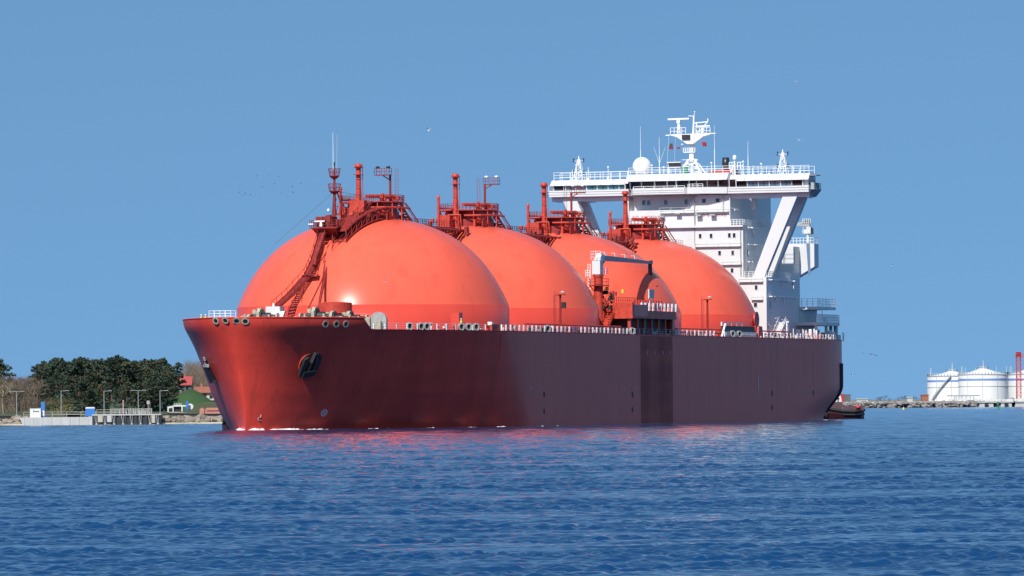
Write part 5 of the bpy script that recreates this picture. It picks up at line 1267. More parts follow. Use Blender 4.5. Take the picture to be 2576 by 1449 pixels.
# ------------------------------------------------------------------ people
def make_person(name, suit, m_vest):
    J = {'pel': (0, 0, .95), 'sp': (0, 0, 1.2), 'ch': (0, 0, 1.38), 'nk': (0, 0, 1.52), 'hd': (0, .01, 1.62), 'ht': (0, 0, 1.74),
         'hL': (.1, 0, .9), 'kL': (.12, .03, .5), 'aL': (.13, 0, .08), 'tL': (.14, .16, .04), 'hR': (-.1, 0, .9), 'kR': (-.12, .03, .5), 'aR': (-.13, 0, .08), 'tR': (-.14, .16, .04),
         'sL': (.19, 0, 1.42), 'eL': (.27, -.02, 1.14), 'wL': (.27, .12, .92), 'sR': (-.19, 0, 1.42), 'eR': (-.27, -.02, 1.14), 'wR': (-.25, .12, .92), 'pL': (.27, .15, .85), 'pR': (-.25, .15, .85), 'ns': (0, .10, 1.62)}
    Rd = {'pel': .15, 'sp': .14, 'ch': .16, 'nk': .06, 'hd': .095, 'ht': .08, 'ns': .02}
    def rad(k): return Rd.get(k, {'h': .1, 'k': .065, 'a': .05, 't': .04, 's': .07, 'e': .05, 'w': .035, 'p': .035}.get(k[0], .05))
    E_ = [('pel', 'sp'), ('sp', 'ch'), ('ch', 'nk'), ('nk', 'hd'), ('hd', 'ht'), ('hd', 'ns'), ('pel', 'hL'), ('hL', 'kL'), ('kL', 'aL'), ('aL', 'tL'), ('pel', 'hR'), ('hR', 'kR'), ('kR', 'aR'), ('aR', 'tR'), ('ch', 'sL'), ('sL', 'eL'), ('eL', 'wL'), ('wL', 'pL'), ('ch', 'sR'), ('sR', 'eR'), ('eR', 'wR'), ('wR', 'pR')]
    for s in ('L', 'R'):
        p = J['p' + s]
        for i, (dx, ln) in enumerate(((-.03, .07), (-.01, .085), (.012, .08), (.032, .062))):
            J['f%d%s' % (i, s)] = (p[0] + dx, p[1] + .02, p[2] - ln); Rd['f%d%s' % (i, s)] = .009; E_.append(('p' + s, 'f%d%s' % (i, s)))
        J['u' + s] = (p[0] + (-.05 if s == 'L' else .05), p[1] + .04, p[2] - .02); Rd['u' + s] = .011; E_.append(('p' + s, 'u' + s))
    ks = list(J); me = bpy.data.meshes.new(name); me.from_pydata([J[k] for k in ks], [(ks.index(a), ks.index(b)) for a, b in E_], [])
    ob = bpy.data.objects.new('tmp_body', me); C.objects.link(ob)
    sk = ob.modifiers.new('skin', 'SKIN'); sb = ob.modifiers.new('sub', 'SUBSURF'); sb.levels = 1; sb.render_levels = 1
    if not me.skin_vertices: me.attributes.new('skin', 'FLOAT', 'POINT')
    for i, k in enumerate(ks):
        me.skin_vertices[0].data[i].radius = (rad(k), rad(k)); me.skin_vertices[0].data[i].use_root = (k == 'pel')
    dg = bpy.context.evaluated_depsgraph_get(); bm_ = bpy.data.meshes.new_from_object(ob.evaluated_get(dg)); bpy.data.objects.remove(ob)
    bm_.materials.clear(); bm_.materials.append(suit); bm_.materials.append(M['skin'])
    for p in bm_.polygons:
        c_ = p.center; p.material_index = 1 if c_.z > 1.5 or (c_.z < .9 and abs(c_.x) > .2) else 0; p.use_smooth = True
    return bm_, m_vest
body_or, _ = make_person('person', M['coverall'], None)
body_nv, _ = make_person('person_navy', M['navy'], None)
def vest_mesh():
    mb = MB(); mb.lathe([(.19, .98), (.2, 1.15), (.21, 1.3), (.19, 1.45), (.1, 1.5)], 0, 0, 14, cap=False); return mb
def helmet_mesh():
    mb = MB(); mb.lathe([(.15, 1.68), (.125, 1.69), (.12, 1.74), (.09, 1.80), (0, 1.83)], 0, .0, 14); mb.box(-.06, .06, .1, .18, 1.68, 1.695); return mb
def person(loc, rz, body, vest, label, helmet='whiteplastic'):
    o = bpy.data.objects.new('person', body); C.objects.link(o); o.location = loc; o.rotation_euler = (0, 0, rz)
    tag(o, label, 'person')
    if vest: vest_mesh().build('vest', M[vest], o)
    helmet_mesh().build('helmet', M[helmet], o)
    for s in (-1, 1):
        e = MB(); e.lathe([(0, 1.635), (.012, 1.645), (0, 1.655)], s * .035, .088, 6); e.build('eye', M['dark'], o)
    return o
_, b, z = ST(506, 795, -50); person(sw_(L(-50, b, 15.9)), R(180), body_nv, 'yellow', 'crew member in yellow vest at the bow, the one nearer the stem tip')
_, b, z = ST(517, 795, -51); person(sw_(L(-51, b, 15.9)), R(200), body_or, 'yellow', 'crew member in yellow vest at the bow, beside the white bow railing')
_, b, z = ST(1012, 515, 10.5); person(sw_(L(10.5, b, ZT - .7 + 1.0 - .2)), R(170), body_or, None, 'crew member in orange coverall standing on the tank top walkway')
T = Tat(1178, 822); person(sw_(L(T, half(T, 15) - 1.0, 15.25)), R(160), body_nv, 'yellow', 'crew member in yellow vest behind the dark mooring chocks amidships')
T = SB(2032, 840, 21.4)[0]; person(sw_(L(T, 21.4, 15.0)), R(150), body_or, None, 'crew member in orange coverall at the stern railing', 'red')
T = SB(1924, 800, 18.6)[0]

# ------------------------------------------------------------------ foam along the waterline
def foam(T0, T1, seed, hgt=.3, wid=1.0, loose=None):
    g = random.Random(seed); mb = MB(); n = int((T1 - T0) / .25)
    for side in (1,):
        vs = []; rows = 5
        for i in range(n + 1):
            f_ = i / n; T = T0 + (T1 - T0) * f_; e = math.sin(math.pi * f_) ** .5 * (.6 + .4 * g.random())
            for j in range(rows):
                v = j / (rows - 1); b = half(T, .1) + 1.3 + v * wid * e if T > -50 else half(T, .1) - .1 + v * wid * e
                z = -.12 + hgt * e * math.sin(math.pi * (.25 + .75 * v)) * g.uniform(.6, 1.3)
                vs.append(L(T, b, z))
        mb.add(vs, [(i * rows + j, (i + 1) * rows + j, (i + 1) * rows + j + 1, i * rows + j + 1) for i in range(n) for j in range(rows - 1)], True)
    return mb
fo = MB()
for T0, T1, h, wd in ((-55.6, -52.4, .5, 1.2), (-52.0, -47.5, .42, 1.2), (-48.2, -42.0, .28, 1.0), (-42.5, -38.5, .14, .8), (-36.0, -32.5, .26, 1.0), (-33.0, -29.0, .15, .8), (-24, -20.5, .24, 1.0), (-21.0, -16.5, .14, .8), (-15, -10.5, .24, 1.0), (-7, -2.5, .26, 1.0), (-3, 1.5, .14, .8), (7, 9.5, .2, .9), (15.5, 17.0, .18, .8)):
    q = foam(T0, T1, int(T0 * 10) + 1000, h, wd); fo.add(q.v, q.f, True)
# starboard side of the stem
sv = []
g = random.Random(2)
for i in range(18):
    f_ = i / 17; e = math.sin(math.pi * min(1, f_ * .9 + .1)); T = -56.5 + 9 * f_
    for j in range(4): v = j / 3; sv.append(L(T, -half(T, .1) - 1.3 * v * e - .0, -.1 + .4 * e * math.sin(math.pi * (.3 + .7 * v)) * g.uniform(.6, 1.2)))
fo.add(sv, [(i * 4 + j, (i + 1) * 4 + j, (i + 1) * 4 + j + 1, i * 4 + j + 1) for i in range(17) for j in range(3)], True)
fo_o = fo.build('foam', M['foam']); fo_o.matrix_world = SM
tag(fo_o, 'white foam breaking along the waterline at the bow', 'foam', kind='stuff')

# ------------------------------------------------------------------ tug at the stern and the bow of a second one
def make_tug():
    o = empty('tugboat', at(2118, 1048, 1160), R(0))
    o.location.z = 0
    tag(o, 'dark maroon tug pushing astern of the carrier, low after deck showing', 'tugboat')
    # x to the right (its stern), towards -x its bow
    h = MB(); st_ = []
    prof = [(-14, .2, 3.4), (-12, 2.6, 3.2), (-8, 3.9, 2.7), (-3, 4.3, 2.2), (0, 4.3, 1.7), (2.4, 4.2, 1.6), (3.7, 3.6, 1.8), (4.3, 2.2, 1.9)]
    vs = []
    for x, b, z in prof: vs += [(x, -b * .85, -.5), (x, -b, z * .55), (x, -b, z), (x, b, z), (x, b, z * .55), (x, b * .85, -.5)]
    fs = []
    for i in range(len(prof) - 1):
        for j in range(5): fs.append((i * 6 + j, (i + 1) * 6 + j, (i + 1) * 6 + j + 1, i * 6 + j + 1))
    fs += [tuple(range(6)), tuple(len(vs) - 6 + k for k in range(5, -1, -1))]
    h.add(vs, fs); h.build('hull', M['tughull'], o)
    fd = MB(); fd.path([(x, -b - .05, z - .15) for x, b, z in prof] , .3, 8); fd.path([(x, -b - .02, z * .5) for x, b, z in prof[4:]], .18, 6); fd.build('fender', M['black'], o)
    bw = MB(); bw.box(0, 4.2, -3.9, -3.6, 1.7, 2.6); bw.box(-2.6, -.1, -3.6, 3.2, 1.7, 3.4); bw.build('bulwark', M['tugdeck'], o)
    hs_ = MB(); hs_.box(-9, -3, -3, 3, 2.2, 5.0); hs_.box(-8.4, -3.8, -2.4, 2.4, 5.0, 7.0); hs_.prism([(-5, -1, 5), (-3.6, -1, 5), (-3.9, -1, 8.2), (-4.7, -1, 8.6)], (0, 1.6, 0)); hs_.build('wheelhouse', M['white'], o); ex = MB(); ex.prism([(-1.5, -.6, 3.3), (.0, -.6, 3.3), (-.15, -.6, 4.3), (-.5, -.6, 5.3), (-1.2, -.6, 4.6)], (0, 1.2, 0)); ex.build('tug_funnel', M['white'], o)
    bl = MB(); bl.lathe([(0, 1.9), (.45, 2.1), (.5, 2.4), (.3, 2.75), (0, 2.8)], 3.0, -3.9, 12); bl.build('mooring_buoy', M['red'], o)
    wh = MB()
    for x in (-2.4, -1.8, -1.2, -.6): wh.tube((x, -4.3, 1.75), (x + .3, -4.3, 1.75), .14, n=8)
    wh.build('deck_edge_lights', M['whiteplastic'], o)
    tyre = MB()
    for x in (-5, -3.6): tyre.tube((x, -4.5, 1.2), (x, -4.2, 1.2), .6, n=14)
    tyre.build('tyre', M['black'], o)
    pp = MB(); pp.tube((-.9, -3.0, 3.4), (-.9, -3.0, 3.9), .12); pp.lathe([(0, 3.8), (.25, 3.9), (.25, 4.2), (0, 4.3)], -.9, -3, 8); pp.build('capstan', M['dark'], o)
make_tug()
def make_tug2():
    p = at(570, 1080, 905); p.z = 0
    o = empty('tugboat', p, 0); tag(o, 'black fendered bow of a second tug behind the carrier stem', 'tugboat')
    h = MB(); prof = [(-.5, .1, 2.0), (-.2, 1.0, 2.0), (.8, 2.0, 2.0), (4, 3.4, 1.8), (12, 3.6, 1.6)]
    vs = []
    for x, b, z in prof: vs += [(x, -b * .8 + 3, -.4), (x, -b + 3, z), (x, b + 3, z), (x, b * .8 + 3, -.4)]
    fs = []
    for i in range(4):
        for j in range(3): fs.append((i * 4 + j, (i + 1) * 4 + j, (i + 1) * 4 + j + 1, i * 4 + j + 1))
    fs.append((0, 1, 2, 3)); h.add(vs, fs); h.build('hull', M['tughull'], o)
    fd = MB(); fd.path([(.2, 2.0, 1.9), (-.35, 2.4, 1.4), (-.55, 3, .9), (-.5, 3.2, .1)], .32, 8); fd.tube((-.5, 3, -.3), (-.5, 3, 2.0), .3, n=10); fd.build('fender', M['black'], o)
make_tug2()

# ------------------------------------------------------------------ birds
def gull_mesh(fl=.5):
    b = MB(); n = 8; pr = [(0, -.24), (.035, -.2), (.06, -.08), (.065, .03), (.045, .14), (.03, .2), (.012, .25), (0, .27)]
    vs = []
    for r, y in pr:
        for i in range(n): a = 2 * math.pi * i / n; vs.append((r * math.cos(a), y, r * math.sin(a)))
    b.add(vs, [(k * n + i, k * n + (i + 1) % n, (k + 1) * n + (i + 1) % n, (k + 1) * n + i) for k in range(len(pr) - 1) for i in range(n)], True)
    b.prism([(-.07, -.34, 0), (.07, -.34, 0), (.03, -.18, 0), (-.03, -.18, 0)], (0, 0, .012))
    wg = []
    for s in (-1, 1):
        w_ = MB(); z1, z2 = fl * .3, fl * .18
        for (a, b_, c_, d) in (((.04, .12, .02), (.04, -.06, .02), (.3, -.02, z1), (.3, .16, z1)), ((.3, .16, z1), (.3, -.02, z1), (.62, -.12, z2), (.6, -.05, z2))):
            w_.prism([(s * a[0], a[1], a[2]), (s * b_[0], b_[1], b_[2]), (s * c_[0], c_[1], c_[2]), (s * d[0], d[1], d[2])], (0, 0, .015))
        wg.append(w_)
    return b, wg
def gull(px, py, Y, scale, label, fl=.6, dark=False, rz=1.2, tilt=.3):
    b, wg = gull_mesh(fl); o = b.build('gull', M['whiteplastic'] if not dark else M['grey'], None, at(px, py, Y)); o.scale = (scale,) * 3; o.rotation_euler = (tilt, .25, rz)
    for w_ in wg: w_.build('wing', M['brightgrey'] if not dark else M['dark'], o)
    tag(o, label, 'gull'); return o
gull(1077, 328, 800, 1.25, 'gull with raised wings high in the sky above the second tank', .9, False, .5)
gull(967, 708, 850, 1.0, 'white gull gliding in front of the first orange dome', .5)
gull(1848, 527, 990, 1.3, 'white gull flying before the shaded casing under the bridge', .3, False, .1, .5)
gull(2245, 668, 800, .75, 'white gull in the empty sky right of the superstructure, higher of that pair', .7)
gull(2143, 944, 900, .9, 'white gull close to the stern of the carrier, low over the sea', .4)
gull(2315, 982, 1500, 1.0, 'small white gull low in the sky just left of the oil tanks', .5)
gull(2002, 205, 800, .7, 'gull in the highest part of the sky, right of the radar mast', .2, False, .0)
gull(2010, 352, 800, .9, 'pale gull in the sky between the radar mast and the port signal mast', .1, False, 0.0)
gull(2196, 893, 1200, 1.6, 'dark long-winged gull skimming the sky above the breakwater', .15, True, 0)
gull(2171, 889, 1200, .8, 'small dark gull beside the long-winged one, nearer the stern', .4, True)
b_, wg = gull_mesh(.6); fm_ = MB(); fm_.add(b_.v, b_.f)
for w_ in wg: fm_.add(w_.v, w_.f)
fme = fm_.mesh('distant_bird'); fme.materials.append(M['dark']); g = random.Random(44)
for i, (px, py) in enumerate(((602, 484), (604, 466), (612, 492), (618, 487), (630, 490), (645, 443), (660, 470), (668, 478), (676, 440), (690, 462), (709, 486), (722, 492), (737, 484), (735, 470), (757, 462), (700, 445))):
    o = bpy.data.objects.new('distant_bird', fme); C.objects.link(o); o.location = at(px, py, 2300); o.scale = (g.uniform(.8, 1.3),) * 3; o.rotation_euler = (.3, g.uniform(-.5, .5), g.uniform(0, 6))
    tag(o, 'tiny dark bird in the scattered flock over the first tank, left of the foremast', 'bird', 'distant flock of birds')

# ------------------------------------------------------------------ left shore
YS = 1205.0
def ground_left():
    mb = MB(); xs = list(np.linspace(-420, -20, 81)); prof = [(YS - 6, -1.2), (YS + 4, .6), (YS + 12, 1.95), (YS + 30, 2.05), (YS + 70, 2.25), (YS + 110, 2.6), (YS + 200, 3.2), (YS + 420, 5.6), (YS + 1500, 7.0)]
    vs = []; g = random.Random(3)
    for (y, z) in prof:
        for x in xs: vs.append((x * (y / YS) ** .5, y + 3 * math.sin(x * .11), z + (.12 * math.sin(x * .3 + y * .05) if z > 1.9 else 0)))
    n = len(xs); mb.add(vs, [(j * n + i, j * n + i + 1, (j + 1) * n + i + 1, (j + 1) * n + i) for j in range(len(prof) - 1) for i in range(n - 1)], True)
    o = mb.build('shore_ground', M['lawn']); tag(o, 'low grassy shore behind the jetty on the far bank', 'ground', kind='structure')
ground_left()
def rocks(name, spots, m, label, seed):
    mb = MB(); g = random.Random(seed)
    for (x0, x1, y0, y1, z0, z1, r0, r1, n) in spots:
        for i in range(n): mb.rock((g.uniform(x0, x1), g.uniform(y0, y1), g.uniform(z0, z1)), g.uniform(r0, r1), seed * 1000 + i)
    o = mb.build(name, m); tag(o, label, 'rocks', kind='stuff'); return o
xw = lambda px, Y: at(px, 1000, Y).x
rocks('shore_boulders', [(xw(-40, YS), xw(100, YS), YS - 3, YS + 4, .1, .6, .5, .9, 130), (xw(30, YS), xw(75, YS), YS - 1, YS + 4, .7, 1.5, .6, 1.0, 40), (xw(100, YS), xw(150, YS), YS - 3, YS, -.1, .35, .35, .6, 60), (xw(-60, YS), xw(40, YS), YS + 1, YS + 5, .6, 1.1, .5, .9, 50)], M['rock'], 'tan granite boulders heaped along the water left of the jetty', 5)
rocks('shore_boulders', [(xw(402, YS), xw(640, YS), YS - 2, YS + 5, .1, .9, .5, .95, 200), (xw(402, YS), xw(700, YS), YS + 2, YS + 6, .7, 1.4, .5, .9, 130)], M['rock'], 'grey brown boulders along the bank between jetty and ship bow', 6)
for a, b_, lb in ((-60, 60, 'pale strip of beach sand at the water edge by the left boulders'), (402, 700, 'pale strip of beach sand under the boulders near the ship bow')):
    mb = MB(); n = 30; vs = []; g = random.Random(a + 99)
    for i in range(n + 1):
        x = xw(a + (b_ - a) * i / n, YS - 5); vs += [(x, YS - 7.5 - g.random(), -.15), (x, YS - 5, .28 + .1 * g.random()), (x, YS - 2, .3)]
    mb.add(vs, [(i * 3 + j, (i + 1) * 3 + j, (i + 1) * 3 + j + 1, i * 3 + j + 1) for i in range(n) for j in range(2)], True); o = mb.build('beach', M['wetrock']); tag(o, lb, 'beach', kind='structure')
def wall_seg(px0, px1, Y, z0, z1, label, m='darkwall'):
    mb = MB(); x0, x1 = xw(px0, Y), xw(px1, Y); n = max(1, int((x1 - x0) / 4))
    for i in range(n):
        a = x0 + (x1 - x0) * i / n; e = x0 + (x1 - x0) * (i + 1) / n; mb.box(a, e - .03, Y, Y + .8, z0, z1)
    mb.box(x0, x1, Y - .1, Y + .9, z1, z1 + .12)
    o = mb.build('quay_wall', M[m]); tag(o, label, 'wall'); return o
wall_seg(-80, 49, YS + 8, .2, 1.85, 'dark quay wall left of the pale jetty'); wall_seg(403, 720, YS + 8, .2, 1.95, 'dark quay wall between the jetty and the ship bow')

# jetty
jt = empty('jetty', (xw(225, YS - 8), YS - 8, 0)); tag(jt, 'long jetty of pale concrete ending in a dark fendered front', 'jetty')
jx = jt.location.x; X_ = lambda px: xw(px, YS - 8) - jx
mb = MB(); n = 7
for i in range(n):
    a, e = X_(62) + (X_(222) - X_(62)) * i / n, X_(62) + (X_(222) - X_(62)) * (i + 1) / n; mb.box(a, e - .04, 0, 14, -1, 1.62)
mb.prism([(X_(48), 0, 1.62), (X_(62) - .04, 0, 1.62), (X_(62) - .04, 0, -.6)], (0, 12, 0)); mb.box(X_(222), X_(232), -.25, 10, -1, 1.75)
mb.build('concrete_wall', M['concrete'], jt)
mb = MB()
xa, xb = X_(232), X_(403)
n = 26
for i in range(n):
    a, e = xa + (xb - xa) * i / n, xa + (xb - xa) * (i + 1) / n; d = .25 if i % 2 else 0; mb.box(a, e, d, 8, -1, 1.9)
mb.build('sheet_piling', M['sheetpile'], jt)
mb = MB(); mb.box(xa - .1, xb + .1, -.15, 9, 1.9, 2.15); mb.build('jetty_deck', M['concrete'], jt)
for x in (1030, 1125, 1220, 1315, 1410, 1505, 1605, 1690):
    px = x * .2344; mb = MB(); xx = X_(px); mb.bar((xx - .25, -.3, 1.9), (xx + .05, -.5, .0), .1); mb.bar((xx + .2, -.25, 1.9), (xx + .1, -.45, .1), .07); mb.tube((xx + .1, -.7, -.2), (xx + .1, -.3, .15), .32, .25, 10)
    mb.build('fender', M['brightgrey'], jt)
for x0, x1, m_ in ((1048, 1100, 'housewall'), (1147, 1196, 'concrete'), (1624, 1662, 'housewall')):
    mb = MB(); mb.box(X_(x0 * .2344), X_(x1 * .2344), -.12, .1, .55 if x0 < 1600 else .3, 1.9); mb.build('fender_panel', M[m_], jt)
mb = MB(); mb.rail([(X_(238), 4, 2.15), (X_(378), 4, 2.15)], .95, 1.6, .05, 2); mb.rail([(X_(270), 8.5, 2.15), (X_(375), 8.5, 2.15)], 1.1, 1.0, .05, 3); mb.rail([(X_(48), 11, 1.62), (X_(230), 11, 1.62)], 1.1, 3, .05, 2); mb.build('railing', M['brightgrey'], jt)
g = random.Random(12)
for i in range(14): mb = MB(); x = g.uniform(X_(315), X_(385)); h = g.uniform(.4, 1.1); mb.box(x - .1, x + .1, 2, 2.3, 2.15, 2.15 + h); mb.build('bollard', M['brightgrey'], jt)
# cabin, sign panel and kiosk on the jetty
cb = empty('site_cabin', at(89, 1051, YS - 1)); cb.location.z = 1.62; tag(cb, 'white cabin with a dark smudge of lettering on the jetty', 'cabin')
wd = xw(103, YS) - xw(76, YS)
mb = MB(); mb.box(-wd / 2, wd / 2, 0, 2.4, 0, 1.75); mb.build('cabin_body', M['white'], cb)
mb = MB(); mb.box(-wd / 2 - .03, wd / 2 + .03, -.03, 2.43, 1.75, 1.85); mb.build('cabin_roof', M['offwhite'], cb)
mb = MB()
for i, (x, z, w2, h2) in enumerate(((-.38, 1.35, .1, .42), (-.22, 1.22, .2, .2), (.02, 1.24, .2, .18), (.25, 1.24, .18, .2), (.47, 1.22, .2, .18), (.69, 1.2, .16, .2))): mb.box(x - w2 / 2, x + w2 / 2, -.03, .05, z - h2 / 2, z + h2 / 2)
mb.build('cabin_lettering', M['dark'], cb)
sg = MB(); q = at(108, 1049, YS); wd = xw(113, YS) - xw(103.6, YS); sg.box(-wd / 2, wd / 2, 0, .25, 0, 3.2); so = sg.build('sign_pylon', M['blue'], None, (q.x, YS, 1.62)); tag(so, 'tall blue sign pylon beside the white cabin', 'sign')
sg = MB(); sg.box(-.25, .3, -.02, .1, .3, 1.4); sg.build('sign_panel', M['white'], so)
ks = empty('kiosk', (xw(228, YS), YS - 2, 2.0)); ks.location.z = 1.62; tag(ks, 'small bright blue kiosk with a white top on the jetty', 'kiosk')
mb = MB(); mb.box(-.95, .95, 0, 1.5, .2, 1.75); mb.box(-.7, .7, .2, 1.3, 0, .2); mb.build('kiosk_body', M['blue'], ks); mb = MB(); mb.prism([(-1.0, -.05, 1.75), (1.0, -.05, 1.75), (.85, -.05, 2.05), (-.85, -.05, 2.05)], (0, 1.6, 0)); mb.build('kiosk_roof', M['white'], ks)
# lamp posts
def lamp_post(px, ytop, ybase, label, two=False, left=False):
    Y = YS + 22; p = at(px, ybase, Y); zt = at(px, ytop, Y).z; o = empty('lamp_post', (p.x, Y, 1.9)); tag(o, label, 'lamp post', 'lamp posts along the far bank'); h = zt - 1.9
    mb = MB(); mb.tube((0, 0, 0), (0, 0, h), .085, .06, 8); mb.box(-.2, .2, -.2, .2, 0, .25); mb.build('pole', M['grey'], o)
    for s in ((1, -1) if two else ((-1,) if left else (1,))):
        mb = MB(); mb.bar((0, 0, h), (s * 1.5, 0, h + .05), .08); mb.bar((s * .9, 0, h + .06), (s * 1.7, 0, h + .08), .2, .1); mb.build('lamp_head', M['grey'], o)
lamp_post(42, 985, 1041, 'far bank lamp post left of the white cabin', True); lamp_post(154, 983.5, 1035, 'far bank lamp post between blue pylon and blue kiosk')
lamp_post(262, 984, 1040, 'far bank lamp post next right of the blue kiosk'); lamp_post(348, 982.5, 1039, 'far bank lamp post right of the striped pole', True); lamp_post(403, 983, 1042, 'far bank lamp post at the right end of the jetty')
mb = MB(); q = at(311, 1038, YS + 1); zt = at(311, 1009, YS).z
for i in range(7): mb.tube((0, 0, i * (zt - 2) / 7), (0, 0, (i + .5) * (zt - 2) / 7), .12, n=8)
po = mb.build('striped_pole', M['red'], None, (q.x, YS, 2.15)); mb = MB()
for i in range(7): mb.tube((0, 0, (i + .5) * (zt - 2) / 7), (0, 0, (i + 1) * (zt - 2) / 7), .115, n=8)
mb.build('white_band', M['white'], po); tag(po, 'red and white striped pole on the jetty deck', 'pole')
mb = MB(); q = at(373, 1038, YS + 4); mb.tube((0, 0, 0), (0, 0, 2.2), .08, n=6); mb.box(-.3, .3, -.05, .05, 2.2, 2.9); po = mb.build('notice_sign', M['grey'], None, (q.x, YS + 4, 2.0)); tag(po, 'small grey notice on a post near the jetty end', 'sign')
# round white sign and blue post near the salmon cabins
mb = MB(); q = at(479, 1035, YS + 15); mb.tube((0, 0, 0), (0, 0, 1.2), .06, n=6); mb.tube((0, .05, 1.6), (0, -.05, 1.6), .62, n=18); po = mb.build('round_sign', M['white'], None, (q.x, YS + 15, 2.0)); tag(po, 'round white sign on the grass right of the blue post', 'sign')
mb = MB(); q = at(471, 1040, YS + 14); mb.box(-.25, .25, -.1, .1, 1.2, 2.8); mb.tube((0, 0, 0), (0, 0, 1.2), .07, n=6); po = mb.build('blue_post', M['blue'], None, (q.x, YS + 14, 1.95)); tag(po, 'blue board on a post beside the round white sign', 'sign')
def salmon(px0, px1, label, band=False):
    Y = YS + 16; a, e = xw(px0, Y), xw(px1, Y); o = empty('beach_cabin', ((a + e) / 2, Y, 1.9)); h = (e - a) / 2; tag(o, label, 'cabin')
    mb = MB(); mb.box(-h, h, 0, 2, 0, 1.1); mb.prism([(-h, 0, 1.1), (h, 0, 1.1), (h - .3, 0, 1.4), (-h + .3, 0, 1.4)], (0, 2, 0)); mb.build('cabin_body', M['salmon'], o)
    if band: mb = MB(); mb.box(-h * .8, h * .7, -.02, .05, .65, .85); mb.build('shutter_slot', M['dark'], o)
salmon(502, 513.5, 'short salmon painted cabin at the bank by the ship bow'); salmon(516, 560, 'long salmon painted cabin with a dark slot by the ship bow', True)

# raised green mound, path and bunker-like wall
mb = MB(); Ym = YS + 120
c0 = at(455, 1022, Ym); tipz = at(452, 976, Ym).z
n = 24; vs = [(c0.x + 1.5, Ym + 14, tipz)]
for k, (r, zf) in enumerate(((2.0, .82), (4.5, .5), (7.4, .14), (9.0, -.15))):
    for i in range(n): a = 2 * math.pi * i / n; vs.append((c0.x + 1.5 + r * math.cos(a), Ym + 14 + r * 1.4 * math.sin(a), 2.4 + (tipz - 2.4) * zf))
fs = [(0, 1 + i, 1 + (i + 1) % n) for i in range(n)] + [(1 + k * n + i, 1 + (k + 1) * n + i, 1 + (k + 1) * n + (i + 1) % n, 1 + k * n + (i + 1) % n) for k in range(3) for i in range(n)]
mb.add(vs, fs, True); o = mb.build('mound', M['mound']); tag(o, 'bright green grass mound below the red roofed house', 'mound', kind='structure')
mb = MB(); Yg = YS + 95; q = at(500, 1020, Yg)
n = 20; vs = []
for j, (dy, z) in enumerate(((-12, 2.2), (0, 3.0), (8, 4.4), (20, 4.6))):
    for i in range(n + 1):
        f_ = i / n; x = xw(438 + 190 * f_, Yg); zz = z if 0 < j else 2.2; zz = 2.2 + (zz - 2.2) * min(1, f_ * 3.0); vs.append((x, Yg + dy, zz))
mb.add(vs, [(j * (n + 1) + i, j * (n + 1) + i + 1, (j + 1) * (n + 1) + i + 1, (j + 1) * (n + 1) + i) for j in range(3) for i in range(n)], True); o = mb.build('grass_bank', M['lawn']); tag(o, 'olive grass bank above the salmon cabins', 'bank', kind='structure')
def strip(pts, Y0, Y1, name, m, label):
    mb = MB(); (a, b_), (c_, d) = pts
    v = []
    for i in range(9):
        f_ = i / 8; Y = Y0 + (Y1 - Y0) * f_; zz = 2.0 + (Y - YS) * .0035 + .15
        v += [(xw(a + (c_ - a) * f_, Y), Y, zz), (xw(b_ + (d - b_) * f_, Y), Y, zz)]
    mb.add(v, [(i * 2, i * 2 + 1, i * 2 + 3, i * 2 + 2) for i in range(8)], True); o = mb.build(name, m); tag(o, label, 'path', kind='structure')
strip(((430, 475), (416, 446)), YS + 24, YS + 80, 'footpath', M['pathm'], 'pale path rising towards the mound'); strip(((170, 215), (113, 124)), YS + 6, YS + 60, 'footpath', M['pathm'], 'pale footpath slanting down to the jetty')
bw = empty('bunker_wall', at(444, 1018, YS + 92)); bw.location.z = 2.4; tag(bw, 'low white walled bunker front with letters on top below the mound', 'bunker')
wx = lambda px: xw(px, YS + 92) - bw.location.x
mb = MB(); mb.box(wx(434), wx(436.5), 0, 1, 0, 1.3); mb.box(wx(456), wx(459), 0, 1, 0, 1.2); mb.box(wx(435), wx(472), 0, 1.2, 1.2, 1.5); mb.box(wx(421), wx(424), 0, .6, 0, 1.2); mb.prism([(wx(424), 0, 1.2), (wx(434), 0, 1.4), (wx(434), 0, 1.0), (wx(424), 0, .8)], (0, .5, 0)); mb.build('wall', M['white'], bw)
mb = MB(); mb.box(wx(437), wx(456), .6, 1.1, 0, 1.2); mb.build('opening', M['dark'], bw)
tx = text_obj('VADS', .62, M['white'], Vector((wx(447), .3, 1.52)), (1, 0, 0), bw, 'wall_lettering', .04)

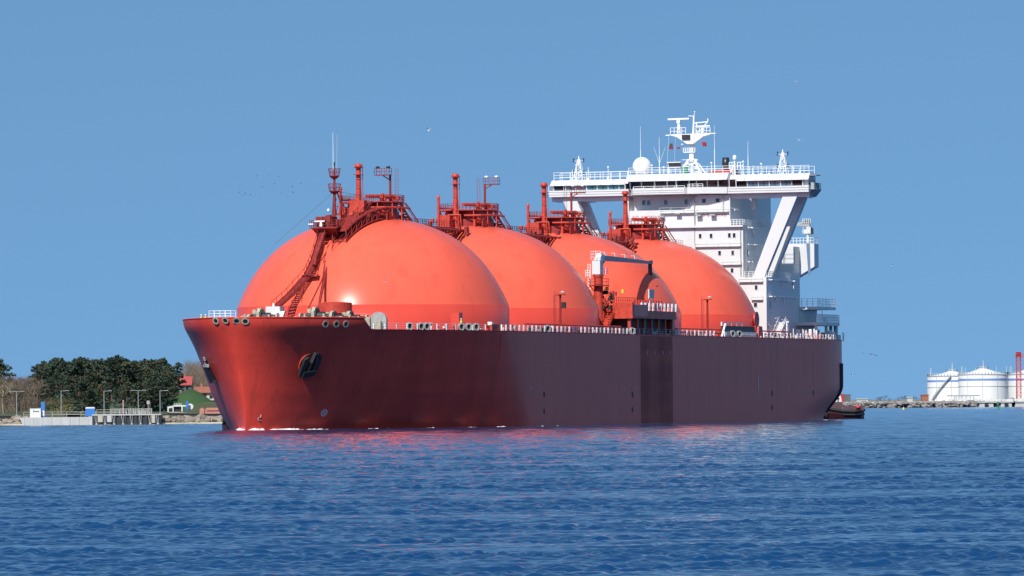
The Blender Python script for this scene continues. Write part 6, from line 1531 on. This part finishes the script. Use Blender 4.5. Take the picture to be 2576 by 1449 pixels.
# houses
def house(px0, px1, yr, ye, yb, Y, wall, roof, label, hip=1.2, chim=True, gable=True):
    a, e = xw(px0, Y), xw(px1, Y); zr, ze, zb = at(px0, yr, Y).z, at(px0, ye, Y).z, at(px0, yb, Y).z
    o = empty('house', ((a + e) / 2, Y, zb)); h = (e - a) / 2; tag(o, label, 'house'); ze -= zb; zr -= zb; d = h * 1.3
    mb = MB(); mb.box(-h * .92, h * .92, 0, 2 * d, -2, ze); mb.prism([(h * .92, .1, ze), (h * .92, 2 * d - .1, ze), (h * .92, d, zr - .2)], (-.1, 0, 0)); mb.prism([(-h * .92, .1, ze), (-h * .92, 2 * d - .1, ze), (-h * .92, d, zr - .2)], (.1, 0, 0)); mb.build('wall', M[wall], o)
    mb = MB(); mb.prism([(-h, -.6, ze - .15), (-h, d, zr), (-h, 2 * d + .6, ze - .15), (-h, 2 * d + .6, ze - .4), (-h, d, zr - .3), (-h, -.6, ze - .4)], (2 * h, 0, 0)); rf = mb.build('roof', M[roof], o)
    if chim: mb = MB(); mb.box(-h * .3, -h * .3 + .7, d + .5, d + 1.2, zr - .8, zr + .8); mb.build('chimney', M['roofold'], rf)
    for k in (-.5, .3):
        mb = MB(); mb.box(h * k - .4, h * k + .4, -.05, .1, ze * .3, ze * .3 + 1.1); f_ = mb.build('window', M['porthole'], o)
        mb = MB(); mb.box(h * k - .5, h * k + .5, -.1, .0, ze * .3 - .12, ze * .3); mb.build('sill', M['white'], f_)
    return o
house(447, 484, 947, 966, 990, YS + 420, 'housegrey', 'rooftile', 'house with a bright red roof above the green mound')
house(487, 530, 973, 985, 1006, YS + 260, 'housewall', 'roofold', 'low house with a faded orange roof beside the ship bow')
house(505, 545, 997, 1003, 1010, YS + 170, 'salmon', 'housewall', 'small pinkish shed on the grass bank by the ship bow', chim=False)
house(346, 362, 952, 957, 985, YS + 330, 'housewall', 'rooftile', 'house glimpsed as a red patch between the pines', chim=False)
house(489, 498, 992, 1000, 1008, YS + 150, 'white', 'offwhite', 'tiny white hut at the right foot of the mound', chim=False)
# distant telecom mast
q = at(297.5, 960, 3500); zt = at(297.5, 872, 3500).z; mb = MB(); mb.tube((0, 0, 0), (0, 0, zt - q.z), .35, .2, 6); z0 = at(297.5, 887, 3500).z - q.z; mb.tube((0, 0, z0 - 1.5), (0, 0, z0 + 1.5), .9, n=8); mb.tube((0, 0, zt - q.z - 2), (0, 0, zt - q.z + .5), .7, n=8)
o = mb.build('telecom_mast', M['brightgrey'], None, (q.x, 3500, q.z - 8)); tag(o, 'thin grey telecom mast rising far behind the pines', 'mast')

# trees
def pine_meshes(seed, H):
    g = random.Random(seed); tr = MB(); pts = [Vector((0, 0, 0))]; lean = Vector((g.uniform(-.06, .06), g.uniform(-.06, .06), 1))
    for k in range(1, 7): pts.append(pts[-1] + Vector((lean.x * H / 6 + g.uniform(-.15, .15), lean.y * H / 6, H / 6 * .96)))
    for i in range(6): tr.tube(pts[i], pts[i + 1], .24 * (1 - i / 7), .24 * (1 - (i + 1) / 7), 7)
    cr_m = MB(); cl_ = []
    for i in range(64):
        f_ = g.uniform(.24, 1.0) ** .85; p = pts[min(5, int(f_ * 6))].lerp(pts[min(6, int(f_ * 6) + 1)], f_ * 6 % 1); w = H * .27 * (1.2 - .75 * f_) * g.uniform(.25, 1.15)
        if f_ < .4: w *= .8
        a = g.uniform(0, 6.28); c_ = p + Vector((w * math.cos(a), w * math.sin(a), g.uniform(-.3, .5))); cl_.append((c_, g.uniform(.35, .95)))
        tr.tube(p - Vector((0, 0, .3)), c_, .06, .03, 4)
    for c_, r in cl_:
        for i in range(46):
            d = Vector((g.gauss(0, 1), g.gauss(0, 1), g.gauss(0, .55))); d = d * (r * .62 * g.random() ** .3 / max(.5, d.length)) * 1.2; p = c_ + d
            s_ = g.uniform(.10, .24); n = Vector((g.gauss(0, 1), g.gauss(0, 1), g.gauss(.5, 1))).normalized(); u = n.orthogonal().normalized() * s_; v = n.cross(u).normalized() * s_ * g.uniform(.5, 1)
            cr_m.add([p - u - v, p + u - v * .4, p + u * .4 + v, p - u + v], [(0, 1, 2, 3)])
    return tr.mesh('trunk'), cr_m.mesh('crown')
PINES = [pine_meshes(s, 13.0) for s in (1, 2, 3, 4, 5)]
for t_, c_ in PINES: t_.materials.append(M['bark'])
def place_tree(name, tm, cm, cmat, loc, s, rz, label, cat, group):
    o = empty(name, loc, rz); o.scale = s; tag(o, label, cat, group)
    a = bpy.data.objects.new('trunk', tm); C.objects.link(a); a.parent = o
    if cm:
        b = bpy.data.objects.new('crown', cm); C.objects.link(b); b.parent = o
        b.material_slots[0].link = 'OBJECT'; b.material_slots[0].material = cmat
    return o
for t_, c_ in PINES: c_.materials.append(M['pine'])
g = random.Random(8)
tops = [(108, 918), (118, 924), (131, 905), (140, 908), (150, 903), (163, 903), (172, 912), (183, 910), (194, 903), (205, 900), (214, 906), (226, 914), (236, 912), (247, 908), (258, 904), (269, 903), (278, 900), (289, 905), (301, 907), (312, 904), (322, 900), (334, 908), (345, 915), (356, 912), (367, 905), (378, 908), (388, 907), (398, 912), (408, 918), (418, 922), (428, 930), (438, 944)]
for i, (px, yt) in enumerate(tops):
    Y = YS + 150 + g.uniform(0, 90); zt = at(px, yt - 3, Y).z; x = at(px, yt, Y).x; z0 = 2.5; k = (zt - z0) / 13.0
    tm, cm = PINES[i % 5]; place_tree('pine_tree', tm, cm, M['pine2'] if i % 4 == 2 else M['pine'], (x, Y, z0), (k * g.uniform(1.0, 1.35), k * 1.1, k), g.uniform(0, 6.28), 'dark green pine in the dense stand behind the jetty', 'pine tree', 'pines behind the jetty')
for i in range(16):
    px = 104 + i * 21.5 + g.uniform(-6, 6); Y = YS + 240 + g.uniform(0, 60); zt = at(px, 905 + g.uniform(-2, 10), Y).z; k = (zt - 3.2) / 13; tm, cm = PINES[(i * 2 + 1) % 5]
    place_tree('pine_tree', tm, cm, M['pine'], (xw(px, Y), Y, 3.2), (k * 1.3, k * 1.1, k), g.uniform(0, 6.28), 'dark green pine in the dense stand behind the jetty', 'pine tree', 'pines behind the jetty')
for i in range(22):
    px = g.uniform(105, 425); Y = YS + 95 + g.uniform(0, 40); x = xw(px, Y); zt = at(px, g.uniform(940, 985), Y).z; k = (zt - 2.4) / 13
    tm, cm = PINES[(i * 3) % 5]; place_tree('pine_tree', tm, cm, M['pine2'] if i % 3 == 1 else M['pine'], (x, Y, 2.35), (k * 1.5, k * 1.4, k), g.uniform(0, 6.28), 'shorter dark pine along the front of the stand', 'pine tree', 'lower pines at the front of the stand')
for i, (px, yt) in enumerate(((2, 888), (-14, 900), (14, 905))):
    Y = YS + 130; zt = at(px, yt, Y).z; k = (zt - 2.5) / 13; tm, cm = PINES[i]; place_tree('pine_tree', tm, cm, M['pine2'], (xw(px - 8, Y), Y, 2.4), (k, k, k), 1.0 + i, 'olive pine at the far left edge of the bank', 'pine tree', 'pines at the left edge')
def bare_mesh(seed, H, thick=.2, depth=5, spread=.55):
    g = random.Random(seed); mb = MB()
    def grow(p, d, ln, r, k):
        q = p + d * ln; mb.tube(p, q, r, r * .65, 5 if k > 3 else 3)
        if k == 0: return
        for _ in range(3 if k > 1 else 4):
            e = (d + Vector((g.gauss(0, spread), g.gauss(0, spread), g.gauss(.12, spread * .6)))).normalized(); grow(p.lerp(q, g.uniform(.55, 1)), e, ln * g.uniform(.62, .85), max(.018, r * .6), k - 1)
    grow(Vector((0, 0, 0)), Vector((g.uniform(-.1, .1), 0, 1)).normalized(), H * .3, thick, depth)
    return mb.mesh('branches')
BARE = [bare_mesh(s, 12.0) for s in (1, 2, 3)]
FARBARE = [bare_mesh(s, 12.0, .3, 4, .35) for s in (11, 12, 13)]
for b in FARBARE: b.materials.append(M['palebark'])
for b in BARE: b.materials.append(M['twig'])
def bare(px, yt, yb_, Y, label, group, mi, wide=1.0, m=None, name='bare_tree', z0=None, protos=None):
    zt = at(px, yt, Y).z; zb = z0 if z0 is not None else 2.4; k = (zt - zb) / 11.5
    o = bpy.data.objects.new(name, (protos or BARE)[mi % 3]); C.objects.link(o); o.location = (xw(px, Y), Y, zb); o.scale = (k * wide, k * wide, k); o.rotation_euler = (0, 0, mi * 1.7)
    if m: o.material_slots[0].link = 'OBJECT'; o.material_slots[0].material = m
    tag(o, label, 'tree' if name != 'bare_bush' else 'bush', group)
bare(8, 930, 1040, YS + 60, 'big bare tree with pale limbs at the left edge of the bank', None, 0, 1.2, M['palebark']); bare(30, 940, 1040, YS + 75, 'bare brown tree right of the pale limbed one', None, 1, 1.2)
for i in range(14): bare(-10 + i * 9.5, 928 + g.uniform(-6, 14), 1040, YS + 90 + g.uniform(0, 60), 'bare brown tree in the thicket left of the pines', 'bare trees left of the pines', i, 1.3)
for i in range(8): bare(15 + i * 14, 985 + g.uniform(-8, 12), 1040, YS + 60 + g.uniform(0, 30), 'bare brown bush under the trees at left', 'bare bushes at left', i, 1.6, None, 'bare_bush')
for i in range(7): bare(120 + i * 8 + g.uniform(-3, 3), 993 + g.uniform(-4, 12), 1035, YS + 70 + g.uniform(0, 15), 'yellowish budding bush in front of the pines', 'yellowish bushes before the pines', i, 2.2, M['bushm'], 'bare_bush')
for i in range(24):
    px = 430 + i * 5.2; bare(px, 916 + g.uniform(-3, 10) + (px - 430) * .06, 1000, YS + 620 + g.uniform(0, 80), 'bare grey brown tree in the wood behind the red roof', 'bare wood behind the red roof', i, .9, None, 'bare_tree', 3.5, FARBARE)
for i in range(6): bare(468 + i * 10, 985 + g.uniform(-4, 6), 1000, YS + 240, 'dark bare bush around the orange roofed house', 'bushes around the houses', i, 1.4, None, 'bare_bush', 3.2)

# undergrowth between the trunks and brown thicket at the left
def thicket(name, px0, px1, Y0, Y1, z0, z1, n, m, label, seed, size=.42, twiggy=False):
    g = random.Random(seed); mb = MB()
    for i in range(n):
        Y = g.uniform(Y0, Y1); x = xw(g.uniform(px0, px1), Y); top = z0 + (z1 - z0) * (.55 + .45 * math.sin(x * .5 + seed) * math.sin(x * .17))
        p = Vector((x, Y, z0 + (top - z0) * g.random() ** 1.2)); s_ = size * g.uniform(.5, 1.2); nn = Vector((g.gauss(0, 1), g.gauss(-.5, 1), g.gauss(.4, 1))).normalized(); u = nn.orthogonal().normalized() * s_; v = nn.cross(u).normalized() * s_ * g.uniform(.4, 1)
        if twiggy: u = Vector((g.uniform(.02, .05), 0, 0)); v = Vector((g.gauss(0, .45), g.gauss(0, .3), 1)).normalized() * s_ * 1.8
        mb.add([p - u - v, p + u - v * .9, p + u * .4 + v, p - u + v], [(0, 1, 2, 3)])
    o = mb.build(name, M[m]); tag(o, label, 'undergrowth', kind='stuff')
thicket('undergrowth', 92, 436, YS + 110, YS + 235, 2.3, 6.6, 9000, 'pine', 'dark undergrowth filling the stand of pines behind the jetty', 3)
thicket('undergrowth', -40, 152, YS + 170, YS + 300, 2.3, 13.0, 26000, 'twig', 'brown leafless thicket at the left edge of the bank', 5, .55, True)
thicket('undergrowth', 118, 182, YS + 66, YS + 84, 2.2, 4.6, 1100, 'bushm', 'yellowish brush before the pines left of the blue kiosk', 6, .22)
thicket('undergrowth', 425, 600, YS + 560, YS + 700, 4.5, 17.8, 26000, 'twig', 'grey brown leafless wood behind the houses', 7, .75, True)

# ------------------------------------------------------------------ right shore
YR = 2560.0
mb = MB(); xs = list(np.linspace(95, 900, 60)); prof = [(YR - 4, -1.0), (YR + 3, .8), (YR + 14, 2.3), (YR + 40, 2.6), (YR + 300, 2.7), (YR + 4000, 3.0)]; vs = []
for y, z in prof:
    for x in xs: vs.append((x, y + 2 * math.sin(x * .05), z))
n = len(xs); mb.add(vs, [(j * n + i, j * n + i + 1, (j + 1) * n + i + 1, (j + 1) * n + i) for j in range(len(prof) - 1) for i in range(n - 1)], True)
o = mb.build('harbour_ground', M['farland']); tag(o, 'flat harbour ground behind the stone breakwater', 'ground', kind='structure')
rocks('breakwater_stones', [(xw(2090, YR), xw(2480, YR), YR - 2, YR + 12, 0, 2.2, .7, 1.5, 620)], M['rockfar'], 'grey stone armour of the breakwater on the far right shore', 8)
# raise rocks with distance from the water edge is built into the slope: pale cap wall on top
mb = MB(); mb.box(xw(2090, YR + 14), xw(2420, YR + 14), YR + 14, YR + 16, 1.8, 2.75); o = mb.build('breakwater_cap', M['concrete']); tag(o, 'pale low cap wall running along the top of the breakwater', 'wall')
def oil_tank(pxc, Y, Rr, H, apex, label, stairs=False):
    x = xw(pxc, Y); o = empty('oil_tank', (x, Y, 2.6)); tag(o, label, 'storage tank', 'oil storage tanks on the far right shore')
    MB().lathe([(Rr, 0), (Rr, H)], 0, 0, 64, cap=False).build('shell', M['oiltank'], o)
    MB().lathe([(Rr * 1.01, H), (Rr * .8, H + apex * .14), (Rr * .55, H + apex * .42), (Rr * .35, H + apex * .74), (Rr * .2, H + apex * .95), (0, H + apex)], 0, 0, 64, cap=False).build('roof', M['oiltank'], o)
    MB().lathe([(Rr + .06, H * .76), (Rr + .06, H * .84)], 0, 0, 64, cap=False).build('blue_band', M['bandblue'], o)
    k = MB(); 
    for z in (H * .985, H * .55): k.lathe([(Rr + .08, z - .06), (Rr + .2, z - .06), (Rr + .2, z + .06), (Rr + .08, z + .06)], 0, 0, 64)
    for i in range(10): a = 2 * math.pi * i / 10 + .2; k.bar((math.cos(a) * (Rr + .1), math.sin(a) * (Rr + .1), 0), (math.cos(a) * (Rr + .1), math.sin(a) * (Rr + .1), H), .16)
    k.build('wind_girder', M['grey'], o)
    k = MB(); k.rail([((Rr - .2) * math.cos(2 * math.pi * i / 48), (Rr - .2) * math.sin(2 * math.pi * i / 48), H) for i in range(49)], 1.1, 2, .08, 2); k.lathe([(2.6, H + apex - .3), (2.6, H + apex + .3)], 0, 0, 14); k.rail([(2.5 * math.cos(2 * math.pi * i / 10), 2.5 * math.sin(2 * math.pi * i / 10), H + apex + .2) for i in range(11)], 1.0, 2, .08, 2); k.build('roof_railing', M['offwhite'], o)
    k = MB(); k.tube((0, 0, H + apex), (0, 0, H + apex + Rr * .35), .18, .1, 6)
    for a in (2.6, 3.6, 5.2, 5.9): k.tube((Rr * .97 * math.cos(a), Rr * .97 * math.sin(a), H), (Rr * .97 * math.cos(a), Rr * .97 * math.sin(a), H + 4.2), .1, .06, 5)
    k.build('lightning_rod', M['offwhite'], o)
    if stairs:
        k = MB(); pts = [Vector(((Rr + .9) * math.cos(a), (Rr + .9) * math.sin(a), z)) for a, z in zip(np.linspace(R(-142), R(-98), 14), np.linspace(.5, H, 14))]
        for a, b_ in zip(pts[:-1], pts[1:]): k.bar(a, b_, 1.0, .35); k.bar(a + Vector((0, 0, 1.2)), b_ + Vector((0, 0, 1.2)), .15)
        k.build('spiral_stair', M['grey'], o)
YT = YR + 340
sc_t = FPX / YT
oil_tank(2396, YT + 6, 63.5 / sc_t, 63 / sc_t, 11 / sc_t, 'white domed oil tank with a diagonal stair, end of the row nearest the ship', True)
oil_tank(2474, YT - 16, 62.5 / sc_t, 66 / sc_t, 13.5 / sc_t, 'white oil tank with a blue band, middle of the row and overlapping the first')
oil_tank(2601, YT + 10, 68 / sc_t, 66 / sc_t, 15 / sc_t, 'white oil tank cut by the picture edge behind the red lattice tower')
# red lattice tower
q = at(2563, 1000, YT - 60); zt = at(2563, 887, YT - 60).z; o = empty('lattice_tower', (q.x, YT - 60, 2.6)); tag(o, 'red lattice tower in front of the right hand oil tanks', 'tower'); h = zt - 2.6
mb = MB(); w1 = 1.1
for k in range(12):
    z0, z1 = h * k / 12, h * (k + 1) / 12; s0 = w1
    for sx, sy in ((-1, -1), (1, -1), (1, 1), (-1, 1)): mb.bar((sx * s0, sy * s0, z0), (sx * s0, sy * s0, z1), .28)
    for (a, b_) in (((-1, -1), (1, -1)), ((1, -1), (1, 1)), ((1, 1), (-1, 1)), ((-1, 1), (-1, -1))): mb.bar((a[0] * s0, a[1] * s0, z0), (b_[0] * s0, b_[1] * s0, z1), .2); mb.bar((a[0] * s0, a[1] * s0, z1), (b_[0] * s0, b_[1] * s0, z1), .2)
mb.build('tower_frame', M['red'], o); mb = MB(); mb.box(-1.5, 2.6, -1.5, 1.5, h - 2.2, h - 1.9); mb.rail([(-1.5, -1.5, h - 1.9), (2.6, -1.5, h - 1.9)], 1.2, 1, .08, 2); mb.box(-1.2, .9, -1.2, 1.2, h - 1.9, h + .3); mb.box(-1.2, 2.2, -1.4, 1.4, h * .42, h * .42 + .5); mb.build('tower_platform', M['red'], o)
# pipe gantry in front of the tanks
q0, q1 = xw(*[2383, YR + 90]), xw(2465, YR + 90); o = empty('pipe_gantry', ((q0 + q1) / 2, YR + 90, 2.6)); tag(o, 'grey pipe gantry on thin legs before the white oil tanks', 'gantry'); hw = (q1 - q0) / 2
mb = MB(); mb.box(-hw, hw, -.8, .8, 2.2, 2.45); mb.tube((-hw, 0, 2.7), (hw, 0, 2.7), .2, n=8); mb.build('gantry_deck', M['grey'], o)
for f_ in (-.55, -.45, -.1, .15, .4, .62):
    mb = MB(); mb.bar((hw * f_, -.6, 0), (hw * f_, -.6, 2.2), .3); mb.bar((hw * f_, .6, 0), (hw * f_, .6, 2.2), .25); mb.build('leg', M['grey'], o)
# concrete quay blocks at the far right
for i, (a, e, lab) in enumerate(((2462, 2500, 'pale concrete quay block nearest the stone breakwater'), (2516, 2546, 'pale concrete quay block right of the green buoy'), (2552, 2640, 'pale concrete quay block at the picture edge'))):
    mb = MB(); x0, x1 = xw(a, YR - 6), xw(e, YR - 6); mb.prism([(x0, YR - 6, -.8), (x1, YR - 6, -.8), (x1 - .3, YR - 6, 1.9), (x0 + .5, YR - 6, 1.9)], (0, 18, 0)); mb.box(x0 - .4, x1 + 1.2, YR - 6.5, YR + 12, 1.9, 2.4)
    o = mb.build('quay_block', M['concrete']); tag(o, lab, 'quay')
    mb = MB(); mb.box((x0 + x1) / 2 - .8, (x0 + x1) / 2 + .8, YR - 6.8, YR - 6.5, .2, 1.7); mb.build('fender', M['dark'], o)
mb = MB(); mb.box(xw(2470, YR + 3), xw(2700, YR + 3), YR + 2, YR + 5, -.5, 1.7); o = mb.build('quay_wall', M['darkwall']); tag(o, 'dark quay wall recessed between the pale concrete blocks', 'wall')
mb = MB(); g = random.Random(61)
for i in range(30):
    px = g.uniform(2380, 2640); Y = YR + g.uniform(18, 60); x = xw(px, Y); s_ = g.uniform(.5, 2.0); mb.box(x - s_, x + s_, Y, Y + 1.5, 2.4, 2.7 + g.uniform(.3, 1.4))
o = mb.build('port_clutter', M['offwhite']); tag(o, 'jumble of small pale equipment on the quay before the oil tanks', 'equipment', kind='stuff')
# red and dark containers, brush, low sheds left of the tanks
def container(px0, px1, y0, y1, m, label):
    Y = YR + 120; a, e = xw(px0, Y), xw(px1, Y); zt = at(px0, y0, Y).z; mb = MB(); n = 12
    for i in range(n): mb.box(a + (e - a) * i / n, a + (e - a) * (i + 1) / n, Y - (.12 if i % 2 else 0), Y + 4, 2.6, zt)
    mb.box(a - .05, e + .05, Y - .2, Y + 4.1, zt, zt + .15)
    o = mb.build('container', M[m]); tag(o, label, 'container')
container(2114.5, 2123, 992.5, 1006, 'red', 'red container end on the breakwater just off the stern'); container(2123.5, 2140, 993, 1006, 'housegrey', 'dark container beside the red container end')
def brush(px, yt, wpx, label, mi):
    Y = YR + 150; bare(px, yt, 1003, Y, label, 'grey brush along the far shore', mi, wpx, M['brush'], 'bare_bush', 2.4)
for i, (px, yt, w_) in enumerate(((2125, 984, 1.2), (2170, 1000, 3), (2205, 998, 2.4), (2215, 993, 1.6), (2224, 990, 1.6), (2236, 998, 2), (2262, 996, 2), (2270, 992, 1.6), (2281, 991, 1.8), (2298, 991, 1.3), (2306, 996, 1.6), (2186, 1001, 2.4))): brush(px, yt, w_, 'grey purple leafless brush on the shore between stern and oil tanks', i)
for px0, px1, yt, lab in ((2155, 2184, 1003, 'low pale shed behind the breakwater near the stern'), (2282, 2296, 999, 'low pale shed among the brush'), (2318, 2336, 993, 'reddish low building at the foot of the first oil tank')):
    Y = YR + 130; a, e = xw(px0, Y), xw(px1, Y); zt = at(px0, yt, Y).z; o = empty('shed', ((a + e) / 2, Y, 2.6)); h = (e - a) / 2; tag(o, lab, 'shed'); mb = MB(); mb.box(-h, h, 0, 5, 0, max(.8, zt - 3.0)); mb.build('wall', M['roofold' if px0 > 2300 else 'concrete'], o); mb = MB(); mb.prism([(-h - .2, -.3, max(.8, zt - 3.0)), (-h - .2, 2.5, zt - 2.4), (-h - .2, 5.3, max(.8, zt - 3.0))], (2 * h + .4, 0, 0)); mb.build('roof', M['roofold' if px0 > 2300 else 'grey'], o)
# buoys
def buoy(px, yw, ht, wd, m, label, green=False):
    u, v = unrot(px, yw); Y = FPX * H0 / max(4, v); sc1 = FPX / Y; x = u / FPX * Y; h = ht / sc1; r = wd / sc1 / 2
    o = empty('buoy', (x, Y, 0)); tag(o, label, 'buoy')
    MB().lathe([(r * .9, -.5), (r, .15), (r * .9, h * .22), (r * .5, h * .27)], 0, 0, 16).build('float', M[m], o)
    if green: MB().lathe([(r * .62, h * .24), (r * .42, h * .7), (r * .55, h * .72), (r * .5, h * .95), (0, h)], 0, 0, 14).build('superstructure', M[m], o)
    else: MB().lathe([(r * .6, h * .24), (r * .55, h * .6), (r * .2, h * .7)], 0, 0, 12).build('superstructure', M[m], o); MB().lathe([(r * .3, h * .68), (r * .35, h * .95), (0, h)], 0, 0, 10).build('lantern', M['dark'], o)
buoy(2511, 1029.5, 16, 9, 'green', 'green conical buoy off the concrete quay', True); buoy(2273, 1030.5, 9, 6.5, 'yellow', 'small yellow buoy off the stone breakwater')
